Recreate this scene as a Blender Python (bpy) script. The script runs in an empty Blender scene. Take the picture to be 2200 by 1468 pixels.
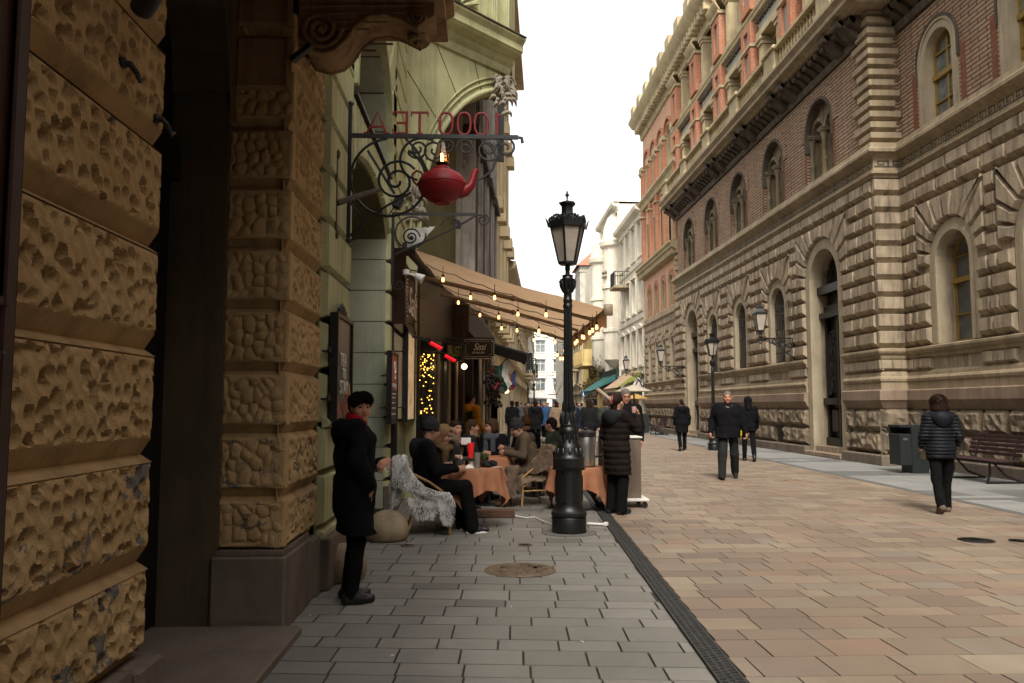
import bpy, math, random
import numpy as np
from mathutils import Vector, Matrix, noise
R = math.radians; PI = math.pi
rnd = random.Random(7)
scene = bpy.context.scene; COL = scene.collection
# ---------------------------------------------------------------- objects
def wloc(o):
	v = Vector((0, 0, 0))
	while o is not None:
		v = v + o.location; o = o.parent
	return v
class MB:
	"""collects faces and links them as one mesh object"""
	def __init__(s): s.v = []; s.f = []; s.m = []; s.c = None
	def add(s, vs, fs, m=0, M=None):
		o = len(s.v)
		if M is not None: vs = [M @ Vector(p) for p in vs]
		s.v += [tuple(p) for p in vs]
		s.f += [tuple(i + o for i in f) for f in fs]
		s.m += [m] * len(fs)
	def quad(s, a, b, c, d, m=0): s.add([a, b, c, d], [(0, 1, 2, 3)], m)
	def box(s, x0, x1, y0, y1, z0, z1, m=0, M=None, bev=0):
		if bev:
			b = bev; vs = [];
			pts = []
			for (z, i) in ((z0, b), (z0 + b, 0), (z1 - b, 0), (z1, b)):
				j = b if i == 0 else b * 2
				X0, X1, Y0, Y1 = x0 + i, x1 - i, y0 + i, y1 - i
				pts += [(X0 + b, Y0, z), (X1 - b, Y0, z), (X1, Y0 + b, z), (X1, Y1 - b, z), (X1 - b, Y1, z), (X0 + b, Y1, z), (X0, Y1 - b, z), (X0, Y0 + b, z)]
			fs = [tuple(range(7, -1, -1)), tuple(range(24, 32))]
			for k in range(3):
				for i in range(8):
					fs.append((k * 8 + i, k * 8 + (i + 1) % 8, k * 8 + 8 + (i + 1) % 8, k * 8 + 8 + i))
			s.add(pts, fs, m, M); return
		s.add([(x0, y0, z0), (x1, y0, z0), (x1, y1, z0), (x0, y1, z0), (x0, y0, z1), (x1, y0, z1), (x1, y1, z1), (x0, y1, z1)],
			[(3, 2, 1, 0), (4, 5, 6, 7), (0, 1, 5, 4), (1, 2, 6, 5), (2, 3, 7, 6), (3, 0, 4, 7)], m, M)
	def lathe(s, prof, n=24, c=(0, 0, 0), m=0, M=None, ph=0, flute=0, cap=True):
		vs = []; fs = []
		for (r, z) in prof:
			for k in range(n):
				a = 2 * PI * k / n + ph
				rr = r * (1 - (flute if (flute and k % 2) else 0))
				vs.append((c[0] + rr * math.cos(a), c[1] + rr * math.sin(a), c[2] + z))
		L = len(prof)
		for i in range(L - 1):
			for k in range(n):
				fs.append((i * n + k, i * n + (k + 1) % n, (i + 1) * n + (k + 1) % n, (i + 1) * n + k))
		if cap:
			fs.append(tuple(range(n - 1, -1, -1))); fs.append(tuple((L - 1) * n + k for k in range(n)))
		s.add(vs, fs, m, M)
	def tube(s, path, r, n=8, m=0, M=None, closed=False):
		P = [Vector(p) for p in path]; L = len(P)
		rs = r if isinstance(r, (list, tuple)) else [r] * L
		vs = []; fs = []; up = None
		for i in range(L):
			if closed: t = P[(i + 1) % L] - P[i - 1]
			else: t = P[min(i + 1, L - 1)] - P[max(i - 1, 0)]
			if t.length < 1e-9: t = Vector((0, 0, 1))
			t.normalize()
			if up is None:
				up = Vector((0, 0, 1)) if abs(t.z) < .9 else Vector((1, 0, 0))
			up = up - t * up.dot(t)
			if up.length < 1e-6: up = t.orthogonal()
			up.normalize(); b = t.cross(up)
			for k in range(n):
				a = 2 * PI * k / n
				vs.append(P[i] + (up * math.cos(a) + b * math.sin(a)) * rs[i])
		for i in range(L if closed else L - 1):
			j = (i + 1) % L
			for k in range(n):
				fs.append((i * n + k, i * n + (k + 1) % n, j * n + (k + 1) % n, j * n + k))
		if not closed:
			fs.append(tuple(range(n - 1, -1, -1))); fs.append(tuple((L - 1) * n + k for k in range(n)))
		s.add(vs, fs, m, M)
	def ball(s, c, r, n=12, m=0, M=None):
		rx, ry, rz = r if isinstance(r, (tuple, list)) else (r, r, r)
		vs = [(c[0], c[1], c[2] - rz)]; fs = []; h = n // 2
		for i in range(1, h):
			t = -PI / 2 + PI * i / h
			for k in range(n):
				a = 2 * PI * k / n
				vs.append((c[0] + rx * math.cos(t) * math.cos(a), c[1] + ry * math.cos(t) * math.sin(a), c[2] + rz * math.sin(t)))
		vs.append((c[0], c[1], c[2] + rz)); top = len(vs) - 1
		for k in range(n):
			fs.append((0, 1 + (k + 1) % n, 1 + k)); b = 1 + (h - 2) * n
			fs.append((b + k, b + (k + 1) % n, top))
		for i in range(h - 2):
			for k in range(n):
				a = 1 + i * n
				fs.append((a + k, a + (k + 1) % n, a + n + (k + 1) % n, a + n + k))
		s.add(vs, fs, m, M)
	def prism(s, poly, fn, d0, d1, m=0):
		"""poly of (a,z) through fn(a,d,z) between depths d0 and d1"""
		n = len(poly)
		vs = [fn(a, d0, z) for a, z in poly] + [fn(a, d1, z) for a, z in poly]
		fs = [tuple(range(n - 1, -1, -1)), tuple(range(n, 2 * n))] + [(i, (i + 1) % n, n + (i + 1) % n, n + i) for i in range(n)]
		s.add(vs, fs, m)
	def frust(s, poly, fn, d0, d1, t, m=0):
		q = inset(poly, t); n = len(poly)
		vs = [fn(a, d0, z) for a, z in poly] + [fn(a, d1, z) for a, z in q]
		fs = [tuple(range(n, 2 * n))] + [(i, (i + 1) % n, n + (i + 1) % n, n + i) for i in range(n)]
		s.add(vs, fs, m)
	def sweep(s, prof, path, m=0, closed=False, caps=True):
		"""prof of (d,z) along a plan path [(x,y)], mitred; d grows to the left of the path direction"""
		n = len(path); k = len(prof); vs = []
		for i in range(n):
			p = Vector(path[i])
			def nr(a, b):
				t = (Vector(b) - Vector(a)).normalized(); return Vector((-t.y, t.x))
			if i == 0: N = nr(path[0], path[1]); sc = 1
			elif i == n - 1: N = nr(path[-2], path[-1]); sc = 1
			else:
				n1 = nr(path[i - 1], path[i]); n2 = nr(path[i], path[i + 1]); N = (n1 + n2).normalized(); sc = 1 / max(.3, N.dot(n1))
			for d, z in prof: vs.append((p.x + N.x * d * sc, p.y + N.y * d * sc, z))
		fs = []
		for i in range(n - 1):
			for j in range(k - 1):
				fs.append((i * k + j, i * k + j + 1, (i + 1) * k + j + 1, (i + 1) * k + j))
		if caps:
			fs.append(tuple(range(k))); fs.append(tuple((n - 1) * k + j for j in range(k - 1, -1, -1)))
		s.add(vs, fs, m)
	def build(s, name, mats, parent=None, smooth=None, cols=None):
		me = bpy.data.meshes.new(name)
		o = Vector((0, 0, 0)) if parent is None else wloc(parent)
		vs = s.v if parent is None or o.length == 0 else [(p[0] - o.x, p[1] - o.y, p[2] - o.z) for p in s.v]
		me.from_pydata(vs, [], s.f)
		if not isinstance(mats, (list, tuple)): mats = [mats]
		for m in mats: me.materials.append(m)
		me.polygons.foreach_set('material_index', s.m)
		if cols is not None:
			at = me.attributes.new('tone', 'FLOAT', 'FACE'); at.data.foreach_set('value', cols)
		if smooth is not None:
			me.polygons.foreach_set('use_smooth', [True] * len(s.f))
			me.update()
			me.set_sharp_from_angle(angle=R(smooth))
		me.update()
		ob = bpy.data.objects.new(name, me); COL.objects.link(ob)
		if parent is not None: ob.parent = parent
		return ob
def inset(poly, t):
	n = len(poly)
	A = sum(poly[i][0] * poly[(i + 1) % n][1] - poly[(i + 1) % n][0] * poly[i][1] for i in range(n))
	sg = 1 if A > 0 else -1
	L = []
	for i in range(n):
		a = poly[i]; b = poly[(i + 1) % n]; dx = b[0] - a[0]; dy = b[1] - a[1]; l = math.hypot(dx, dy) or 1e-9
		L.append(((a[0] - dy / l * t * sg, a[1] + dx / l * t * sg), (dx / l, dy / l)))
	out = []
	for i in range(n):
		(p, d), (q, e) = L[i - 1], L[i]
		cr = d[0] * e[1] - d[1] * e[0]
		if abs(cr) < 1e-6: out.append(q)
		else:
			u = ((q[0] - p[0]) * e[1] - (q[1] - p[1]) * e[0]) / cr
			out.append((p[0] + d[0] * u, p[1] + d[1] * u))
	return out
def tag(o, label=None, cat=None, group=None, kind=None):
	if label: o['label'] = label
	if cat: o['category'] = cat
	if group: o['group'] = group
	if kind: o['kind'] = kind
	return o
def thing(name, label, cat, loc=(0, 0, 0), rz=0, group=None):
	o = bpy.data.objects.new(name, None); COL.objects.link(o)
	o.location = loc; o.rotation_euler = (0, 0, rz); o.empty_display_size = .2
	return tag(o, label, cat, group)
def dup(root, loc, rz=0, label=None, group=None):
	r = root.copy(); COL.objects.link(r); r.location = loc; r.rotation_euler = (0, 0, rz)
	if label: r['label'] = label
	if group: r['group'] = group
	for ch in list(root.children):
		c = ch.copy(); COL.objects.link(c); c.parent = r
		for g in list(ch.children):
			d = g.copy(); COL.objects.link(d); d.parent = c
	return r
def plane(o, t, n):
	ox, oy = o; tx, ty = t; nx, ny = n
	return lambda a, d, z: (ox + tx * a + nx * d, oy + ty * a + ny * d, z)
# ---------------------------------------------------------------- facades
def arch_pts(c, hw, zb, zs, n=14, flat=False):
	if flat is True: return [(c - hw, zb), (c - hw, zs), (c + hw, zs), (c + hw, zb)]
	return [(c - hw, zb)] + [(c - hw * math.cos(PI * i / n), zs + (flat or hw) * math.sin(PI * i / n)) for i in range(n + 1)] + [(c + hw, zb)]
def wall_open(mb, P, a0, a1, z0, z1, ops, dep, m=0, mr=None, d=0):
	"""wall sheet with openings (c,hw,zb,zs,flat) and their reveals"""
	mr = m if mr is None else mr
	ops = sorted(ops); bs = [a0] + [(ops[i][0] + ops[i + 1][0]) / 2 for i in range(len(ops) - 1)] + [a1]
	def q(A, B, C, D): mb.add([P(A, d, C), P(B, d, C), P(B, d, D), P(A, d, D)], [(0, 1, 2, 3)], m)
	if not ops: q(a0, a1, z0, z1)
	for i, o in enumerate(ops):
		c, hw, zb, zs = o[:4]; flat = len(o) > 4 and o[4]
		l, r = bs[i], bs[i + 1]
		q(l, c - hw, z0, z1); q(c + hw, r, z0, z1)
		if zb > z0: q(c - hw, c + hw, z0, zb)
		pts = arch_pts(c, hw, zb, zs, 14, flat)
		top = pts[1:-1]
		for (p, s) in zip(top[:-1], top[1:]):
			mb.add([P(p[0], d, p[1]), P(s[0], d, s[1]), P(s[0], d, z1), P(p[0], d, z1)], [(0, 1, 2, 3)], m)
		for (p, s) in zip(pts, pts[1:] + pts[:1]):
			mb.add([P(p[0], d, p[1]), P(s[0], d, s[1]), P(s[0], -dep, s[1]), P(p[0], -dep, p[1])], [(0, 1, 2, 3)], mr)
def fill_arch(mb, P, c, hw, zb, zs, d, m=0, flat=False):
	pts = arch_pts(c, hw, zb, zs, 14, flat)
	mb.add([P(a, d, z) for a, z in pts], [tuple(range(len(pts)))], m)
def band_arch(mb, P, c, r0, r1, zb, zs, d0, d1, m=0, n=14):
	"""archivolt with straight legs: solid band from radius r0 to r1"""
	A = arch_pts(c, r0, zb, zs, n); B = arch_pts(c, r1, zb, zs, n)
	for i in range(len(A) - 1):
		a, b, e, f = A[i], A[i + 1], B[i + 1], B[i]
		vs = [P(p[0], d1, p[1]) for p in (a, b, e, f)] + [P(p[0], d0, p[1]) for p in (a, b, e, f)]
		mb.add(vs, [(0, 1, 2, 3), (0, 4, 5, 1), (3, 2, 6, 7), (0, 3, 7, 4), (1, 5, 6, 2)], m)
def ray_rect(c, zs, th, W, H):
	dx, dz = math.cos(th), math.sin(th)
	t = min(W / abs(dx) if abs(dx) > 1e-6 else 1e9, H / dz if dz > 1e-6 else 1e9)
	return (c + dx * t, zs + dz * t)
def voussoirs(mb, P, c, zs, r, W, H, k, d, m=0, t=.035, gap=.012):
	for i in range(k):
		a0 = PI - PI * i / k; a1 = PI - PI * (i + 1) / k
		poly = [(c + r * math.cos(a0), zs + r * math.sin(a0))]
		poly.append(ray_rect(c, zs, a0, W, H))
		ca = [math.atan2(H, -W), math.atan2(H, W)]
		for x in sorted(ca, reverse=True):
			if a1 < x < a0: poly.append((c + W * (1 if math.cos(x) > 0 else -1), zs + H))
		poly.append(ray_rect(c, zs, a1, W, H)); poly.append((c + r * math.cos(a1), zs + r * math.sin(a1)))
		mb.frust(inset(poly, gap), P, 0, d, t, m)
def txt(s, size, mat, parent, Mx, shear=0, ext=.002, name='lettering', align='CENTER', width=None):
	cu = bpy.data.curves.new('t', 'FONT'); cu.body = s; cu.size = size; cu.shear = shear; cu.extrude = ext
	cu.align_x = align; cu.align_y = 'CENTER'
	to = bpy.data.objects.new('t', cu); COL.objects.link(to)
	dg = bpy.context.evaluated_depsgraph_get(); dg.update()
	me = bpy.data.meshes.new_from_object(to.evaluated_get(dg))
	COL.objects.unlink(to); bpy.data.objects.remove(to)
	if width:
		xs = [v.co.x for v in me.vertices]; k = width / max(1e-6, max(xs) - min(xs))
		for v in me.vertices: v.co.x *= k
	me.transform(Mx)
	if parent is not None: me.transform(Matrix.Translation(-wloc(parent)))
	me.materials.clear(); me.materials.append(mat); me.name = name
	ob = bpy.data.objects.new(name, me); COL.objects.link(ob)
	if parent is not None: ob.parent = parent
	return ob
def frame_m(o, x, y):
	"""matrix taking local x,y,z to world axes x,y,(x cross y) at o"""
	x = Vector(x).normalized(); y = Vector(y).normalized(); z = x.cross(y)
	M = Matrix.Identity(4)
	for i in range(3): M[i][0] = x[i]; M[i][1] = y[i]; M[i][2] = z[i]; M[i][3] = o[i]
	return M
def spiral(c, r0, r1, a0, turns, ex, ez, n=28):
	out = []
	for i in range(n + 1):
		t = i / n; r = r0 + (r1 - r0) * t; a = a0 + turns * 2 * PI * t
		out.append(Vector(c) + Vector(ex) * (r * math.cos(a)) + Vector(ez) * (r * math.sin(a)))
	return out
# ---------------------------------------------------------------- materials
class NT:
	def __init__(s, name):
		s.mat = bpy.data.materials.new(name); s.mat.use_nodes = True
		s.t = s.mat.node_tree; s.n = s.t.nodes; s.b = s.n['Principled BSDF']
	def new(s, ty, **kw):
		x = s.n.new(ty)
		for k, v in kw.items():
			if k.startswith('i_'):
				x.inputs[int(k[2:]) if k[2:].isdigit() else k[2:]].default_value = v
			else: setattr(x, k, v)
		return x
	def link(s, a, b): s.t.links.new(a, b)
	def coord(s):
		if not hasattr(s, '_c'): s._c = s.new('ShaderNodeTexCoord').outputs['Object']
		return s._c
	def noise(s, scale, detail=5, rough=.6, dist=0, vec=None):
		x = s.new('ShaderNodeTexNoise'); x.inputs['Scale'].default_value = scale; x.inputs['Detail'].default_value = detail
		x.inputs['Roughness'].default_value = rough; x.inputs['Distortion'].default_value = dist
		s.link(vec or s.coord(), x.inputs['Vector']); return x.outputs['Fac']
	def ramp(s, fac, stops):
		x = s.new('ShaderNodeValToRGB'); e = x.color_ramp.elements
		while len(e) < len(stops): e.new(.5)
		for i, (p, c) in enumerate(stops):
			e[i].position = p; e[i].color = c if len(c) == 4 else (*c, 1)
		s.link(fac, x.inputs[0]); return x.outputs[0]
	def mix(s, fac, a, b, mode='MIX'):
		x = s.new('ShaderNodeMix', data_type='RGBA', blend_type=mode)
		for i, v in ((0, fac), (6, a), (7, b)):
			if hasattr(v, 'is_linked') or hasattr(v, 'links'): s.link(v, x.inputs[i])
			else: x.inputs[i].default_value = v if i == 0 else (*v, 1) if len(v) == 3 else v
		return x.outputs[2]
	def math(s, op, a, b=0.0):
		x = s.new('ShaderNodeMath', operation=op)
		for i, v in ((0, a), (1, b)):
			if hasattr(v, 'links'): s.link(v, x.inputs[i])
			else: x.inputs[i].default_value = v
		return x.outputs[0]
	def col(s, c): s.link(c, s.b.inputs['Base Color']); return s
	def bump(s, h, strength=.3, dist=.01, prev=None):
		x = s.new('ShaderNodeBump'); x.inputs['Strength'].default_value = strength; x.inputs['Distance'].default_value = dist
		s.link(h, x.inputs['Height'])
		if prev is not None: s.link(prev, x.inputs['Normal'])
		s.link(x.outputs[0], s.b.inputs['Normal']); return x.outputs[0]
	def set(s, rough=.7, metal=0, spec=.4):
		s.b.inputs['Roughness'].default_value = rough; s.b.inputs['Metallic'].default_value = metal
		s.b.inputs['Specular IOR Level'].default_value = spec; return s
_mc = {}
def flat(name, c, rough=.6, metal=0, spec=.4, var=.25, scale=14, bump=.0, bscale=60):
	if name in _mc: return _mc[name]
	t = NT(name).set(rough, metal, spec)
	f = t.noise(scale, 5)
	k = 1 - var
	t.col(t.ramp(f, [(.3, tuple(x * k for x in c)), (.7, tuple(min(1, x * (1 + var * .6)) for x in c))]))
	if bump: t.bump(t.noise(bscale, 4), bump, .004)
	_mc[name] = t.mat; return t.mat
def emit(name, c, st):
	if name in _mc: return _mc[name]
	t = NT(name); t.b.inputs['Base Color'].default_value = (*c, 1); t.b.inputs['Emission Color'].default_value = (*c, 1); t.b.inputs['Emission Strength'].default_value = st
	_mc[name] = t.mat; return t.mat
def stone(name, c, dirt, rough=.85, sc=1.5, fine=25, bump=.35, streak=True, amt=.5, warm=None):
	"""weathered stone: broad tone, fine grain, dark rain streaks with their own shape"""
	t = NT(name).set(rough, 0, .12)
	n1 = t.noise(sc, 6, .65); n2 = t.noise(fine, 4, .6)
	base = t.ramp(n1, [(.3, tuple(x * .66 for x in c)), (.55, c), (.75, tuple(min(1, x * 1.12) for x in (warm or c)))])
	base = t.mix(t.math('MULTIPLY', n2, .35), base, tuple(x * .6 for x in c))
	if streak:
		mp = t.new('ShaderNodeMapping'); mp.inputs['Scale'].default_value = (3.2, 3.2, .35); t.link(t.coord(), mp.inputs[0])
		st = t.noise(1.6, 6, .7, 0, mp.outputs[0])
		base = t.mix(t.ramp(st, [(.45, (0, 0, 0)), (.70, (amt, amt, amt))]), base, dirt)
	t.col(base); t.bump(n2, bump, .006)
	return t.mat
def brick(name, c1, c2, c3, mortar, bw=.26, bh=.083, bump=.6, msize=.012, dirt=(.06, .05, .045), amt=.35):
	t = NT(name).set(.85, 0, .1)
	sx = t.new('ShaderNodeSeparateXYZ'); t.link(t.coord(), sx.inputs[0])
	cb = t.new('ShaderNodeCombineXYZ'); t.link(t.math('ADD', sx.outputs[0], sx.outputs[1]), cb.inputs[0]); t.link(sx.outputs[2], cb.inputs[1])
	b = t.new('ShaderNodeTexBrick'); t.link(cb.outputs[0], b.inputs['Vector'])
	b.inputs['Scale'].default_value = 1; b.inputs['Mortar Size'].default_value = msize; b.inputs['Mortar Smooth'].default_value = .3
	b.inputs['Brick Width'].default_value = bw; b.inputs['Row Height'].default_value = bh; b.inputs['Bias'].default_value = -.1
	b.inputs['Color1'].default_value = (*c1, 1); b.inputs['Color2'].default_value = (*c2, 1); b.inputs['Mortar'].default_value = (*mortar, 1)
	n1 = t.noise(.9, 6, .7); n2 = t.noise(30, 4)
	base = t.mix(t.ramp(n1, [(.5, (0, 0, 0)), (.72, (.8, .8, .8))]), b.outputs['Color'], c3)
	base = t.mix(b.outputs['Fac'], base, mortar)
	mp = t.new('ShaderNodeMapping'); mp.inputs['Scale'].default_value = (2.2, 2.2, .3); t.link(t.coord(), mp.inputs[0])
	base = t.mix(t.ramp(t.noise(1.4, 6, .7, 0, mp.outputs[0]), [(.5, (0, 0, 0)), (.75, (amt, amt, amt))]), base, dirt)
	t.col(base)
	h = t.math('SUBTRACT', t.math('MULTIPLY', n2, .35), b.outputs['Fac'])
	t.bump(h, bump, .014)
	return t.mat
def make_roughcast():
	t = NT('ochre rough render').set(.95, 0, .1)
	n1 = t.noise(2.2, 6, .65); n2 = t.noise(42, 5, .65)
	base = t.ramp(n1, [(.3, (.43, .28, .13)), (.55, (.53, .36, .18)), (.75, (.60, .42, .225))])
	base = t.mix(t.math('MULTIPLY', n2, .35), base, (.2, .12, .05))
	sx = t.new('ShaderNodeSeparateXYZ'); t.link(t.coord(), sx.inputs[0])
	pn = t.noise(3.3, 8, .72, .6)
	low = t.new('ShaderNodeMapRange'); low.inputs[1].default_value = 0.6; low.inputs[2].default_value = 2.2; low.inputs[3].default_value = .1; low.inputs[4].default_value = 0
	t.link(sx.outputs[2], low.inputs[0])
	pk = t.math('ADD', pn, low.outputs[0])
	base = t.mix(t.ramp(pk, [(.645, (0, 0, 0)), (.665, (1, 1, 1))]), base, (.155, .145, .125))
	dk = t.noise(9, 6, .7)
	base = t.mix(t.ramp(dk, [(.64, (0, 0, 0)), (.72, (.75, .75, .75))]), base, (.055, .04, .025))
	t.col(base); t.bump(t.math('ADD', t.noise(90, 5, .7), t.noise(26, 6, .75)), .75, .008)
	return t.mat
MT = {}
def mats():
	MT['rough'] = make_roughcast()
	MT['ochre'] = stone('ochre smooth render', (.44, .29, .14), (.12, .08, .045), amt=.55, sc=1.2)
	MT['ochre_trim'] = stone('ochre trim', (.37, .235, .125), (.06, .04, .025), amt=.7, sc=3)
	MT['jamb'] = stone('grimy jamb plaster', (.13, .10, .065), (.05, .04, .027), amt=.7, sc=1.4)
	MT['plinth'] = stone('brown granite plinth', (.20, .16, .125), (.06, .045, .035), amt=.5, fine=80, sc=2)
	MT['slab'] = stone('worn granite threshold', (.19, .155, .125), (.07, .05, .04), amt=.3, fine=120, sc=2.5, streak=False)
	MT['redwood'] = flat('dark red painted wood', (.035, .010, .007), .45, var=.35, scale=6)
	MT['green'] = stone('sage green render', (.54, .535, .30), (.15, .14, .08), amt=.45, sc=.9, fine=50, bump=.15)
	MT['green_edge'] = stone('olive joint', (.13, .12, .055), (.07, .06, .03), amt=.3, sc=1, bump=.1)
	MT['ornament'] = stone('grey cast ornament', (.40, .36, .29), (.1, .085, .06), amt=.8, sc=7)
	MT['stonewall'] = stone('weathered sandstone', (.43, .345, .245), (.07, .056, .043), amt=.85, sc=2.3, warm=(.50, .405, .28))
	MT['stonetrim'] = stone('sandstone trim', (.39, .31, .205), (.09, .07, .05), amt=.5, sc=1.2)
	MT['stoneyel'] = stone('yellow limestone', (.47, .385, .235), (.17, .13, .08), amt=.45, sc=1)
	MT['stonedark'] = stone('sooty stone', (.13, .105, .08), (.035, .03, .025), amt=.8, sc=1.2)
	MT['rock'] = stone('rock faced stone', (.25, .195, .135), (.055, .045, .035), amt=.8, fine=45, bump=.8, sc=1.5)
	MT['pinkstone'] = stone('pink limestone', (.31, .225, .165), (.13, .1, .075), amt=.55, sc=1.1)
	MT['surround'] = stone('plain stone surround', (.46, .385, .27), (.2, .165, .115), amt=.4, sc=.9, bump=.12)
	MT['brickdark'] = brick('brown brick', (.40, .28, .19), (.33, .215, .14), (.27, .14, .095), (.075, .055, .042), .6, .105, 1, .017)
	MT['brickred'] = brick('red brick', (.43, .20, .12), (.37, .155, .09), (.46, .27, .18), (.33, .16, .1), .25, .1, .5, .010, (.2, .08, .05), .2)
	MT['brickpink'] = brick('pale salmon brick', (.58, .33, .215), (.53, .27, .165), (.6, .4, .29), (.5, .36, .26), .25, .09, .3, .01, (.3, .17, .12), .2)
	MT['windowstone'] = stone('dark window stone', (.27, .22, .145), (.08, .065, .045), amt=.7, sc=2)  # darker variant of the wall stone for the recessed window panels
	MT['brickedge'] = brick('dull red brick', (.26, .10, .065), (.2, .07, .045), (.28, .16, .11), (.15, .09, .06), .2, .115, .5, .016)
	MT['mosaic'] = stone('blue grey mosaic', (.30, .33, .33), (.25, .18, .08), amt=.8, sc=9, fine=40, streak=True)
	MT['iron'] = flat('black iron', (.012, .012, .012), .45, 0, .5, var=.4, bump=.15)
	MT['lampgreen'] = flat('black green lamp paint', (.005, .006, .0058), .42, 0, .5, var=.4, scale=20, bump=.18, bscale=45)
	MT['darkglass'] = flat('dark window glass', (.02, .021, .022), .06, 0, .6, var=.3, scale=2)
	MT['paleglass'] = flat('curtained window glass', (.17, .19, .19), .12, 0, .6, var=.6, scale=3)
	MT['greyglass'] = flat('pale grey window glass', (.11, .12, .125), .12, 0, .6, var=.5, scale=2)
	MT['yelwood'] = flat('mustard window wood', (.30, .185, .04), .5)
	MT['blackdoor'] = flat('blackened door', (.012, .010, .009), .4, var=.4)
	MT['frost'] = flat('frosted lantern glass', (.36, .31, .26), .35, 0, .4, var=.22, scale=5)
	MT['red'] = flat('faded red enamel', (.24, .008, .012), .5, 0, .4, var=.25, scale=7, bump=.05)
	MT['redletter'] = flat('dark red letters', (.22, .012, .014), .45)
	MT['awning'] = flat('tan awning canvas', (.50, .30, .17), .9, 0, .1, var=.12, scale=3, bump=.1, bscale=8)
	b = MT['awning'].node_tree.nodes['Principled BSDF']; b.inputs['Transmission Weight'].default_value = 0
	MT['terracotta'] = flat('terracotta tablecloth', (.31, .135, .072), .9, 0, .15, var=.15, scale=6, bump=.1, bscale=30)
	MT['cane'] = flat('varnished cane', (.36, .21, .07), .4, 0, .5, var=.3, scale=20)
	MT['steel'] = flat('brushed steel', (.45, .43, .40), .32, .9, .5, var=.15, scale=3)
	MT['skin'] = flat('skin', (.40, .215, .145), .55, 0, .35, var=.14, scale=22)
	MT['skinred'] = flat('ruddy skin', (.42, .19, .12), .55, 0, .35, var=.16, scale=22)
	MT['lip'] = flat('lips', (.27, .09, .07), .5, var=.1)
	MT['eye'] = flat('dark eye', (.03, .022, .018), .25, var=.1)
	MT['brow'] = flat('brow', (.06, .035, .022), .8, var=.2)
	MT['ball'] = stone('travertine ball', (.36, .28, .18), (.13, .1, .07), amt=.5, fine=60, bump=.5, sc=3)
	MT['paperwhite'] = flat('white paper', (.7, .68, .64), .8, var=.05)
	MT['warmwhite'] = flat('white paint', (.62, .6, .55), .6, var=.1)
	MT['cardboard'] = flat('brown cardboard', (.10, .05, .03), .85, var=.2)
	MT['greenleaf'] = flat('dark conifer green', (.02, .045, .018), .7, var=.5, scale=60)
	MT['glass'] = None
mats()
# ---------------------------------------------------------------- camera, sky, light
def setup():
	cam = bpy.data.cameras.new('camera'); co = bpy.data.objects.new('camera', cam); COL.objects.link(co)
	cam.lens = 28; cam.sensor_width = 36; cam.clip_end = 2000; cam.clip_start = .05
	co.location = (0, 0, 1.5); co.rotation_euler = (R(90 + 4.65), 0, R(-1.9))
	scene.camera = co
	w = bpy.data.worlds.new('World'); scene.world = w; w.use_nodes = True
	n = w.node_tree.nodes; l = w.node_tree.links; bg = n['Background']
	sky = n.new('ShaderNodeTexSky'); sky.sky_type = 'NISHITA'; sky.sun_disc = False
	sky.sun_elevation = R(50); sky.sun_rotation = R(187); sky.air_density = 1.2; sky.dust_density = 4; sky.ozone_density = 1
	hs = n.new('ShaderNodeHueSaturation'); hs.inputs['Saturation'].default_value = .12
	mx = n.new('ShaderNodeMix'); mx.data_type = 'RGBA'; mx.blend_type = 'MULTIPLY'; mx.inputs[0].default_value = 1; mx.inputs[7].default_value = (1, .975, .94, 1)
	l.new(sky.outputs[0], hs.inputs['Color']); l.new(hs.outputs[0], mx.inputs[6]); l.new(mx.outputs[2], bg.inputs['Color'])
	bg.inputs['Strength'].default_value = .15
	su = bpy.data.lights.new('sun', 'SUN'); so = bpy.data.objects.new('sun', su); COL.objects.link(so)
	su.energy = 1.5; su.angle = R(13); su.color = (1, .93, .82)
	az, el = R(187), R(50)
	d = Vector((math.sin(az) * math.cos(el), math.cos(az) * math.cos(el), math.sin(el)))
	so.rotation_euler = d.to_track_quat('Z', 'Y').to_euler(); so.location = (4, 30, 40)
	vs = scene.view_settings; vs.view_transform = 'Standard'; vs.look = 'None'; vs.gamma = 1; vs.exposure = EXPO; vs.use_curve_mapping = False
	scene.cycles.max_bounces = 8; scene.cycles.diffuse_bounces = 2; scene.cycles.glossy_bounces = 3; scene.cycles.transmission_bounces = 6
	scene.cycles.use_denoising = True
	try: scene.cycles.sample_clamp_indirect = 6
	except Exception: pass
EXPO = 1.3
setup()
# ---------------------------------------------------------------- paving
def slab_mat(name, stops, grain, vein, rough=.7):
	t = NT(name).set(rough, 0, .4)
	at = t.new('ShaderNodeAttribute'); at.attribute_name = 'tone'
	c = t.ramp(at.outputs['Fac'], stops)
	n1 = t.noise(3.0, 6, .65, .8); n2 = t.noise(grain, 3, .6)
	c = t.mix(t.ramp(n1, [(.45, (0, 0, 0)), (.66, (vein, vein, vein))]), c, stops[-1][1])
	n4 = t.noise(.55, 4, .6)
	c = t.mix(t.ramp(n4, [(.4, (.0, .0, .0)), (.72, (.5, .5, .5))]), c, tuple(x * .55 for x in stops[0][1]))
	c = t.mix(t.math('MULTIPLY', n2, .45), c, tuple(x * .55 for x in stops[1][1]))
	n3 = t.noise(26, 2, .5)
	c = t.mix(t.ramp(n3, [(.70, (0, 0, 0)), (.76, (.4, .4, .4))]), c, tuple(min(1, x * 1.6) for x in stops[1][1]))
	t.col(c); t.bump(t.math('ADD', n2, n1), .25, .004)
	return t.mat
MT['tan'] = slab_mat('tan sandstone slabs', [(0, (.25, .19, .138)), (.18, (.185, .138, .108)), (.36, (.30, .23, .16)), (.54, (.235, .205, .165)), (.7, (.27, .178, .125)), (.85, (.34, .28, .20)), (1, (.20, .15, .114))], 160, .4, .55)
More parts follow.
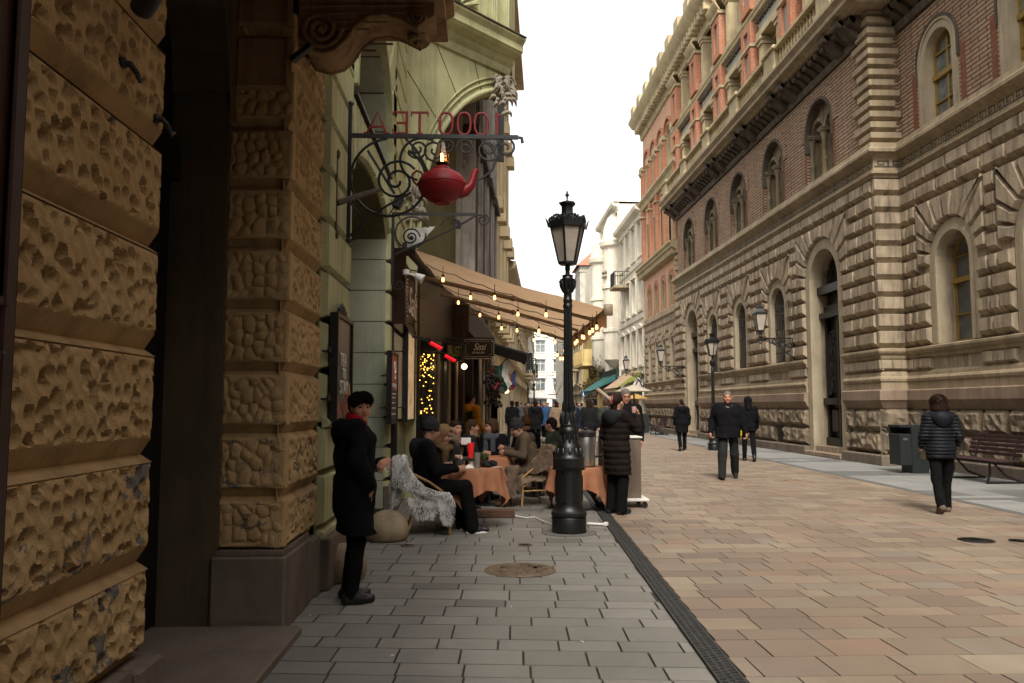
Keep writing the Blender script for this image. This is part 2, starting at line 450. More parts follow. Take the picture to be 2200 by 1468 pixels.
MT['grey'] = slab_mat('grey concrete pavers', [(0, (.185, .175, .152)), (.4, (.215, .203, .178)), (.8, (.245, .232, .205)), (.97, (.17, .158, .135)), (1, (.105, .098, .085))], 200, .3)
MT['blue'] = slab_mat('pale blue grey granite', [(0, (.225, .223, .21)), (.5, (.265, .262, .248)), (.8, (.20, .198, .186)), (.9, (.085, .084, .08)), (1, (.085, .084, .08))], 120, .2)
MT['joint'] = flat('dark joint sand', (.028, .024, .02), .95)
def slabs(name, mat, rows, cells, fx, gap=.010, z=0, label=None, bev=True):
	"""rows: list of (v0,v1); cells(row)->list of (u0,u1); fx maps (u,v)->(x,y)"""
	mb = MB(); tone = []
	for (v0, v1) in rows:
		for (u0, u1, t) in cells(v0, v1):
			jz = z + rnd.uniform(-.0015, .0015)
			g = gap / 2
			p = [fx(u0 + g, v0 + g), fx(u1 - g, v0 + g), fx(u1 - g, v1 - g), fx(u0 + g, v1 - g)]
			q = p
			vs = [(*a, jz) for a in p] + [(*a, jz - .011) for a in q]
			fs = [(0, 1, 2, 3)] + [(i + 4, (i + 1) % 4 + 4, (i + 1) % 4, i) for i in range(4)]
			mb.add(vs, fs); tone += [t] * 5
	o = mb.build(name, mat, cols=tone)
	tag(o, kind='structure'); return o
gm = MB(); gm.quad((-110, -110, -.012), (110, -110, -.012), (110, 310, -.012), (-110, 310, -.012))
tag(gm.build('ground', MT['joint']), kind='structure')
def xe(y): return 1.07 + .045 * y           # left edge of the drain
def xr(y): return 7.0 + .037 * y            # right edge of the tan road
rows = []; v = 1.5
while v < 75:
	h = rnd.choice([.24, .3, .32, .35]);
	if v > 30: h *= 1.5
	rows.append((v, v + h)); v += h
def tan_cells(v0, v1):
	out = []; y = (v0 + v1) / 2; u = xe(y) + .17; e = xr(y); u0 = u
	first = True; k = 1.5 if y > 30 else 1
	while u < e - .02:
		w = rnd.choice([.22, .39, .41, .43, .45, .55]) * k
		if first: w *= rnd.uniform(.4, 1); first = False
		u2 = min(e, u + w)
		if e - u2 < .1: u2 = e
		out.append((u, u2, rnd.random())); u = u2
	return out
slabs('road', MT['tan'], rows, tan_cells, lambda u, v: (u, v + .004 * (u - 4)))
def fl(u, v): return (-1.5 + u + .035 * v, v - .085 * u)
rows = []; v = 1.2; k = 0
while v < 40:
	h = [.33, .22, .28, .22][k % 4]; k += 1
	rows.append((v, v + h)); v += h
def grey_cells(v0, v1):
	out = []; u = -.6 - rnd.uniform(0, .38)
	y = (v0 + v1) / 2
	while True:
		x0 = fl(u, y)[0]
		e = xe(fl(u, y)[1])
		if x0 > e - .03: break
		w = .38
		x1 = fl(u + w, y)[0]
		if x1 > e: w = max(.04, e - x0 - .002)
		out.append((u, u + w, .99 if rnd.random() < .015 else rnd.random() * .93)); u += w
		if w < .37: break
	return out
slabs('pavement', MT['grey'], rows, grey_cells, fl, .014)
def fr(u, v): return (u + .037 * v, v)
rows = []; v = -2
while v < 70:
	h = rnd.choice([.3, .3, .45]); rows.append((v, v + h)); v += h
def blue_cells(v0, v1):
	out = []; u = 7.16; y = (v0 + v1) / 2
	lim = (10.86 if y < 20.1 else 10.16)
	band = (int((y + 1) / 1.5) % 3 == 0)
	out.append((7.01, 7.15, .96))
	while fr(u, y)[0] < lim - .05:
		w = rnd.choice([.6, .8, 1.0])
		if fr(u + w, y)[0] > lim: w = lim - fr(u, y)[0]
		t = rnd.random() * .8
		if band and rnd.random() < .6: t = rnd.uniform(.86, .92)
		out.append((u, u + w, t)); u += w
	return out
slabs('sidewalk', MT['blue'], rows, blue_cells, fr, .005)
def drain():
	mb = MB()
	y = 2.0
	def st(u, v): return (xe(v) + u, v)
	def piece(u0, u1, v0, v1, z0, z1):
		a = [(*st(u0, v0), z0), (*st(u1, v0), z0), (*st(u1, v1), z0), (*st(u0, v1), z0)]
		b = [(p[0], p[1], z1) for p in a]
		mb.add(a + b, [(4, 5, 6, 7), (0, 1, 5, 4), (1, 2, 6, 5), (2, 3, 7, 6), (3, 0, 4, 7)])
	while y < 30:
		e = y + .5
		piece(.008, .022, y, e - .006, -.01, .004); piece(.148, .162, y, e - .006, -.01, .004)
		n = 10 if y < 14 else 5
		step = (.494) / n
		for i in range(n + 1):
			yy = y + i * step
			if i < n:
				for j in range(3):
					o = step * .5 if j == 1 else 0
					x0 = .022 + j * .042
					piece(x0, x0 + .042, yy + o, min(e - .006, yy + o + step * .32), -.01, .0035)
				for x in (.062, .104):
					piece(x - .0065, x + .0065, yy, yy + step, -.01, .003)
		y = e
	d = mb.build('drain_channel', flat('worn grate iron', (.05, .049, .047), .55, .2, .4, var=.4, scale=18))
	tag(d, 'long slotted black iron drain channel between grey pavement and tan road', 'drain')
drain()
def manhole(name, x, y, r, label, col):
	mb = MB()
	mb.lathe([(r, 0), (r, .006), (r * .93, .008), (r * .92, .003), (r * .87, .003), (r * .86, .008), (.001, .008)], 40, (x, y, .0005), cap=False)
	for i in range(int(90 * r / .3)):
		a = rnd.uniform(0, 2 * PI); q = r * .8 * math.sqrt(rnd.random()); w = .012 + .01 * rnd.random()
		M = Matrix.Translation((x + q * math.cos(a), y + q * math.sin(a), .0085)) @ Matrix.Rotation(rnd.choice([.4, 1.97]), 4, 'Z')
		mb.box(-w * 1.6, w * 1.6, -w * .6, w * .6, 0, .004, 0, M)
	o = mb.build(name, col, smooth=30); tag(o, label, 'manhole cover')
mc = flat('rusty worn iron', (.16, .115, .075), .6, .3, .5, var=.5, scale=30, bump=.3)
manhole('manhole_cover', .32, 7.45, .33, 'big round manhole cover with patterned worn surface in grey pavers', mc)
manhole('valve_cover', -.83, 8.75, .075, 'small round cover in pavers near the stone ball', mc)
manhole('valve_cover', .43, 8.75, .075, 'small round cover in pavers before the lamp post', mc)
manhole('manhole_cover', 6.23, 16.1, .38, 'tan round manhole cover in road beyond the walking man\'s feet', flat('tan manhole', (.26, .19, .13), .7, .1, .4, var=.4, scale=30))
manhole('manhole_cover', 5.5, 8.9, .19, 'dark round manhole cover in tan road near right side', MT['iron'])
manhole('valve_cover', 5.95, 8.85, .1, 'small dark cover next to the dark road manhole', MT['iron'])
def litter():
	for i, (x, y, a) in enumerate([(-.55, 4.95, .4), (.62, 5.2, 2), (.2, 6.1, 1), (-1.25, 5.9, .2)]):
		mb = MB(); M = Matrix.Translation((x, y, .006)) @ Matrix.Rotation(a, 4, 'Z')
		mb.tube([(-.014, 0, 0), (.006, .001, 0)], .004, 6, 0, M); mb.tube([(.006, .001, 0), (.018, .002, 0)], .0042, 6, 1, M)
		o = mb.build('cigarette_butt', [MT['paperwhite'], MT['cane']])
		tag(o, 'discarded cigarette butt lying on pavement, ' + ['nearest the threshold slab', 'nearest the drain', 'below the big manhole', 'against the pillar plinth'][i], 'cigarette butt')
litter()
# ---------------------------------------------------------------- ochre building on the near left
XW = -1.36
def vor(y, z, sc, seed, jit=.85):
	"""distance to nearest and second nearest scattered point"""
	u = y * sc; v = z * sc * .8
	iu = np.floor(u).astype(int); iv = np.floor(v).astype(int)
	d1 = np.full(u.shape, 9.); d2 = np.full(u.shape, 9.); hh = np.zeros(u.shape); oz = np.zeros(u.shape)
	for a in (-1, 0, 1):
		for b in (-1, 0, 1):
			cu = iu + a; cv = iv + b
			h = np.sin(cu * 127.1 + cv * 311.7 + seed * 17.3) * 43758.5453; h -= np.floor(h)
			g = np.sin(cu * 269.5 + cv * 183.3 + seed * 9.1) * 43758.5453; g -= np.floor(g)
			ev = v - (cv + .5 + (g - .5) * jit); d = np.hypot(cu + .5 + (h - .5) * jit - u, ev)
			n = d < d1
			d2 = np.where(n, d1, np.minimum(d2, d)); hh = np.where(n, h, hh); oz = np.where(n, ev, oz); d1 = np.where(n, d, d1)
	return d1, d2, hh, oz
def rough_panel(mb, fn, a0, a1, z0, z1, d, res, sc, seed, amp, mode, marg=.03, round_r=.03, m=0):
	"""block face with smooth margin; mode pits = scooped hollows, bumps = pebbles"""
	na = max(4, int((a1 - a0) / res)); nz = max(4, int((z1 - z0) / res))
	A, Z = np.meshgrid(np.linspace(a0, a1, na + 1), np.linspace(z0, z1, nz + 1), indexing='ij')
	wob = .012 * np.sin(A * 31 + Z * 17 + seed) + .012 * np.sin(Z * 37 - A * 13)
	d1, d2, hh, oz = vor(A + .25 * wob, Z + .25 * wob, sc, seed)
	e = np.minimum(np.minimum(A - a0, a1 - A), np.minimum(Z - z0, z1 - Z))
	jag = marg * (.75 + .5 * np.sin(A * 60 + seed) * np.sin(Z * 55))
	mask = np.clip((e - jag) / .012, 0, 1)
	if mode == 'pits':
		r = .28 + .28 * hh
		x = np.clip(1 - (d1 / r) ** 2, 0, 1)
		tilt = 1
		h = -amp * x ** .62 * np.clip(.75 + 1.3 * oz, .12, 1.6) * (.5 + .8 * hh)
		h += .004 * np.sin(A * 90 + seed) * np.sin(Z * 80)
	else:
		g = np.clip((d2 - d1) / .35, 0, 1)
		h = amp * (.75 * np.sqrt(np.clip((d2 - d1) / .3, 0, 1)) * (.7 + .5 * hh) + .5 * np.clip(1 - (d1 / .6) ** 2, 0, 1) - .8)
	rr = np.clip(1 - e / round_r, 0, 1)
	H = d + mask * h - round_r * .8 * rr ** 2
	vs = [fn(A[i, j], H[i, j], Z[i, j]) for i in range(na + 1) for j in range(nz + 1)]
	w = nz + 1
	fs = [(i * w + j, (i + 1) * w + j, (i + 1) * w + j + 1, i * w + j + 1) for i in range(na) for j in range(nz)]
	mb.add(vs, fs, m)
	for (p, q, z, zz) in ((a0, a1, z0, z0), (a0, a1, z1, z1)):
		pass
	def side(i0, j0, i1, j1):
		a, b = fn(A[i0, j0], H[i0, j0], Z[i0, j0]), fn(A[i1, j1], H[i1, j1], Z[i1, j1])
		a2, b2 = fn(A[i0, j0], d - .09, Z[i0, j0]), fn(A[i1, j1], d - .09, Z[i1, j1])
		mb.add([a, b, b2, a2], [(0, 1, 2, 3)], m)
	side(0, 0, na, 0); side(na, 0, na, nz); side(na, nz, 0, nz); side(0, nz, 0, 0)
def ochre():
	T = thing('ochre_building', 'dark ochre house with rough rusticated blocks and gateway, nearest on the left', 'building', (-1.36, 4, 0))
	P = lambda a, d, z: (XW + d, a, z)                       # street face
	Q = lambda a, d, z: (a, 5.52 - d, z)                     # far jamb, facing the camera
	J = [.52] + [.855 + .43 * k for k in range(0, 9)]
	near = MB(); far = MB(); tr = MB()
	ye = 3.34
	for k in range(len(J) - 1):
		z0 = J[k] + (.0 if k == 0 else .055); z1 = J[k + 1] - .005
		if z0 > 3.8: break
		rough_panel(near, P, 2.0, ye, z0 + .02, z1, 0, .008 if z0 < 3.2 else .02, 15.5, k * 3 + 1, .042, 'pits', .022, .03)
		near.quad((XW - .03, ye, z0), (XW - .03, ye, z1), (XW - .3, ye, z1), (XW - .3, ye, z0))
		near.quad((XW - .09, 1.0, z0), (XW - .09, 2.0, z0), (XW - .09, 2.0, z1), (XW - .09, 1.0, z1))
	for k in range(len(J) - 1):
		z0 = J[k] + (.0 if k == 0 else .06); z1 = J[k + 1]
		rough_panel(far, Q, XW - .44, XW - .0, z0 + .03, z1, 0, .011, 13, k * 3 + 40, .022, 'bumps', .022, .012)
		rough_panel(far, P, 5.52, 6.60, z0 + .03, z1, 0, .012, 15, k * 3 + 80, .040, 'pits', .03, .02)
	rough = near;
	near.build('wall', MT['rough'], T, smooth=40); far.build('pillar', MT['rough'], T, smooth=40)
	tr2 = MB()
	for k in range(1, len(J) - 1):
		z = J[k]
		tr.add([P(2.0, -.005, z - .012), P(ye, -.005, z - .012), P(ye, -.055, z + .02), P(2.0, -.055, z + .02)], [(0, 1, 2, 3)])
		tr.add([P(2.0, -.055, z + .02), P(ye, -.055, z + .02), P(ye, -.012, z + .085), P(2.0, -.012, z + .085)], [(0, 1, 2, 3)])
		for (zz0, dd0, zz1, dd1) in ((z - .01, -.004, z + .03, -.05), (z + .03, -.05, z + .1, -.01)):
			tr2.add([(XW - .44, 5.52 - dd0, zz0), (XW + dd0, 5.52 - dd0, zz0), (XW + dd1, 5.52 - dd1, zz1), (XW - .44, 5.52 - dd1, zz1)], [(0, 1, 2, 3)])
			tr2.add([(XW + dd0, 5.52 - dd0, zz0), (XW + dd0, 6.6, zz0), (XW + dd1, 6.6, zz1), (XW + dd1, 5.52 - dd1, zz1)], [(0, 1, 2, 3)])
	tr.quad(P(1.0, -.058, .5), P(ye, -.058, .5), P(ye, -.058, 4.2), P(1.0, -.058, 4.2))
	tr2.quad(P(5.52, -.06, .5), P(6.62, -.06, .5), P(6.62, -.06, 4.6), P(5.52, -.06, 4.6))
	tr2.quad((XW - .5, 5.58, .5), (XW - .05, 5.58, .5), (XW - .05, 5.58, 4.6), (XW - .5, 5.58, 4.6))
	tr.build('grooves', MT['ochre'], T); tr2.build('grooves', MT['ochre'], T)
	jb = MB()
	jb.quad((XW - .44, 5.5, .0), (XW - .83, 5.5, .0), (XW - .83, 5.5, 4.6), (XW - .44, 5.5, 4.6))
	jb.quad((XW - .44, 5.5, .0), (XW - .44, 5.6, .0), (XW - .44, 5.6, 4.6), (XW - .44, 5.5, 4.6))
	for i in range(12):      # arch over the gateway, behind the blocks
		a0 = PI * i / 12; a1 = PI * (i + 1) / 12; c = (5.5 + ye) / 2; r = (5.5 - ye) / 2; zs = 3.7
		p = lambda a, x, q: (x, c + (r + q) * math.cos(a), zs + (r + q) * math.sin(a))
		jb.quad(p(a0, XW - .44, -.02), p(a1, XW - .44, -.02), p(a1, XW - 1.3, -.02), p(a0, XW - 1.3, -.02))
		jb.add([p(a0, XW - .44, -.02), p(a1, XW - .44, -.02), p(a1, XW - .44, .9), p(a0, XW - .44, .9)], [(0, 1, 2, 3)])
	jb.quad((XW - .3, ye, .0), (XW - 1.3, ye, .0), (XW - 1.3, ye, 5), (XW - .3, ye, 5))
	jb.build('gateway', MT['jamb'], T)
	dr = MB(); dr.quad((XW - .83, 3, 0), (XW - .83, 6, 0), (XW - .83, 6, 5.2), (XW - .83, 3, 5.2))
	for y in (3.5, 4.45):
		for z in (.3, 1.6, 2.7): dr.frust([(y, z), (y + .8, z), (y + .8, z + (1.1 if z < 2 else .8)), (y, z + (1.1 if z < 2 else .8))], lambda a, d, z: (XW - .825 + d, a, z), 0, .04, .05)
	dr.box(XW - .82, XW - .76, 3.5, 5.48, 3.05, 3.3)
	dr.build('gate_door', MT['blackdoor'], T)
	ag = MB(); ag.prism([(-1.80, 3.5), (-1.84, 3.9), (-1.93, 4.2), (-2.1, 4.5), (-1.75, 4.5), (-1.75, 3.5)], Q, -.03, .02); ag.build('arch_edge', MT['ochre_trim'], T)
	ar = MB()   # voussoir panels around the gateway above the springing, seen at the top edge
	for i in range(3):
		z = 3.72 + i * .46
		ar.frust([(XW - .42, z), (XW - .02, z), (XW - .02, z + .4), (XW - .42, z + .4)], Q, 0, .03, .03)
	ar.build('arch_block', MT['ochre_trim'], T)
	pl = MB()
	pl.box(XW - .47, XW + .03, 5.46, 6.25, 0, .5, bev=.015); pl.box(XW - .4, XW + .02, 6.262, 6.64, 0, .46, bev=.012)
	pl.box(XW - .43, XW + .012, 5.475, 6.25, .505, .535)
	pl.add([(XW - .40, 5.457, .08), (XW - .06, 5.457, .08), (XW - .06, 5.457, .42), (XW - .40, 5.457, .42)], [(0, 1, 2, 3)])
	pl.box(XW - .3, XW + .05, 3.15, ye + .06, 0, .5, bev=.015); pl.box(XW - .3, XW + .03, -6, 3.14, 0, .5)
	pl.build('plinth', MT['plinth'], T)
	th = MB(); th.box(-3, -1.21, 3.42, 5.45, -.02, .055, bev=.012); th.build('threshold', MT['slab'], T)
	wd = MB(); b = lambda *a, **k: wd.box(*a, **k)
	b(XW - .06, XW + .03, .4, 2.26, .0, 4.2)
	for (y0, y1) in ((1.55, 2.2), (.6, 1.4)):
		for (z0, z1) in ((.15, 1.05), (1.25, 1.62), (1.80, 3.6)):
			wd.frust([(y0, z0), (y1, z0), (y1, z1), (y0, z1)], P, .03, .015, .05);
			for (p, q, r, s) in ((y0, y1, z0 - .03, z0), (y0, y1, z1, z1 + .03), (y0 - .03, y0, z0 - .03, z1 + .03), (y1, y1 + .03, z0 - .03, z1 + .03)):
				b(XW + .028, XW + .05, p, q, r, s, bev=.006)
	b(XW + .028, XW + .045, 2.2, 2.27, 0, 4.2, bev=.012)
	wd.build('shopfront', MT['redwood'], T)
	up = MB()
	up.box(-2.2, XW, -8, 6.62, 4.62, 19); up.box(-2.2, XW - .1, -8, 1.0, 0, 4.7)
	for z in (8.5, 13, 18.4): up.box(XW - .1, XW + .35, -8, 6.62, z, z + .4)
	for y in (-6, -3, 0, 3):
		for z in (5.2, 9.6, 14): up.box(XW - .05, XW + .04, y + .5, y + 1.9, z, z + 2.4)
	up.build('upper_wall', MT['ochre'], T)
	bal = MB()
	bal.sweep([(0, 4.44), (1.05, 4.44), (1.05, 4.5), (1.0, 4.53), (1.0, 4.6), (1.1, 4.66), (1.1, 4.72), (0, 4.72)], [(XW, 6.25), (XW, -3.0)], 0)
	bal.box(XW, XW + 1.02, -2.98, 6.2, 4.72, 5.5)
	bal.build('balcony', MT['ochre_trim'], T)
	for by in (5.78, 2.6, -.6):
		br = MB(); w = .17
		top = 4.44
		pr = [(0, top), (.98, top), (.98, top - .1), (.93, top - .13), (.86, top - .2), (.74, top - .14), (.62, top - .10), (.5, top - .12), (.40, top - .2), (.34, top - .3), (.27, top - .37), (.17, top - .4), (.06, top - .37), (0, top - .28)]
		br.prism([(a, z) for a, z in pr], lambda a, d, z: (XW + a, by + d, z), -w, w)
		for s in (-1, 1):
			for k in range(5):
				br.tube([(XW + .02 + .0, by + s * (w + .004), top - .05 - k * .055), (XW + .9 - .13 * k, by + s * (w + .004), top - .05 - k * .055 + (.02 if k < 2 else 0))], .009, 5)
			br.tube([(XW + .02, by + s * (w + .005), top - .3)] + [(XW + a, by + s * (w + .005), z) for a, z in reversed(pr[4:13])], .016, 6)
			sp = spiral((XW + .16, by + s * (w + .01), top - .22), .15, .02, 0, -2.2, (1, 0, 0), (0, 0, 1), 40)
			br.tube(sp, .018, 6)
			br.ball((XW + .16, by + s * (w + .01), top - .22), (.03, .02, .03), 10)
			sp = spiral((XW + .86, by + s * (w + .01), top - .12), .07, .015, PI, 2, (1, 0, 0), (0, 0, 1), 30)
			br.tube(sp, .013, 6)
		for i in range(9):
			a = 2 * PI * i / 9
			br.ball((XW + .85 + .05 * math.cos(a), by + .05 * math.sin(a), top - .2), (.035, .035, .03), 8)
		br.ball((XW + .85, by, top - .23), .035, 8)
		br.build('bracket', MT['ochre_trim'], T, smooth=35)
	bk = MB()     # the rest of the same house, deeper and behind the camera
	bk.box(-9, -2.25, -8, 6.6, 5.2, 19); bk.box(-9, -2.66, 5.6, 6.6, 0, 5.2); bk.box(-9, -2.66, -8, 3.2, 0, 5.2)
	bk.build('rear_block', MT['jamb'], T)
	hb = MB()
	for (y, z) in ((2.93, 2.78), (3.24, 2.68)):
		hb = MB(); hb.tube([(XW - .02, y, z), (XW + .03, y, z - .005), (XW + .05, y + .015, z - .035), (XW + .045, y + .05, z - .05), (XW + .05, y + .075, z - .03)], [.014, .013, .011, .009, .006], 7)
		hb.ball((XW + .0, y, z), .022, 8)
		tag(hb.build('wall_hook', MT['iron'], None, smooth=60), 'small iron hook high in the rough ochre wall, ' + ('left one' if y < 3 else 'next to the gateway'), 'hook')
	cm = thing('security_camera', 'black security camera high on the rough ochre wall', 'camera', (XW, 2.72, 3.05))
	c = MB(); c.tube([(XW - .02, 2.72, 3.1), (XW + .09, 2.72, 3.1), (XW + .12, 2.76, 3.04)], .016, 8); c.build('bracket', MT['iron'], cm)
	c = MB(); M = Matrix.Translation((XW + .15, 2.80, 2.99)) @ Matrix.Rotation(R(40), 4, 'Z') @ Matrix.Rotation(R(-18), 4, 'X')
	c.lathe([(.0, -.1), (.042, -.1), (.045, -.06), (.045, .07), (.05, .075), (.05, .09), (.03, .085), (0, .08)], 16, (0, 0, 0), 0, M @ Matrix.Rotation(R(90), 4, 'X')); c.build('body', MT['iron'], cm, smooth=40)
	lb = MB(); lb.box(-.03, .03, -.09, .09, -.02, .02, 0, Matrix.Translation((XW + .06, 5.47, 3.98)) @ Matrix.Rotation(R(-35), 4, 'Y') @ Matrix.Rotation(R(80), 4, 'Z'), bev=.006)
	lb.tube([(XW - .02, 5.5, 3.95), (XW + .06, 5.47, 3.98)], .012, 6)
	tag(lb.build('wall_light', MT['iron']), 'dark box light fixed on the pillar under the balcony', 'light')
ochre()
# ---------------------------------------------------------------- sage green building
def green():
	T = thing('green_building', 'sage green building with grooved masonry, arched doorway and shopfront', 'building', (XW, 10, 0))
	P = lambda a, d, z: (XW + d, a, z)
	w = MB()
	op = (9.42, 1.52, 0, 3.8, .43)      # entrance with a flat arch, large arched window above
	wall_open(w, P, 6.62, 13.1, 0, 4.62, [op], .62, 0, 0, d=-.035); wall_open(w, P, 6.62, 13.1, 4.62, 8.0, [(9.42, 1.5, 4.75, 4.78)], .62, 0, 0, d=-.035)
	w.build('wall', MT['green_edge'], T)
	bl = MB()
	J = [.12, .5, .95, 1.35] + [1.8 + .43 * k for k in range(16)]
	def blk(a0, a1, z0, z1): bl.frust([(a0, z0), (a1, z0), (a1, z1), (a0, z1)], P, -.034, .03, .022)
	def arch_a(z, sgn):    # edge of the arch zone at height z
		if z <= op[3]: return op[0] + sgn * (op[1] + .06)
		r = op[1] + .9
		q = z - op[3]
		return op[0] + sgn * (op[1] + .06) if q < .2 else op[0] + sgn * min(op[1] + .7, (op[1] + .06 + q * .45))
	for k in range(len(J) - 1):
		z0, z1 = J[k] + .018, J[k + 1] - .018
		if z1 > 7.9: break
		q = .35 * max(0, z0 - 5.2)
		blk(6.70, 7.84 - min(q, .6), z0, z1); blk(11.02 + min(q, .6), 13.05, z0, z1)
	for i in range(13):
		f = lambda s: (7.9 + 3.04 * s, 3.83 + .43 * math.sqrt(max(0, 1 - (2 * s - 1) ** 2)))
		a, b = f(i / 13), f((i + 1) / 13); g = lambda s: (9.42 + (s - .5) * 3.3, 4.63)
		c, d = g((i + 1) / 13), g(i / 13); bl.frust(inset([a, b, c, d], .012), P, -.034, .03, .016)
	voussoirs(bl, P, 9.42, 4.78, 1.53, 2.2, 2.95, 15, .03, 0, .022, .015)
	bl.build('ashlar', MT['green'], T)
	rv2 = MB(); rv3 = MB(); rv = MB()    # light grey-green ashlar of the reveal
	for k in range(len(J) - 1):
		z0, z1 = J[k] + .006, min(J[k + 1] - .006, 3.8)
		if z0 > 3.75: break
		rv.box(XW - .58, XW - .02, 10.915, 10.93, z0, z1); rv2.box(XW - .58, XW - .02, 7.91, 7.925, z0, z1)
	n = 9
	for i in range(n):
		a0 = PI * i / n + .008; a1 = PI * (i + 1) / n - .008; r = 1.488
		p = lambda a, x: (x, 9.42 + r * math.cos(a), 4.78 + r * math.sin(a))
		rv3.quad(p(a0, XW - .58), p(a1, XW - .58), p(a1, XW - .02), p(a0, XW - .02))
	rm = stone('pale grey green reveal', (.42, .43, .31), (.2, .2, .14), amt=.4, sc=1.2, bump=.1)
	for r_ in (rv, rv2, rv3): r_.build('reveal', rm, T)
	dr = MB(); fill_arch(dr, P, op[0], op[1], 0, op[3], -.6, 0, .43); fill_arch(dr, P, 9.42, 1.5, 4.75, 4.78, -.58); dr.box(XW - .05, XW + .06, 7.9, 10.95, 4.655, 4.69)
	dr.box(XW - .6, XW - .5, 7.9, 10.94, 2.95, 3.1)
	for y in (7.95, 8.9, 9.85, 10.8): dr.box(XW - .6, XW - .53, y, y + .1, 0, 2.8)
	for (y0, y1) in ((8.05, 8.9), (9.0, 9.85), (9.95, 10.8)):
		dr.frust([(y0 + .08, .25), (y1 - .08, .25), (y1 - .08, 1.0), (y0 + .08, 1.0)], P, -.6, -.56, .04)
	dr.build('entrance_door', MT['blackdoor'], T)
	up = MB(); band_arch(up, P, 9.42, 1.5, 1.58, 4.75, 4.78, -.03, .07, 0, 18)
	up.build('arch_moulding', MT['green'], T)
	for (a0, a1) in ((6.66, 7.86), (11.0, 12.0)):
		pb = MB(); pb.box(XW - .03, XW + .09, a0, a1, 0, .42, bev=.012); pb.build('plinth', MT['plinth'], T)
	mo = MB(); mo.sweep([(0, 1.32), (.05, 1.33), (.075, 1.36), (.05, 1.39), (0, 1.42)], [(XW, 11.9), (XW, 11.0)]); mo.build('string_course', MT['green'], T); mo = MB(); mo.sweep([(0, 1.32), (.05, 1.33), (.075, 1.36), (.05, 1.39), (0, 1.42)], [(XW, 7.86), (XW, 6.7)])
	mo.build('string_course', MT['green'], T)
	c44, s44 = math.cos(R(46)), math.sin(R(46))
	A0 = Vector((XW, 13.1))
	D = lambda a, d, z: (A0.x + a * c44 + d * s44 * .0 + d * s44, A0.y + a * s44 - d * c44, z)
	L = 2.45; zt = 7.9
	fw = MB()
	ac = 2.9; ar = 2.6; zs = 4.4       # arch springs from the wall and from the outer corbel
	n = 26
	th0, th1 = PI, PI * .5
	arc = [(ac + ar * math.cos(th0 + (th1 - th0) * i / n), zs + ar * 1.23 * math.sin(th0 + (th1 - th0) * i / n)) for i in range(n + 1)]
	arc = [p for p in arc if p[0] < L] + [(L, arc[[i for i, p in enumerate(arc) if p[0] < L][-1]][1] - .02)]
	def radial(p, k):
		return (ac + (p[0] - ac) * k, zs + (p[1] - zs) * k)
	fw.quad(D(0, 0, 0), D(arc[0][0], 0, 0), D(arc[0][0], 0, zs), D(0, 0, zs))
	fw.quad(D(0, 0, zs), D(arc[0][0], 0, zs), D(arc[0][0], 0, zt), D(0, 0, zt))
	for p, q in zip(arc[:-1], arc[1:]):
		fw.quad(D(p[0], 0, p[1]), D(q[0], 0, q[1]), D(q[0], 0, zt), D(p[0], 0, zt))
		fw.quad(D(p[0], 0, p[1]), D(q[0], 0, q[1]), D(q[0], -2.2, q[1]), D(p[0], -2.2, p[1]))
	fw.quad(D(arc[0][0], 0, 0), D(arc[0][0], -2.2, 0), D(arc[0][0], -2.2, zs), D(arc[0][0], 0, zs))
	fw.quad(D(L, 0, arc[-1][1]), D(L, -2.4, arc[-1][1]), D(L, -2.4, zt + 3), D(L, 0, zt + 3))
	fw.build('corner_wall', MT['green'], T)
	gr = MB()
	for k, r_ in ((1.0, .05), (1.045, .022), (1.075, .018)):
		pts = [radial(p, k) for p in arc]
		gr.tube([D(p[0], .02, p[1]) for p in pts if p[0] < L], r_, 8)
	gr.build('arch_roll', MT['green'], T, smooth=50)
	jl = MB()
	def line(p, q):
		jl.tube([D(p[0], .0, p[1]), D(q[0], .0, q[1])], .011, 4)
	for i in range(3, n, 4):
		if i >= len(arc): break
		p = radial(arc[i], 1.08);
		k = 1.48
		q = radial(arc[i], k)
		if q[1] > zt - .02:
			t = (zt - .02 - p[1]) / (q[1] - p[1]); q = (p[0] + (q[0] - p[0]) * t, zt - .02)
		if q[0] < 0: t = (0.02 - p[0]) / (q[0] - p[0]); q = (.02, p[1] + (q[1] - p[1]) * t)
		line(p, q)
		if q[0] > .06 and q[1] < zt - .3: line(q, (.0, q[1] + .06))
		line(radial(arc[i], .985), radial(arc[i], 1.08))
	for z in (4.2, 3.77, 3.34, 2.91, 2.48, 2.05): line((0, z), (arc[0][0], z))
	jl.build('joint_pattern', MT['green_edge'], T)
	co = MB()
	prof = [(-.3, 7.86), (.05, 7.86), (.08, 7.92), (.08, 8.0), (.16, 8.05), (.19, 8.13), (.34, 8.17), (.40, 8.22), (.40, 8.34), (.47, 8.42), (.47, 8.46), (-.3, 8.5)]
	path = [(XW, 6.62), (XW, 13.1 - .0), (A0.x + 2.55 * c44, A0.y + 2.55 * s44)]
	co.sweep(prof, path[::-1], 0)
	co.build('cornice', MT['green'], T)
	cl = MB(); cl.sweep([(-.3, 8.505), (.50, 8.465), (.50, 8.485), (-.3, 8.53)], path[::-1]); cl.build('cornice_flashing', MT['stonedark'], T)
	ux = MB()   # storeys above the cornice
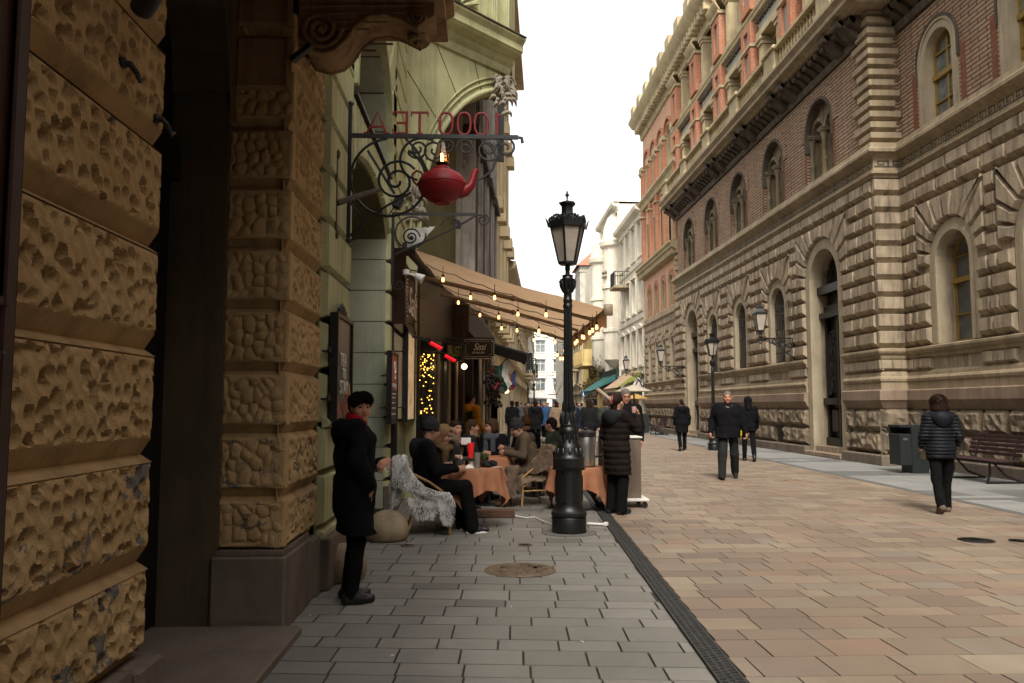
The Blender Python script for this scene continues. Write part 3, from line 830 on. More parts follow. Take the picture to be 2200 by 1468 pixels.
	ux.add([(XW - 3, 6.62, 8.4), (XW - .0, 6.62, 8.4), (XW, 13.1, 8.4), (A0.x + 2.6 * c44, A0.y + 2.6 * s44, 8.4), (A0.x + 2.6 * c44 + .2, 17.5, 8.4), (XW - 3, 17.5, 8.4)] + [(XW - 3, 6.62, 17), (XW - .0, 6.62, 17), (XW, 13.1, 17), (A0.x + 2.6 * c44, A0.y + 2.6 * s44, 17), (A0.x + 2.6 * c44 + .2, 17.5, 17), (XW - 3, 17.5, 17)],
		[(0, 1, 7, 6), (1, 2, 8, 7), (2, 3, 9, 8), (3, 4, 10, 9), (4, 5, 11, 10), (6, 7, 8, 9, 10, 11)])
	ux.build('upper_wall', MT['green'], T)
	dc = MB()   # fluted pilaster and scroll above the cornice
	for a in (1.95, 2.28):
		dc.prism([(a, 8.5), (a + .26, 8.5), (a + .26, 9.75), (a, 9.75)], D, 0, .06)
		for i in range(4): dc.tube([D(a + .04 + i * .06, .065, 8.62), D(a + .04 + i * .06, .065, 9.6)], .016, 6)
		dc.prism([(a - .05, 9.75), (a + .31, 9.75), (a + .31, 9.9), (a - .05, 9.9)], D, 0, .14)
	for i in range(9):
		t = PI * i / 8
		dc.tube([D(1.15 + .15 * math.cos(t), .03, 8.75 + .12 * math.sin(t)), D(1.15 + .5 * math.cos(t), .08, 8.75 + .5 * math.sin(t)), D(1.15 + .58 * math.cos(t), .04, 8.75 + .58 * math.sin(t))], [.02, .05, .02], 6)
	dc.tube(spiral(D(.6, .05, 8.8), .22, .03, 0, 2, (c44, s44, 0), (0, 0, 1), 40), .03, 6)
	dc.build('relief', MT['green'], T, smooth=50)
	def acanthus(cx, cz, size, flipx, seed, deep=.12, tilt=0):
		q = random.Random(seed); mb = MB()
		for i in range(26):
			h = q.random(); sx = q.uniform(-1, 1)
			a0 = cx + sx * .25 * size * (1 - h * .3); z0 = cz - size * .5 + h * size
			pts = []
			for k in range(6):
				t = k / 5
				pts.append(D(a0 + sx * .35 * size * t + tilt * (z0 + t * .3 * size - cz), deep * (.3 + .8 * math.sin(t * PI * .8)) , z0 + size * (.34 * t - .34 * t * t * (1.0 + h * .6))))
			mb.tube(pts, [size * r for r in (.035, .06, .065, .05, .035, .012)], 6)
		mb.tube(spiral(D(cx + .25 * size * flipx, deep, cz + .4 * size), .2 * size, .03 * size, 0, 1.8, (c44, s44, 0), (0, 0, 1), 26), .045 * size, 6)
		mb.tube(spiral(D(cx - .22 * size * flipx, deep, cz + .33 * size), .14 * size, .03 * size, PI, -1.6, (c44, s44, 0), (0, 0, 1), 26), .04 * size, 6)
		return mb
	acanthus(2.3, 7.38, .72, 1, 3, .12, .25).build('corbel', MT['ornament'], T, smooth=60)
	acanthus(.14, 4.85, .62, 1, 8, .08).build('capital', MT['ornament'], T, smooth=60)
	lw = MB();
	for (z0, z1, mt, nm) in ((0, 3.9, 'blackdoor', 'shopfront'), (3.9, 8, 'green_edge', 'rear_wall')):  # black shopfront; above the shop it is shade under the awning, put into the colour
		lw = MB(); lw.quad((XW + .25, 13.4, z0), (-.62, 16.0, z0), (-.62, 16.0, z1), (XW + .25, 13.4, z1)); lw.quad((XW - .1, 13.1, z0), (XW + .25, 13.4, z0), (XW + .25, 13.4, z1), (XW - .1, 13.1, z1)); lw.build(nm, MT[mt], T)
	for (x, y) in ((-.86, 14.4), (-.70, 15.2), (-.58, 15.8)):
		lw = MB(); lw.lathe([(.05, 0), (.05, .5), (.035, .55), (.035, 2.5), (.055, 2.55), (.055, 2.66)], 10, (x, y, 0)); lw.build('column', MT['stonetrim'], T, smooth=40)
	bk = MB(); bk.box(-9, XW - .7, 6.64, 17.4, 0, 17); bk.build('rear_block', MT['green_edge'], T)
green()
# ---------------------------------------------------------------- long brick and stone palace on the right
def palace():
	T = thing('brick_palace', 'long brick palace with rusticated stone ground floor and balustraded balcony on the right', 'building', (10.2, 30, 0))
	XF, XN, YC, YE, YP = 10.2, 10.9, 20.15, 42.0, 51.0
	F = lambda a, d, z: (XF - d, a, z)          # far wing, seen most
	N = lambda a, d, z: (XN - d, a, z)          # near wing, set back
	C = lambda a, d, z: (XN - a, YC - d, z)     # return between them, facing the camera (a 0..0.7)
	XP = XF + .12
	PV = lambda a, d, z: (XP - d, a, z)         # end pavilion
	doors = [23.5, 38.8]; wins = [27.25, 31.3, 35.15]
	nw = [18.0, 14.85, 11.7, 8.5, 5.3]
	pw = [43.55, 45.5, 47.45, 49.4]
	base = MB(); ash = MB(); rock = MB(); pink = MB(); trim = MB(); sur = MB()
	ops = [(c, 1.0, .3, 5.25) for c in doors] + [(c, .68, 3.0, 4.95) for c in wins]
	wall_open(base, F, YC, YE, 0, 8.3, ops, .55)
	opn = [(c, .68, 3.0, 4.95) for c in nw]
	wall_open(base, N, -8, YC, 0, 8.3, opn, .5)
	base.quad(C(0, 0, 0), C(.7, 0, 0), C(.7, 0, 8.3), C(0, 0, 8.3))
	wall_open(base, PV, YE, YP, 0, 6.6, [(c, .38, 2.9, 5.0) for c in pw], .4)
	base.build('wall', MT['stonewall'], T)
	def one(fs, nm, mt):
		m = MB()
		for i, f in enumerate(fs): band_arch(m, f[0], f[1], f[2] - .004 - .005 * i, *f[3:])
		m.build(nm, MT[mt], T)
	for c in doors: one([(F, c, 1.0, 1.3, .0, 5.25, -.3, .035)], 'surround', 'surround')
	for c in wins: one([(F, c, .68, .95, 3.0, 4.95, -.2, .03), (F, c, .68, .80, 3.0, 4.95, -.2, .055)], 'surround', 'surround')
	for c in nw: one([(N, c, .68, .95, 3.0, 4.95, -.2, .03), (N, c, .68, .78, 3.0, 4.95, -.2, .055)], 'surround', 'surround')
	for c in pw: one([(PV, c, .38, .52, 2.9, 5.0, -.1, .03)], 'surround', 'surround')
	CH = .445; Z0 = 3.0
	def row_blocks(mb, P, a0, a1, k, d=.14, lead=None):
		z0, z1 = Z0 + k * CH + .012, Z0 + (k + 1) * CH - .012
		L = a1 - a0
		if L < .12: return
		if L < .5: n = 1; cuts = [0, 1]
		elif L < 1.1: cuts = [0, .42, 1] if k % 2 else [0, .62, 1]
		elif L < 2.0: cuts = [0, .36, .62, 1] if k % 2 else [0, .55, 1]
		else:
			n = max(2, round(L / .85)); o = .5 / n if k % 2 else 0
			cuts = [0] + [i / n + o for i in range(1 - (1 if o else 0), n) if 0 < i / n + o < 1] + [1]
		for p, q in zip(cuts[:-1], cuts[1:]):
			x0, x1 = a0 + L * p + .008, a0 + L * q - .008
			mb.add([P(x0, 0, z0), P(x1, 0, z0), P(x1, 0, z1), P(x0, 0, z1), P(x0 + .05, d, z0 + .13), P(x1 - .05, d, z0 + .13), P(x1 - .05, d, z1 - .035), P(x0 + .05, d, z1 - .035)],
				[(4, 5, 6, 7), (0, 1, 5, 4), (1, 2, 6, 5), (2, 3, 7, 6), (3, 0, 4, 7)])
	def courses(P, a0, a1, arches, kmax=10):
		"""arches: (c, r_out, zs, W, H)"""
		for k in range(kmax):
			zb, zt_ = Z0 + k * CH, Z0 + (k + 1) * CH
			segs = [(a0, a1)]
			for (c, r, zs, W, H) in arches:
				if zb >= zs + H - .02: continue
				w = r + .02 if zt_ < zs + .08 else W
				ns = []
				for (p, q) in segs:
					if c + w <= p or c - w >= q: ns.append((p, q)); continue
					if c - w > p: ns.append((p, c - w))
					if c + w < q: ns.append((c + w, q))
				segs = ns
			for p, q in segs: row_blocks(ash, P, p, q, k)
		for (c, r, zs, W, H) in arches: voussoirs(ash, P, c, zs, r + .015, W, H, 13 if r > 1.1 else 11, .14, 0, .055)
	topz = Z0 + 9 * CH
	courses(F, YC + .04, YE - .05, [(c, 1.3, 5.25, 1.86, topz - 5.25) for c in doors] + [(c, .95, 4.95, 1.38, topz - CH - 4.95) for c in wins])
	courses(N, -4, YC - .02, [(c, .95, 4.95, 1.38, topz - CH - 4.95) for c in nw])
	for k in range(10):
		z0, z1 = Z0 + k * CH + .012, Z0 + (k + 1) * CH - .012
		ash.add([C(.0, 0, z0), C(.8, 0, z0), C(.8, 0, z1), C(0, 0, z1), C(.04, .12, z0 + .11), C(.8, .12, z0 + .11), C(.8, .12, z1 - .03), C(.04, .12, z1 - .03)],
				[(4, 5, 6, 7), (0, 1, 5, 4), (1, 2, 6, 5), (2, 3, 7, 6), (3, 0, 4, 7)])
	CH2 = CH
	for k in range(7):
		pass
	def pcourses():
		for k in range(8):
			zb, zt_ = Z0 + k * CH, Z0 + (k + 1) * CH
			segs = [(YE + .05, YP)]
			for c in pw:
				w = .54 if zt_ < 5.1 else (.62 if zb < 6.1 else 0)
				if not w: continue
				ns = []
				for (p, q) in segs:
					if c + w <= p or c - w >= q: ns.append((p, q)); continue
					if c - w > p: ns.append((p, c - w))
					if c + w < q: ns.append((c + w, q))
				segs = ns
			for p, q in segs: row_blocks(ash, PV, p, q, k, .08)
		for c in pw: voussoirs(ash, PV, c, 5.0, .53, .62, 1.1, 7, .08, 0, .03)
	pcourses()
	ash.build('rusticated_blocks', MT['stonewall'], T)
	def runs():
		yield [(XN, -8), (XN, YC), (XF, YC), (XF, 23.5 - 1.33)]
		yield [(XF, 23.5 + 1.33), (XF, 38.8 - 1.33)]
		yield [(XF, 38.8 + 1.33), (XF, YE), (XP, YE), (XP, YP)]
	for path in runs():
		pink.sweep([(0, .0), (.22, .0), (.22, .24), (.19, .27), (0, .27)], path, 0)
		pink.sweep([(0, 1.44), (.03, 1.44), (.14, 1.64), (.17, 1.66), (.17, 1.90), (.14, 1.93), (0, 1.93)], path, 1)
		trim.sweep([(0, 1.93), (.09, 1.93), (.09, 2.12), (.12, 2.14), (.13, 2.2), (.10, 2.25), (.07, 2.27), (.06, 2.34), (.02, 2.4), (0, 2.4)], path, 0)
		trim.sweep([(0, 2.70), (.04, 2.70), (.07, 2.76), (.07, 2.82), (.13, 2.85), (.16, 2.9), (.16, 2.95), (.03, 2.99), (0, 2.99)], path, 0)
	pink.build('base_course', [MT['plinth'], MT['pinkstone']], T)
	q = random.Random(5)
	def rockblk(P, a0, a1, z0, z1, d):
		na = max(2, int((a1 - a0) / .11)); nz = 5
		A, Z = np.meshgrid(np.linspace(a0, a1, na + 1), np.linspace(z0, z1, nz + 1), indexing='ij')
		ee = np.minimum(np.minimum((A - a0), (a1 - A)) / .06, np.minimum((Z - z0), (z1 - Z)) / .08)
		H = np.clip(ee, 0, 1) ** .6 * d
		H = H * (1 + np.array([[q.uniform(-.22, .22) for _ in range(nz + 1)] for _ in range(na + 1)]))
		w = nz + 1
		rock.add([P(A[i, j], H[i, j], Z[i, j]) for i in range(na + 1) for j in range(nz + 1)],
				[(i * w + j, (i + 1) * w + j, (i + 1) * w + j + 1, i * w + j + 1) for i in range(na) for j in range(nz)])
	def rockrow(P, a0, a1, gaps=()):
		rock.v.clear(); rock.f.clear(); rock.m.clear()
		for k, (z0, z1) in enumerate(((.29, .86), (.88, 1.43))):
			a = a0
			while a < a1 - .05:
				w = q.uniform(.6, 1.05); b = min(a1, a + w)
				if a1 - b < .3: b = a1
				hit = [g for g in gaps if a < g + .3 and b > g - .3]
				if hit and k == 0:
					g = hit[0]
					if g - .3 - a > .12: rockblk(P, a + .01, g - .31, z0, z1, .15)
					if b - g - .3 > .12: rockblk(P, g + .31, b - .01, z0, z1, .15)
					elif b < g + .3: b = min(a1, g + .3)
				else: rockblk(P, a + .01, b - .01, z0, z1, .15)
				a = b
		rock.build('rock_blocks', MT['rock'], T)
	rockrow(F, YC - .1, 23.5 - 1.33); rockrow(F, 23.5 + 1.33, 38.8 - 1.33, wins); rockrow(F, 38.8 + 1.33, YE); rockrow(PV, YE, YP, pw)
	rockrow(N, 3, YC, [15.2]); rockrow(C, -.05, .82)
	cel = MB()
	for c in wins: cel.quad(F(c - .3, .012, .3), F(c + .3, .012, .3), F(c + .3, .012, .87), F(c - .3, .012, .87))
	for c in pw: cel.quad(PV(c - .3, .012, .3), PV(c + .3, .012, .3), PV(c + .3, .012, .87), PV(c - .3, .012, .87))
	cel.quad(N(14.9, .012, .3), N(15.5, .012, .3), N(15.5, .012, .87), N(14.9, .012, .87))
	for c in wins:
		for i in range(4): cel.tube([F(c - .2 + i * .13, .06, .3), F(c - .2 + i * .13, .06, .87)], .012, 5)
	cel.build('cellar_window', MT['blackdoor'], T)
	def small_row(P, a0, a1, cs, hw):
		xs = [a0] + [v for c in sorted(cs) for v in (c - hw, c + hw)] + [a1]
		for p, r in zip(xs[0::2], xs[1::2]):
			if r - p < .15: continue
			rw = MB(); n = 3 if 1 < r - p < 2.3 else max(1, round((r - p) / .6))
			for i in range(n):
				s0 = p + (r - p) * i / n + .01; s1 = p + (r - p) * (i + 1) / n - .01
				rw.add([P(s0, 0, 2.41), P(s1, 0, 2.41), P(s1, 0, 2.69), P(s0, 0, 2.69), P(s0 + .03, .10, 2.47), P(s1 - .03, .10, 2.47), P(s1 - .03, .10, 2.68), P(s0 + .03, .10, 2.68)],
					[(4, 5, 6, 7), (0, 1, 5, 4), (1, 2, 6, 5), (2, 3, 7, 6), (3, 0, 4, 7)])
			rw.build('sill_blocks', MT['stonewall'], T)
	small_row(F, YC - .1, 23.5 - 1.35, [], 0); small_row(F, 23.5 + 1.35, 38.8 - 1.35, wins, 1.0); small_row(F, 38.8 + 1.35, YE, [], 0)
	small_row(N, 3, YC, nw, 1.0); small_row(PV, YE, YP, pw, .55); small_row(C, 0, .8, [], 0)
	full = [(XN, -8), (XN, YC), (XF, YC), (XF, YE)]
	trim.sweep([(0, 7.45), (.10, 7.45), (.12, 7.5), (.19, 7.55), (.19, 7.60), (.09, 7.62), (.09, 7.68), (.075, 7.70), (.075, 7.95), (.10, 7.97), (.12, 8.0), (.2, 8.06), (.28, 8.1), (.28, 8.18), (.22, 8.24), (.2, 8.36), (0, 8.36)], full, 0)
	pav = [(XP, YE), (XP, YP)]
	trim.sweep([(0, 6.5), (.08, 6.5), (.1, 6.58), (.18, 6.64), (.18, 6.70), (.1, 6.74), (.08, 7.0), (0, 7.02)], pav, 0)
	trim.build('cornice', MT['stonetrim'], T)
	gk = MB(); u = .30
	def meander(P, a0, a1, d, z):
		n = int((a1 - a0) / u)
		w = (a1 - a0) / n; t = w * .11
		for i in range(n):
			x = a0 + i * w; h = .19
			def bar(p0, p1, q0, q1): gk.add([P(x + p0, d, z + q0), P(x + p1, d, z + q0), P(x + p1, d, z + q1), P(x + p0, d, z + q1)], [(0, 1, 2, 3)])
			bar(0, t, 0, h); bar(t, w * .78, h - t, h); bar(w * .78 - t, w * .78, h * .28, h - t); bar(w * .33, w * .78 - t, h * .28, h * .28 + t); bar(w * .33, w * .33 + t, h * .28 + t, h * .62); bar(t, w, 0, t)
	meander(F, YC + .02, YE, .079, 7.73); meander(N, 2, YC - .1, .079, 7.73); meander(C, -.05, .76, .079, 7.73)
	gk.build('meander_band', MT['stonedark'], T)
	b2 = MB(); w2 = [23.5, 27.4, 31.3, 35.2, 39.1]
	wall_open(b2, F, YC, YE, 8.3, 12.1, [(c, .98, 8.36, 9.95) for c in w2], .42)
	wall_open(b2, N, -8, YC, 8.3, 12.1, [(c + .3, .84, 8.36, 10.05) for c in nw], .3)
	b2.quad(C(0, 0, 8.3), C(.7, 0, 8.3), C(.7, 0, 12.1), C(0, 0, 12.1))
	for c in w2: band_arch(b2, F, c, .98, 1.34, 9.9, 9.95, 0, .03)
	b2.build('brown_brick_wall', MT['brickdark'], T)
	for c in w2: one([(F, c, .92, 1.0, 9.5, 9.95, -.35, .06)], 'arch_edge', 'stonedark')
	for c in nw: one([(N, c + .3, .84, .90, 9.6, 10.05, -.2, .05)], 'arch_edge', 'stonedark')
	for X_, cs_, k_ in ((XF, w2, .99), (XN, [c + .3 for c in nw], 1.02)):
		for c in cs_:
			for q_ in (-1, 1):
				re = MB(); x = c + q_ * k_; lo_, hi_ = (x - .09, x + .09) if X_ == XN else (x - .09 * (q_ < 0), x + .09 * (q_ > 0))
				re.box(X_ - .02, X_ + .1, lo_, hi_, 8.37, 9.9); re.build('brick_edging', MT['brickedge'], T)
	qn = MB()
	for k in range(13):
		z0 = 8.42 + k * .285; z1 = z0 + .272; l = .85 if k % 2 else .6; l2 = .72 if k % 2 == 0 else .58
		qn.add([(XF - .0, YC + l, z0), (XF - .0, YC, z0), (XF + l2, YC, z0), (XF, YC + l, z1), (XF, YC, z1), (XF + l2, YC, z1),
				(XF - .14, YC + l - .05, z0 + .09), (XF - .14, YC - .14, z0 + .09), (XF + l2 - .04, YC - .14, z0 + .09), (XF - .14, YC + l - .05, z1 - .03), (XF - .14, YC - .14, z1 - .03), (XF + l2 - .04, YC - .14, z1 - .03)],
			[(6, 7, 10, 9), (7, 8, 11, 10), (0, 1, 7, 6), (1, 2, 8, 7), (9, 10, 4, 3), (10, 11, 5, 4), (0, 6, 9, 3), (2, 5, 11, 8)])
	qn.build('quoins', MT['stonetrim'], T); qn = MB()
	for k in range(11):
		z0 = 8.42 + k * .285; qn.frust([(YE - .3 - .15 * (k % 2), z0), (YE, z0), (YE, z0 + .27), (YE - .3 - .15 * (k % 2), z0 + .27)], F, 0, .1, .04)
	qn.build('quoins', MT['stonetrim'], T)
	def twin(c):
		m = MB(); P = F
		sp = 9.98; hw = .41; cx = .475
		wall_open(m, P, c - .98, c + .98, 8.4, 11.0, [(c - cx, hw, 8.4, sp), (c + cx, hw, 8.4, sp)], .40, d=-.22)
		for s in (-1, 1):
			band_arch(m, P, c + s * cx, hw - .02, hw + .09, sp - .02, sp, -.22, -.15)
		for a in (c - .9, c, c + .9):
			x = XF + .16
			m.lathe([(r_, z_ * 1.4) for r_, z_ in [(.12, 0), (.12, .06), (.10, .1), (.085, .14), (.085, .42), (.1, .44), (.1, .48), (.075, .5), (.068, .86), (.08, .88), (.085, .92), (.12, 1.05), (.13, 1.08)]], 10, (x, a, 8.4), flute=.0)
			m.box(x - .14, x + .2, a - .15, a + .15, 9.91, 9.97); m.box(x - .16, x + .2, a - .17, a + .17, 9.97, 10.02)
		o = m.build('window', MT['windowstone'], T, smooth=35)
		g = MB()
		for s in (-1, 1): fill_arch(g, P, c + s * cx, hw, 8.4, sp, -.45)
		g.build('pane', MT['darkglass'], o)
		fr = MB()
		for s in (-1, 1):
			a = c + s * cx
			for x in (a - hw + .03, a, a + hw - .03): fr.box(XF + .40, XF + .45, x - .03, x + .03, 8.4, 10.3)
			fr.box(XF + .40, XF + .45, a - hw, a + hw, 9.95, 10.02)
		fr.build('frame', MT['yelwood'], o)
	for c in w2: twin(c)
	def awin(P, X, c, hw, zb, zs, dep, glass, fm, bars=False, small=False, side=1):
		fr = MB()
		band_arch(fr, P, c, hw - .07, hw - .004, zb, zs, -dep, -dep + .05)
		t = .035
		def vb(a, z0, z1, w=t, d1=.05): fr.prism([(a - w, z0), (a + w, z0), (a + w, z1), (a - w, z1)], P, -dep, -dep + d1)
		def hb(z, w=t, d1=.06): fr.prism([(c - hw, z - w), (c + hw, z - w), (c + hw, z + w), (c - hw, z + w)], P, -dep, -dep + d1)
		vb(c, zb, zs + hw - .03); hb(zs - .45, .06, .1); hb(zb + .04, .045); hb(zb + (zs - zb) * .35, .015); hb(zs + .12, .015)
		o = fr.build('window', fm, T)
		g = MB(); fill_arch(g, P, c, hw, zb, zs, -dep + .012); g.build('pane', glass, o)
		if bars:
			b = MB()
			for i in range(9):
				a = c - hw + .06 + i * (2 * hw - .12) / 8
				b.tube([P(a, -.12, zb), P(a, -.12, zs + math.sqrt(max(0, hw * hw - (a - c) ** 2)))], .013, 5)
			for z in (zb + .35, zb + 1.15, zs - .25, zs): b.prism([(c - hw, z), (c + hw, z), (c + hw, z + .03), (c - hw, z + .03)], P, -.135, -.11)
			for i in range(6):
				a = c - hw + .15 + i * (2 * hw - .3) / 5
				b.tube(spiral(P(a, -.12, zs - .12), .07, .02, 0, 1.5, (0, 1, 0), (0, 0, 1), 14), .009, 4)
			b.build('grille', MT['iron'], o)
	for c in nw: one([(N, c + .3, .58, .835, 8.36, 10.05, -.3, .0), (N, c + .3, .77, .83, 8.36, 10.05, -.25, .03)], 'window_surround', 'surround')
	for c in nw[:3]:
		awin(N, XN, c + .3, .58, 8.36, 10.05, .3, MT['paleglass'], MT['yelwood'])
		awin(N, XN, c, .68, 3.0, 4.95, .45, MT['greyglass'], MT['yelwood'])
	for c in wins: awin(F, XF, c, .68, 3.0, 4.95, .5, MT['darkglass'], MT['stonedark'], True)
	for c in pw: awin(PV, XP, c, .38, 2.9, 5.0, .35, MT['darkglass'], MT['surround'])
	for c in doors:
		d = MB(); P = F; dp = .5
		fill_arch(d, P, c, 1.0, .0, 5.25, -dp - .04)
		d.prism([(c - 1.0, 4.35), (c + 1.0, 4.35), (c + 1.0, 4.6), (c - 1.0, 4.6)], P, -dp, -dp + .10)
		d.prism([(c - 1.1, 4.95), (c + 1.1, 4.95), (c + 1.1, 5.2), (c - 1.1, 5.2)], P, -dp, -dp + .30)
		d.prism([(c - 1.1, 4.2), (c + 1.1, 4.2), (c + 1.1, 4.38), (c - 1.1, 4.38)], P, -dp, -dp + .26)
		for (a0, a1) in ((c - .98, c - .05), (c + .05, c + .98)):
			d.prism([(a0, .1), (a0 + .12, .1), (a0 + .12, 4.2), (a0, 4.2)], P, -dp, -dp + .09); d.prism([(a1 - .12, .1), (a1, .1), (a1, 4.2), (a1 - .12, 4.2)], P, -dp, -dp + .09)
			d.prism([(a0 - .04, 1.55), (a1 + .02, 1.55), (a1 + .02, 1.75), (a0 - .04, 1.75)], P, -dp, -dp + .2)
			d.prism([(a0 - .04, .12), (a1 + .02, .12), (a1 + .02, .55), (a0 - .04, .55)], P, -dp, -dp + .14)
			d.frust([(a0 + .2, .68), (a1 - .2, .68), (a1 - .2, 1.45), (a0 + .2, 1.45)], P, -dp, -dp + .06, .06)
		o = d.build('door', MT['blackdoor'], T)
		g = MB(); qq = random.Random(int(c))
		for (a0, a1) in ((c - .84, c - .19), (c + .19, c + .84)):
			m = (a0 + a1) / 2; w = (a1 - a0) / 2 - .03
			band = [(m - w, 1.85), (m - w, 3.5)] + [(m - w * math.cos(PI * i / 10), 3.5 + w * math.sin(PI * i / 10)) for i in range(11)] + [(m + w, 1.85)]
			g.tube([P(a, -dp + .06, z) for a, z in band], .03, 6)
			for i in range(16):
				z = 1.95 + i * .11;
				for s in (-1, 1):
					r0 = qq.uniform(.07, .13)
					g.tube(spiral(P(m + s * w * .45, -dp + .06 + qq.uniform(-.01, .02), z), r0, .015, qq.uniform(0, 6), s * 1.5, (0, 1, 0), (0, 0, 1), 16), .013, 5)
			for i in range(10): g.ball(P(m + qq.uniform(-.1, .1), -dp + .07, 1.95 + i * .19), (.03, .06, .07), 6)
		for i in range(15):
			th = PI * (i + .5) / 15
			g.tube([P(c + .25 * math.cos(th), -dp + .02, 5.25 + .25 * math.sin(th)), P(c + .95 * math.cos(th), -dp + .02, 5.25 + .95 * math.sin(th))], .014, 5)
			g.tube(spiral(P(c + .7 * math.cos(th), -dp + .03, 5.25 + .7 * math.sin(th)), .11, .02, th, 1.5, (0, 1, 0), (0, 0, 1), 14), .013, 5)
		g.build('grille', flat('dull iron', (.035, .034, .032), .5, .3), o)
		sp = MB(); sp.box(XF - .25, XF + .3, c - 1.28, c + 1.28, 0, .14, bev=.02); sp.build('doorstep', MT['pinkstone'], T)
	bc = MB(); bs = MB(); bl = MB()
	wing = [(XN, -8), (XN, YC), (XF, YC), (XF, YE)]
	bs.sweep([(0, 11.35), (.08, 11.35), (.12, 11.45), (.12, 11.55), (0, 11.55)], wing)
	bc.sweep([(0, 11.98), (.55, 11.98), (.60, 12.04), (.78, 12.1), (.78, 12.22), (.84, 12.28), (.90, 12.34), (.90, 12.42), (.6, 12.46), (0, 12.5)], wing)
	yy = -4
	def console(P, a, w=.13, big=False):
		if big: pr = [(0, 11.4), (.12, 11.42), (.3, 11.55), (.5, 11.75), (.66, 11.9), (.7, 11.98), (0, 11.98)]
		else: pr = [(0, 11.56), (.1, 11.58), (.22, 11.7), (.36, 11.78), (.44, 11.88), (.44, 11.98), (0, 11.98)]
		n = len(pr)
		vs = [P(a - w, d, z) for d, z in pr] + [P(a + w, d, z) for d, z in pr]
		bs.add(vs, [tuple(range(n)), tuple(range(2 * n - 1, n - 1, -1))] + [(i, (i + 1) % n, n + (i + 1) % n, n + i) for i in range(n)])
		cc = [P(a - w, .38 if not big else .6, 11.86), P(a + w, .38 if not big else .6, 11.86)]
		bs.tube(cc, .10, 8)
	piers = [21.2, 25.45, 29.35, 33.25, 37.15, 41.05]
	y = YC + .3
	while y < YE:
		console(F, y); y += .42
	y = 3
	while y < YC - .2:
		console(N, y); y += .42
	for p in piers: console(F, p - .45, .2, True); console(F, p + .45, .2, True)
	bs.build('consoles', MT['stonedark'], T, smooth=40)
	bc.build('balcony_cornice', MT['stonetrim'], T)
	for p in piers:
		pd = MB(); pd.box(XF - .84, XF, p - .55, p + .55, 12.47, 12.62, bev=.02); pd.box(XF - .78, XF, p - .48, p + .48, 12.62, 13.18); pd.box(XF - .86, XF, p - .56, p + .56, 13.18, 13.32, bev=.03); pd.build('pedestal', MT['stoneyel'], T)
	pd = MB(); pd.box(XF - .8, XN, YC - .1, YC + .4, 12.45, 13.3)
	pd.build('pedestal', MT['stoneyel'], T)
	for p, r in zip(piers[:-1], piers[1:]):
		bl = MB(); a0, a1 = p + .56, r - .56
		bl.box(XF - .76, XF - .5, a0, a1, 12.46, 12.56); bl.box(XF - .8, XF - .46, a0, a1, 13.12, 13.26, bev=.02)
		n = 13
		for i in range(n):
			bl.lathe([(.05, 0), (.05, .05), (.03, .08), (.06, .2), (.05, .3), (.028, .42), (.03, .46), (.05, .5), (.05, .56)], 8, (XF - .63, a0 + (a1 - a0) * (i + .5) / n, 12.56), cap=False)
		bl.build('balustrade', MT['stoneyel'], T, smooth=40)
	up = MB(); XB = XF + .35
	U = lambda a, d, z: (XB - d, a, z)
	w3 = [23.33, 27.4, 31.3, 35.2, 39.1]
	wall_open(up, U, YC, YE, 12.4, 16.1, [(c, .72, 12.5, 15.0, True) for c in w3], .4)
	wall_open(up, U, YC, YE, 16.1, 22.5, [(c, .75, 16.75, 18.75) for c in w3], .4)
	up.quad((XB, YC, 12.4), (XN + .3, YC, 12.4), (XN + .3, YC, 22.5), (XB, YC, 22.5))
	wall_open(up, lambda a, d, z: (XN + .3 - d, a, z), -8, YC, 12.4, 19.5, [(c + .3, .7, 13.2, 15.0) for c in nw], .4)
	up.build('pink_brick_wall', MT['brickpink'], T)
	red = MB(); yel = MB(); mos = MB()
	for p in piers:
		for (z0, z1) in ((13.32, 16.05), (16.55, 18.35)):
			for (a0, a1) in ((p - .55, p - .24), (p + .24, p + .55)): red.box(XF - .22, XB, a0, a1, z0, z1)
			red.box(XF - .22, XB, p - .24, p + .24, z0, z0 + .3); red.box(XF - .22, XB, p - .24, p + .24, z1 - .25, z1)
			if z0 < 14: red.box(XF - .22, XB, p - .24, p + .24, 15.0, 15.3)
			mos.box(XF - .12, XB, p - .24, p + .24, z0 + .3, z1 - .25)
		yel.box(XF - .27, XB, p - .6, p + .6, 15.06, 15.18)
		yel.box(XF - .28, XB, p - .62, p + .62, 18.35, 18.5); yel.box(XF - .36, XB, p - .7, p + .7, 18.92, 19.08)
		for i in range(10):   # leafy capital
			a = p - .6 + i * 1.2 / 9
			yel.tube([(XF - .2, a, 18.5), (XF - .34, a, 18.7), (XF - .42, a, 18.86), (XF - .34, a, 18.92)], [.05, .07, .06, .03], 6)
		for s in (-1, 1):
			yel.tube(spiral((XF - .38, p + s * .52, 18.82), .1, .02, 0, 1.5, (0, 1, 0), (0, 0, 1), 14), .035, 5)
	for c in w3:
		for s in (-1, 1):
			a = c + s * .88
			for (z0, z1) in ((13.0, 14.85), (16.7, 18.55)):
				yel.box(XF - .02, XB + .3, a - .19, a + .19, z0, z1)
				for i in range(5): yel.tube([(XF - .022, a - .12 + i * .06, z0 + .15), (XF - .022, a - .12 + i * .06, z1 - .15)], .016, 5)
				yel.box(XF - .08, XB + .3, a - .24, a + .24, z1, z1 + .14); yel.box(XF - .14, XB + .3, a - .28, a + .28, z1 + .14, z1 + .3, bev=.02)
				yel.box(XF - .10, XB + .3, a - .24, a + .24, z0 - .5, z0)
		yel.box(XF - .1, XB, c - 1.15, c + 1.15, 15.15, 15.4)
		mos.box(XF + .02, XB, c - 1.15, c + 1.15, 15.4, 15.75)
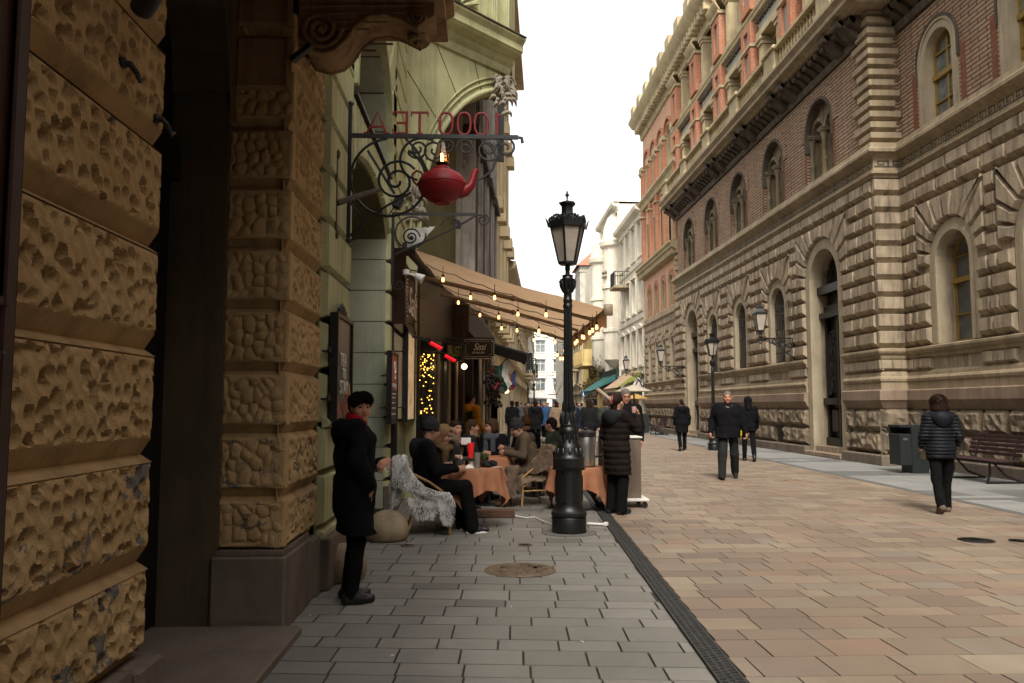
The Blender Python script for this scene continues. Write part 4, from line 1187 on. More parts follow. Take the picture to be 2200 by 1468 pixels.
		band_arch(red, U, c, .78, 1.0, 18.75, 18.76, 0, .1); band_arch(red, U, c, 1.2, 1.42, 18.75, 18.76, 0, .22)
		band_arch(yel, U, c, .66, .78, 18.75, 18.76, -.2, .04)
	red.build('brick_piers', MT['brickred'], T); mos.build('mosaic_panels', MT['mosaic'], T)
	yel.sweep([(0, 15.75), (.3, 15.78), (.3, 15.85), (.38, 16.05), (.5, 16.1), (.5, 16.2), (.56, 16.28), (.56, 16.34), (0, 16.4)], [(XB, YC), (XB, YE)])
	yel.build('pilasters', MT['stoneyel'], T, smooth=30)
	dn = MB()
	y = YC + .2
	while y < YE:
		if min(abs(y - p) for p in piers) > .7: dn.box(XB - .42, XB - .3, y, y + .14, 15.86, 16.04)
		y += .24
	dn.build('dentil_band', MT['stonedark'], T)
	gl = MB()
	for c in w3:
		gl.quad(U(c - .72, -.38, 12.5), U(c + .72, -.38, 12.5), U(c + .72, -.38, 15), U(c - .72, -.38, 15)); fill_arch(gl, U, c, .75, 16.75, 18.75, -.38)
	for c in nw: gl.quad((XN + .65, c - .4, 13.2), (XN + .65, c + 1, 13.2), (XN + .65, c + 1, 15.7), (XN + .65, c - .4, 15.7))
	o = gl.build('upper_glazing', MT['darkglass'], T)
	pv = MB()
	wall_open(pv, PV, YE, YP, 7.0, 9.8, [(c, .42, 7.15, 8.5) for c in pw], .3)
	pv.build('salmon_brick_wall', MT['brickpink'], T)
	pv = MB(); wall_open(pv, PV, YE - 1.0, YP, 9.8, 14.3, [(c, .36, 10.6, 13.0, True) for c in pw], .3)
	wall_open(pv, PV, YE - 1.0, YP, 14.3, 19.2, [(c, .45, 14.9, 16.9) for c in pw], .3)
	pv.quad((XP, YE - 1, 9.8), (XP + 1, YE - 1, 9.8), (XP + 1, YE - 1, 19.2), (XP, YE - 1, 19.2)); pv.quad((XP, YP, 0), (XP + 6, YP, 0), (XP + 6, YP, 20), (XP, YP, 20))
	pv.build('pavilion_wall', MT['brickpink'], T)
	pt = MB(); pr = MB()
	pt.sweep([(0, 9.6), (.2, 9.65), (.25, 9.85), (.5, 10.0), (.5, 10.1), (.62, 10.2), (.62, 10.3), (0, 10.4)], [(XP, YE - .6), (XP, YP)])
	y = YE - .4
	while y < YP: pt.box(XP - .42, XP - .15, y, y + .16, 9.66, 9.92); y += .32
	pt.sweep([(0, 14.1), (.2, 14.15), (.25, 14.4), (.42, 14.55), (.42, 14.68), (0, 14.75)], [(XP, YE - 1), (XP, YP)])
	pt.sweep([(0, 18.9), (.12, 18.95), (.15, 19.2), (.2, 19.6), (.6, 19.9), (.7, 20.1), (.8, 20.3), (.8, 20.45), (0, 20.6)], [(XP, 34), (XP, YP), (XP + 5, YP)])
	y = 34.2
	while y < YP:
		pt.box(XP - .56, XP - .1, y, y + .22, 19.32, 19.74, bev=.03); y += .5
	y = 34.2
	while y < YP: pt.box(XP - .78, XP - .5, y, y + .8, 20.5, 21.0); y += 2.0
	for c in [YE - .2, 44.5, 46.5, 48.4, 50.6]:
		pr.box(XP - .2, XP, c - .28, c + .28, 10.4, 14.1); pr.box(XP - .2, XP, c - .28, c + .28, 14.75, 16.7)
		pt.box(XP - .3, XP, c - .36, c + .36, 16.7, 16.95); pt.box(XP - .32, XP, c - .34, c + .34, 13.6, 13.7)
		for i in range(5): pt.tube([(XP - .2, c - .28 + i * .14, 16.4), (XP - .32, c - .28 + i * .14, 16.62), (XP - .26, c - .28 + i * .14, 16.7)], .05, 5)
	for c in pw:
		band_arch(pr, PV, c, .45, .62, 8.45, 8.5, 0, .06); band_arch(pr, PV, c, .47, .62, 16.88, 16.9, 0, .1); band_arch(pr, PV, c, .78, .92, 16.88, 16.9, 0, .16)
		band_arch(pt, PV, c, .34, .42, 7.15, 8.5, -.2, .04); band_arch(pt, PV, c, .37, .45, 14.9, 16.9, -.2, .04)
		pt.box(XP - .06, XP + .1, c - .5, c + .5, 13.0, 13.25); pt.box(XP - .04, XP + .1, c - .5, c - .36, 10.5, 13.0); pt.box(XP - .04, XP + .1, c + .36, c + .5, 10.5, 13.0)
		for s in (-1, 1): pr.box(XP - .03, XP + .1, c + s * .52 - .1, c + s * .52 + .1, 7.1, 8.5)
	pt.build('pavilion_cornice', MT['stoneyel'], T, smooth=30); pr.build('pavilion_piers', MT['brickred'], T)
	g = MB()
	for c in pw: fill_arch(g, PV, c, .42, 7.15, 8.5, -.25); fill_arch(g, PV, c, .45, 14.9, 16.9, -.25); g.quad(PV(c - .36, -.25, 10.6), PV(c + .36, -.25, 10.6), PV(c + .36, -.25, 13), PV(c - .36, -.25, 13))
	g.build('pavilion_glazing', MT['greyglass'], T)
	bk = MB(); bk.box(XN + 1.2, 26, -8, YP - .1, 0, 19); bk.box(XN + .75, 14, -8, YC, 12.5, 19.6); bk.build('roof_block', MT['stonedark'], T)
palace()
# ---------------------------------------------------------------- houses further along the street
def house(name, label, p0, p1, h, floors, nwin, wall, trimm, side, deep=9, win=(.55, .62), roof=None, ground=3.6, shop=None, pil=False, balc=None, glass='darkglass', hood=True, parap=0, top=None):
	"""p0->p1 along the street; side=+1 house lies on +x side of the street"""
	x0, y0 = p0; x1, y1 = p1; L = math.hypot(x1 - x0, y1 - y0); t = ((x1 - x0) / L, (y1 - y0) / L)
	n = (-t[1], t[0]) if side > 0 else (t[1], -t[0])
	P = plane(p0, t, n)
	T = thing(name, label, 'building', (x0, y0, 0))
	w = MB(); mo = MB()
	sp = L / nwin; hw = sp * win[0] / 2
	cs = [sp * (i + .5) for i in range(nwin)]
	zs = [0, ground] + [ground + (h - ground) * (i + 1) / floors for i in range(floors)]
	wall_open(w, P, 0, L, 0, ground, [(c, sp * .36, .35, ground - .75, True) for c in cs], .35)
	for z0, z1 in zip(zs[1:-1], zs[2:]):
		hh = z1 - z0
		wall_open(w, P, 0, L, z0, z1, [(c, hw, z0 + hh * .18, z0 + hh * (.18 + win[1]), True) for c in cs], .22)
	for a in (0, L): w.add([P(a, 0, 0), P(a, -deep, 0), P(a, -deep, h), P(a, 0, h)], [(0, 1, 2, 3)])
	w.add([P(0, 0, h), P(L, 0, h), P(L, -deep, h), P(0, -deep, h)], [(0, 1, 2, 3)])
	w.build('wall', wall, T)
	def sw(prof):
		vs = [P(a, d, z) for a in (-.0, L) for d, z in prof]; k = len(prof)
		mo.add(vs, [tuple(range(k)), tuple(range(2 * k - 1, k - 1, -1))] + [(i, i + 1, k + i + 1, k + i) for i in range(k - 1)])
	sw([(0, h - .5), (.1, h - .45), (.12, h - .25), (.5, h - .1), (.55, h + .1), (.55, h + .18), (0, h + .25)])
	sw([(0, ground - .05), (.16, ground), (.2, ground + .14), (0, ground + .2)])
	for z in zs[2:-1]: sw([(0, z - .02), (.1, z + .02), (.12, z + .12), (0, z + .16)])
	if pil:
		for a in [0.2] + [sp * i for i in range(1, nwin)] + [L - .2]:
			mo.prism([(a - .14, ground + .2), (a + .14, ground + .2), (a + .14, h - .5), (a - .14, h - .5)], P, 0, .1)
	if hood:
		for z0, z1 in zip(zs[1:-1], zs[2:]):
			hh = z1 - z0; zt = z0 + hh * (.18 + win[1]); zb = z0 + hh * .18
			for c in cs:
				mo.prism([(c - hw - .22, zt + .12), (c + hw + .22, zt + .12), (c + hw + .22, zt + .22), (c, zt + .5), (c - hw - .22, zt + .22)] if (z0 < ground + .1) else [(c - hw - .18, zt + .1), (c + hw + .18, zt + .1), (c + hw + .18, zt + .22), (c - hw - .18, zt + .22)], P, 0, .16)
				for s in (-1, 1): mo.prism([(c + s * (hw + .08) - .07, zb), (c + s * (hw + .08) + .07, zb), (c + s * (hw + .08) + .07, zt + .1), (c + s * (hw + .08) - .07, zt + .1)], P, 0, .06)
				mo.prism([(c - hw - .16, zb - .14), (c + hw + .16, zb - .14), (c + hw + .16, zb), (c - hw - .16, zb)], P, 0, .12)
	mo.build('moulding', trimm, T)
	for z0, z1 in zip(zs[1:-1], zs[2:]):
		hh = z1 - z0; zb, zt = z0 + hh * .18, z0 + hh * (.18 + win[1])
		for c in cs:
			g = MB(); g.add([P(c - hw, -.2, zb), P(c + hw, -.2, zb), P(c + hw, -.2, zt), P(c - hw, -.2, zt)], [(0, 1, 2, 3)])
			o = g.build('window', MT[glass], T)
			f = MB()
			for a in (c - hw + .04, c, c + hw - .04): f.prism([(a - .035, zb), (a + .035, zb), (a + .035, zt), (a - .035, zt)], P, -.2, -.15)
			for z in (zb + .04, zb + (zt - zb) * .66, zt - .04): f.prism([(c - hw, z - .035), (c + hw, z - .035), (c + hw, z + .035), (c - hw, z + .035)], P, -.2, -.152)
			f.build('frame', MT['warmwhite'], o)
	for i, c in enumerate(cs):
		s = MB(); q = sp * .36
		s.add([P(c - q, -.33, .35), P(c + q, -.33, .35), P(c + q, -.33, ground - .75), P(c - q, -.33, ground - .75)], [(0, 1, 2, 3)])
		for a in (c - q, c, c + q): s.prism([(a - .05, .3), (a + .05, .3), (a + .05, ground - .7), (a - .05, ground - .7)], P, -.32, -.22, 1)
		s.prism([(c - q - .1, ground - .75), (c + q + .1, ground - .75), (c + q + .1, ground - .35), (c - q - .1, ground - .35)], P, 0, .1, 1)
		s.build('shop_window', [MT['greyglass'], shop or trimm], T)
	if roof:
		r = MB(); rh, rm = roof
		r.add([P(-.1, .45, h + .15), P(L + .1, .45, h + .15), P(L - .3, -2.6, h + rh), P(.3, -2.6, h + rh), P(-.1, -deep, h), P(L + .1, -deep, h)], [(0, 1, 2, 3), (3, 2, 5, 4), (0, 3, 4), (1, 5, 2)])
		r.build('roof', rm, T)
	if balc:
		for (c, wd, z, mt) in balc:
			b = MB(); b.prism([(c - wd, z - .18), (c + wd, z - .18), (c + wd, z), (c - wd, z)], P, 0, 1.1)
			k = int(wd * 2 / .16)
			for i in range(k + 1):
				a = c - wd + .04 + (2 * wd - .08) * i / k; b.tube([P(a, 1.05, z), P(a, 1.05, z + 1)], .014, 4, 1)
			for i in range(6):
				for s in (-1, 1): b.tube([P(c + s * (wd - .03), .15 + i * .17, z), P(c + s * (wd - .03), .15 + i * .17, z + 1)], .014, 4, 1)
			b.tube([P(c - wd + .03, .02, z + 1), P(c - wd + .03, 1.06, z + 1), P(c + wd - .03, 1.06, z + 1), P(c + wd - .03, .02, z + 1)], .03, 6, 1)
			b.build('balcony', [MT['stonetrim'], mt], T)
	return T, P, L
cream = stone('cream render', (.62, .50, .31), (.3, .22, .13), amt=.35, sc=.6, bump=.1)
cream2 = stone('pale cream render', (.66, .56, .39), (.34, .27, .18), amt=.3, sc=.5, bump=.1)
white = stone('off white render', (.72, .66, .54), (.36, .3, .22), amt=.35, sc=.5, bump=.1)
white2 = stone('chalk white render', (.76, .72, .63), (.4, .36, .28), amt=.25, sc=.4, bump=.1)
yellow = stone('butter yellow render', (.66, .50, .22), (.34, .26, .13), amt=.25, sc=.5, bump=.1)
timber = flat('dark brown timber', (.03, .018, .012), .6, var=.4, scale=5)
slate = flat('grey green slate', (.26, .28, .25), .7, var=.2, scale=6)
tiles = flat('red roof tiles', (.42, .13, .08), .8, var=.25, scale=8)
def xl(y): return -.62 + (y - 16) * .078
def xrr(y): return 10.32
def back():
	T, P, L = house('brick_house', 'dark brick house with pale vertical strips and timber shopfront behind the awning', (xl(16.0), 16.0), (xl(24), 24), 13.5, 3, 4, MT['brickdark'], stone('dirty pale strips', (.36, .33, .28), (.1, .08, .06), amt=.8, sc=2), -1, pil=True, shop=timber, win=(.6, .66))
	m = MB()
	for a in (1.0, 3.0, 5.0, 7.0):
		m.prism([(a - .5, 4.4), (a + .5, 4.4), (a + .62, 7.2), (a - .62, 7.2)], P, 0, .32)
		m.prism([(a - .7, 7.2), (a + .7, 7.2), (a + .7, 7.4), (a - .7, 7.4)], P, 0, .45)
	for a in (0.05, 1.95, 2.05, 3.95, 4.05, 5.95, 6.05, 7.9): m.prism([(a - .06, .0), (a + .06, 0), (a + .06, 3.1), (a - .06, 3.1)], P, 0, .18)
	m.prism([(0, 3.0), (8, 3.0), (8, 3.55), (0, 3.55)], P, 0, .28)
	m.build('timber_bay', timber, T)
	m = MB()
	for a in (.42, 1.58, 2.42, 3.58, 4.42, 5.58, 6.42, 7.58): m.prism([(a - .07, 4.2), (a + .07, 4.2), (a + .07, 12.9), (a - .07, 12.9)], P, 0, .36)
	m.build('pale_strip', stone('grey white strip', (.36, .33, .29), (.09, .07, .06), amt=.8, sc=2), T)
	m = MB()
	for a in (2.5, 3.5, 4.5, 5.5, 6.5, 7.5): m.lathe([(.06, 0), (.06, .4), (.04, .45), (.04, 2.6), (.06, 2.65), (.06, 2.95)], 10, P(a, .3, 0))
	m.build('column', MT['stonetrim'], T, smooth=40)
	T, P, L = house('cream_house', 'tall ornate cream house with broken cornices beyond the dark brick house', (xl(24.1), 24.1), (xl(33), 33), 15.5, 3, 4, cream, cream, -1, pil=True, shop=yellow)
	m = MB()
	for a in (.4, 2.2, 4.5, 6.7, 8.5):
		m.prism([(a - .22, 4), (a + .22, 4), (a + .22, 14.9), (a - .22, 14.9)], P, 0, .26)
		for z in (4.1, 7.6, 11.4, 14.7): m.prism([(a - .34, z), (a + .34, z), (a + .34, z + .4), (a - .34, z + .4)], P, 0, .5)
	m.prism([(-.1, 14.95), (9, 14.95), (9, 15.1), (-.1, 15.1)], P, 0, .9)
	m.build('pilaster', cream, T)
	m = MB(); m.prism([(-.2, 15.6), (-.05, 15.6), (-.05, 9), (-.2, 9)], P, .2, .55); m.build('rainpipe', MT['iron'], T)
	house('cream_house', 'low cream house with grey green roof, third along the left side', (xl(33.1), 33.1), (xl(48), 48), 7.4, 1, 6, cream2, cream2, -1, roof=(1.7, slate), shop=cream)
	house('cream_house', 'long pale cream house beyond the green roofed one, on the left', (xl(48.1), 48.1), (xl(74), 74), 8.2, 2, 9, cream, cream2, -1, roof=(1.0, slate), balc=[(8, 1.2, 3.8, MT['iron']), (16, 1.2, 3.8, MT['iron'])])
	house('white_house', 'hazy white house last along the left side', (xl(74.1), 74.1), (xl(108), 108), 12, 3, 10, white2, white2, -1, roof=(2, slate))
	house('grey_house', 'broad pale house closing the far end of the street', (-14, 140), (30, 138), 17, 4, 14, white2, white2, -1, roof=(4.5, slate), glass='paleglass')
	T, P, L = house('white_house', 'white stucco house with window hoods, iron balcony and brown eaves beside the brick palace', (xrr(0), 51.3), (xrr(0), 60.3), 14.6, 3, 4, white, white, 1, balc=[(6.2, 1.0, 10.2, MT['iron'])], roof=(.6, flat('brown eaves', (.12, .07, .05), .8)))
	m = MB(); m.prism([(0, 14.5), (6, 14.5), (3.8, 18.5), (0, 18.5)], P, -8, -3); m.build('firewall', white2, T)
	T, P, L = house('white_house', 'ornate white house with round oriel turrets and pale mansard roof', (xrr(0), 60.5), (xrr(0), 70), 17.2, 4, 4, white2, white, 1, pil=True, roof=(2.6, white), shop=flat('dark green shop', (.03, .06, .045), .6))
	m = MB()
	for (a, r) in ((1.2, .95), (8.4, .9)):
		c = P(a, .15, 0)
		m.lathe([(.15, 4.3), (.5, 4.6), (r, 5.1), (r, 7.2), (r + .12, 7.25), (r + .12, 7.5), (r, 7.55), (r, 10.6), (r + .12, 10.65), (r + .12, 10.9), (r, 10.95), (r, 13.8), (r + .25, 14.0), (r + .3, 14.35), (r + .1, 14.5), (r * .9, 15.6), (r * .6, 16.3), (.2, 16.7), (0, 16.75)], 16, c)
	for z in (5.6, 8.6, 11.8):
		for i in range(5): m.prism([(2.0 + i * .06, z), (2.06 + i * .06, z), (2.06 + i * .06, z + 1), (2.0 + i * .06, z + 1)], P, 0, .3)
	m.build('oriel', white, T, smooth=40)
	m = MB()
	for i in range(8): m.ball(P(.6 + .25 * (i % 4), 1.05, 11.6 + .35 * (i // 4)), .16, 8)
	m.build('relief', MT['ornament'], T)
	T, P, L = house('yellow_house', 'butter yellow house with a boxy balcony beyond the turreted house', (xrr(0), 70.2), (xrr(0), 84), 9.6, 2, 5, yellow, yellow, 1)
	m = MB(); m.prism([(2, 5.2), (9.5, 5.2), (9.5, 5.4), (2, 5.4)], P, 0, 1.5); m.prism([(2, 5.4), (9.5, 5.4), (9.5, 6.7), (2, 6.7)], P, 1.35, 1.5); m.prism([(2, 5.4), (2.15, 5.4), (2.15, 6.7), (2, 6.7)], P, 0, 1.4)
	for i in range(12): m.prism([(2.1 + i * .62, 5.45), (2.2 + i * .62, 5.45), (2.2 + i * .62, 6.65), (2.1 + i * .62, 6.65)], P, 1.5, 1.53)
	m.build('balcony', yellow, T)
	m = MB(); m.box(10.6, 18, 72, 84, 9.6, 15.6); m.build('rear_storey', white, T)
	T = thing('tower_house', 'grey tower house with red tiled roof far along the right', 'building', (13.4, 112, 0))
	m = MB(); m.box(13.4, 18, 112, 118, 0, 21.5); m.box(11.5, 20, 113, 130, 0, 13); m.box(13.3, 18.1, 111.9, 118.1, 20.6, 20.8); m.build('wall', stone('grey stucco', (.42, .39, .33), (.25, .22, .18), amt=.3), T)
	m = MB(); m.add([(12.9, 111.5, 21.5), (18.5, 111.5, 21.5), (18.5, 118.5, 21.5), (12.9, 118.5, 21.5), (15.7, 115, 24.2)], [(0, 1, 4), (1, 2, 4), (2, 3, 4), (3, 0, 4)]); m.build('roof', tiles, T)
	m = MB(); m.box(14.5, 16.3, 111.93, 111.98, 18.2, 20); m.box(14.2, 15.2, 111.93, 111.98, 10, 14); m.build('window', MT['greyglass'], T)
	house('cream_house', 'pale cream house far along the right before the end of the street', (10.4, 86), (10.9, 110), 11.5, 3, 8, cream2, cream2, 1, roof=(2, slate), balc=[(4, 1.5, 5.6, MT['iron'])])
	house('grey_house', 'unseen house added behind the viewer to shade the near street', (14, -10), (-4, -10), 11.5, 3, 7, MT['ochre_trim'], MT['ochre_trim'], -1)  # out of view, added to keep sun and sky off the near street
back()
def bare_tree(x, y, h, seed, label, reddish=False):
	q = random.Random(seed); T = thing('bare_tree', label, 'tree', (x, y, 0), 0, 'bare trees at the end of the street')
	tk = MB(); cr = MB()
	def grow(mb, p, d, r, l, lev):
		pts = [p]; rs = [r]; dd = d.copy()
		for i in range(4):
			dd = (dd + Vector((q.uniform(-1, 1), q.uniform(-1, 1), q.uniform(-.3, .6))) * .22).normalized()
			pts.append(pts[-1] + dd * l / 4); rs.append(r * (1 - .16 * (i + 1)))
		mb.tube(pts, rs, 5 if lev > 1 else 8)
		if lev < 5:
			for k in range(3 if lev else 5):
				i = q.randint(2, 4) if lev else 4
				nd = (dd + Vector((q.uniform(-1, 1), q.uniform(-1, 1), q.uniform(-.2, .8))) * .85).normalized()
				grow(cr, pts[i], nd, rs[i] * .66, l * q.uniform(.58, .8), lev + 1)
	grow(tk, Vector((x, y, 0)), Vector((0, 0, 1)), .16, h * .34, 0)
	bark = flat('bare branch bark', (.11, .08, .06), .9)
	tk.build('trunk', bark, T, smooth=60); cr.build('crown', bark, T)
bare_tree(7.6, 104, 8.5, 3, 'bare grey tree left of centre before the far house')
bare_tree(9.4, 108, 9, 5, 'bare grey tree beside the lamp post before the far house')
bare_tree(5.6, 100, 6.5, 9, 'small bare tree nearest the left row at the far end')
bare_tree(10.0, 76, 5, 12, 'thin bare tree before the yellow house on the right')
# ---------------------------------------------------------------- street lamps
def lamp():
	T = thing('street_lamp', 'tall black cast iron lamp post with six sided lantern standing at the café corner', 'street lamp')
	k = .00557
	b = MB()
	b.lathe([(.205, 0), (.207, .03), (.205, .18), (.20, .19)], 32)
	b.lathe([(.19, .19), (.212, .205), (.215, .225), (.212, .245), (.185, .262), (.172, .29), (.163, .31), (.158, .34), (.156, .60), (.158, .72), (.155, .745), (.185, .77), (.19, .79), (.187, .86), (.192, .88), (.175, .895), (.165, .93), (.15, .99), (.145, 1.03), (.12, 1.06), (.10, 1.10), (.098, 1.13), (.115, 1.17), (.118, 1.22), (.108, 1.235), (.1, 1.25), (.10, 1.26)], 32)
	for i in range(28):     # row of beads, raised panels, leaf rings
		a = 2 * PI * i / 28; b.ball((.188 * math.cos(a), .188 * math.sin(a), .755), .014, 6)
	for i in range(12):
		a = 2 * PI * i / 12; c, s = math.cos(a), math.sin(a)
		b.tube([(.1 * c, .1 * s, 1.04), (.118 * c, .118 * s, 1.1), (.112 * c, .112 * s, 1.16)], [.02, .016, .006], 6)
		b.tube([(.155 * c, .155 * s, .93), (.158 * c, .158 * s, .97), (.148 * c, .148 * s, 1.0)], [.02, .018, .008], 6)
	for i in range(6):
		a = 2 * PI * i / 6; M = Matrix.Rotation(a, 4, 'Z')
		b.box(.152, .163, -.045, .045, .36, .68, 0, M, bev=.004); b.box(.158, .168, -.03, .03, .40, .64, 0, M, bev=.004)
	b.build('base', MT['lampgreen'], T, smooth=40)
	s = MB()
	s.lathe([(.098, 1.255), (.102, 1.28), (.085, 1.30), (.075, 1.34), (.068, 1.38), (.061, 1.42)], 24)
	for i in range(10):
		a = 2 * PI * i / 10; c, q = math.cos(a), math.sin(a)
		s.tube([(.075 * c, .075 * q, 1.26), (.09 * c, .09 * q, 1.34), (.075 * c, .075 * q, 1.42), (.088 * c, .088 * q, 1.44)], [.02, .024, .018, .004], 6)
		s.tube([(.058 * c, .058 * q, 1.42), (.07 * c, .07 * q, 1.5), (.064 * c, .064 * q, 1.56)], [.014, .014, .003], 5)
	s.lathe([(.062, 1.40), (.060, 1.6), (.05, 2.66), (.05, 2.70)], 32, flute=.10)
	s.lathe([(.05, 2.69), (.058, 2.7), (.058, 2.73), (.05, 2.745), (.056, 2.78), (.056, 2.80), (.049, 2.81), (.049, 2.87), (.058, 2.885), (.06, 2.90), (.055, 2.91)], 24)
	s.build('shaft', MT['lampgreen'], T, smooth=35)
	c = MB()
	c.lathe([(.05, 2.9), (.06, 2.96), (.085, 3.0), (.096, 3.03), (.096, 3.045), (.07, 3.055), (.062, 3.075), (.07, 3.09), (.062, 3.1), (.03, 3.105), (.026, 3.15), (.034, 3.17), (.028, 3.23), (.03, 3.24)], 20)
	for i in range(10):
		a = 2 * PI * i / 10; x, y = math.cos(a), math.sin(a)
		c.tube([(.05 * x, .05 * y, 2.89), (.08 * x, .08 * y, 2.96), (.088 * x, .088 * y, 3.01), (.105 * x, .105 * y, 3.03), (.1 * x, .1 * y, 3.0)], [.016, .02, .017, .012, .004], 6)
	c.build('capital', MT['lampgreen'], T, smooth=45)
	ph = R(12)
	L = MB()
	L.lathe([(.105, 3.225), (.12, 3.235), (.12, 3.26), (.1, 3.265)], 6, ph=ph)
	L.lathe([(.215, 3.675), (.235, 3.68), (.24, 3.75), (.215, 3.76)], 6, ph=ph)
	for i in range(6):
		a = ph + 2 * PI * i / 6; x, y = math.cos(a), math.sin(a)
		L.tube([(.112 * x, .112 * y, 3.25), (.214 * x, .214 * y, 3.69)], .0125, 6)
		L.tube([(.236 * x, .236 * y, 3.68), (.262 * x, .262 * y, 3.76), (.285 * x, .285 * y, 3.80)], [.016, .012, .002], 5)
		a2 = ph + 2 * PI * (i + .5) / 6; x2, y2 = math.cos(a2), math.sin(a2)
		p0 = Vector((.235 * x, .235 * y, 3.75)); p1 = Vector((.235 * math.cos(a + PI / 3), .235 * math.sin(a + PI / 3), 3.75))
		for j in range(7):
			t = (j + .5) / 7; p = p0.lerp(p1, t); h = .05 * math.sin(PI * t) + .012
			L.ball((p.x, p.y, 3.755 + h), (.018, .018, .02), 6)
			L.tube(spiral((p.x, p.y, 3.75 + h * .5), .024, .008, t * 6, 1.2, (p1 - p0).normalized(), (0, 0, 1), 8), .007, 4)
	L.build('lantern', MT['lampgreen'], T, smooth=30)
	g = MB()
	for i in range(6):
		a = ph + 2 * PI * i / 6; e = a + PI / 3
		g.add([(.106 * math.cos(a), .106 * math.sin(a), 3.26), (.106 * math.cos(e), .106 * math.sin(e), 3.26), (.206 * math.cos(e), .206 * math.sin(e), 3.68), (.206 * math.cos(a), .206 * math.sin(a), 3.68)], [(0, 1, 2, 3)])
	g.build('lamp_glass', MT['frost'], T)
	r = MB()
	r.lathe([(.215, 3.755), (.19, 3.79), (.15, 3.82), (.1, 3.845), (.085, 3.86)], 6, ph=ph); r.lathe([(.078, 3.85), (.074, 3.87), (.074, 3.95), (.08, 3.96)], 6, ph=ph); r.lathe([(.082, 3.955), (.108, 3.985), (.108, 4.0), (.03, 4.025)], 6, ph=ph)
	r.lathe([(.012, 4.02), (.008, 4.05), (.014, 4.06), (.008, 4.07), (.026, 4.09), (.026, 4.10), (.01, 4.125), (.012, 4.135), (.0, 4.16)], 12)
	r.build('lantern_roof', MT['lampgreen'], T, smooth=30)
	return T
LAMP = lamp()
LAMP.location = (1.0, 9.62, 0)
tag(LAMP, group=None)
for (x, y, lb) in [(7.82, 27.2, 'black lamp post by the palace wall behind the walking man'), (3.35, 55, 'black lamp post far down the left row, tallest looking of the far ones'), (3.62, 68, 'black lamp post far down the left row, second of the far ones'), (4.4, 96, 'smallest black lamp post farthest down the left row')]:
	t = dup(LAMP, (x, y, 0), R(20), lb, 'street lamps further off')
	m = MB(); m.tube([(-.34, 0, 2.62), (.34, 0, 2.62)], .014, 6); m.ball((-.34, 0, 2.62), .025, 6); m.ball((.34, 0, 2.62), .025, 6)
	m.build('ladder_bar', MT['lampgreen']).parent = t
pl_ = MB(); pl_.lathe([(.33, 0), (.33, .006), (.30, .012), (.22, .012)], 32, (1.0, 9.62, 0), cap=False)
tag(pl_.build('base_ring', flat('grey cast ring', (.13, .125, .115), .7, .2, .4, var=.4, scale=25, bump=.2), smooth=40), 'round grey metal ring plate let into paving under the lamp post', 'ring plate')
def wall_lamp():
	T = thing('wall_lamp', 'x', 'wall lamp')
	b = MB()     # local: wall at x=0, lantern reaches out to -x
	b.tube([(0, 0, .0), (-1.15, 0, 0)], .022, 6); b.tube([(-.02, 0, .12), (-.02, 0, -.75)], .03, 6); b.ball((-.03, 0, -.78), (.05, .05, .09), 8)
	b.tube([(-.03, 0, -.62), (-.25, 0, -.5), (-.5, 0, -.28), (-.8, 0, -.14), (-1.1, 0, -.04)], .018, 6)
	for (x, z, r, s) in ((-.2, -.2, .16, 1), (-.45, -.15, .11, -1), (-.68, -.1, .08, 1), (-.2, -.45, .09, -1)):
		b.tube(spiral((x, 0, z), r, .02, 0, s * 2, (1, 0, 0), (0, 0, 1), 26), .014, 5)
	for i in range(9): b.ball((-.1 - .09 * i, 0, -.1 - .05 * math.sin(i * 1.3) - .12 * (1 - i / 9)), (.04, .02, .035), 6)
	b.tube([(-1.13, 0, -.12), (-1.13, 0, .22)], .025, 6); b.ball((-1.13, 0, -.14), .05, 8)
	b.lathe([(.03, .02), (.06, .06), (.03, .1), (.03, .2), (.11, .22)], 10, (-1.13, 0, 0))
	b.build('bracket', MT['iron'], T, smooth=40)
	l = MB(); ph = R(45)
	l.lathe([(.12, .22), (.14, .23), (.14, .27)], 4, (-1.13, 0, 0), ph=ph); l.lathe([(.25, .78), (.27, .79), (.27, .83), (.2, .86), (.12, .98), (.13, 1.0), (.13, 1.04), (.06, 1.09), (.01, 1.12), (.008, 1.25)], 4, (-1.13, 0, 0), ph=ph)
	for i in range(4):
		a = ph + PI / 2 * i; l.tube([(-1.13 + .135 * math.cos(a), .135 * math.sin(a), .26), (-1.13 + .25 * math.cos(a), .25 * math.sin(a), .8)], .014, 5)
		for j in range(3): l.tube([(-1.13 + .1 * math.cos(a + j * .5), .1 * math.sin(a + j * .5), .12), (-1.13 + .11 * math.cos(a + j * .5), .11 * math.sin(a + j * .5), .24)], .009, 4)
	l.build('lantern', MT['iron'], T)
	g = MB(); g.lathe([(.125, .26), (.24, .79)], 4, (-1.13, 0, 0), ph=ph, cap=False); g.build('lamp_glass', MT['frost'], T)
	return T
w = wall_lamp(); w.location = (10.12, 25.72, 3.72); w['label'] = 'large wrought iron wall lamp beside the big palace door'; w['group'] = 'wall lamps on the palace'
dup(w, (10.12, 40.6, 3.55), 0, 'wrought iron wall lamp at the far end of the palace wing above the walker', 'wall lamps on the palace')
dup(w, (10.05, 50.3, 3.6), 0, 'smallest wrought iron wall lamp at the far palace corner beside the white house', 'wall lamps on the palace')
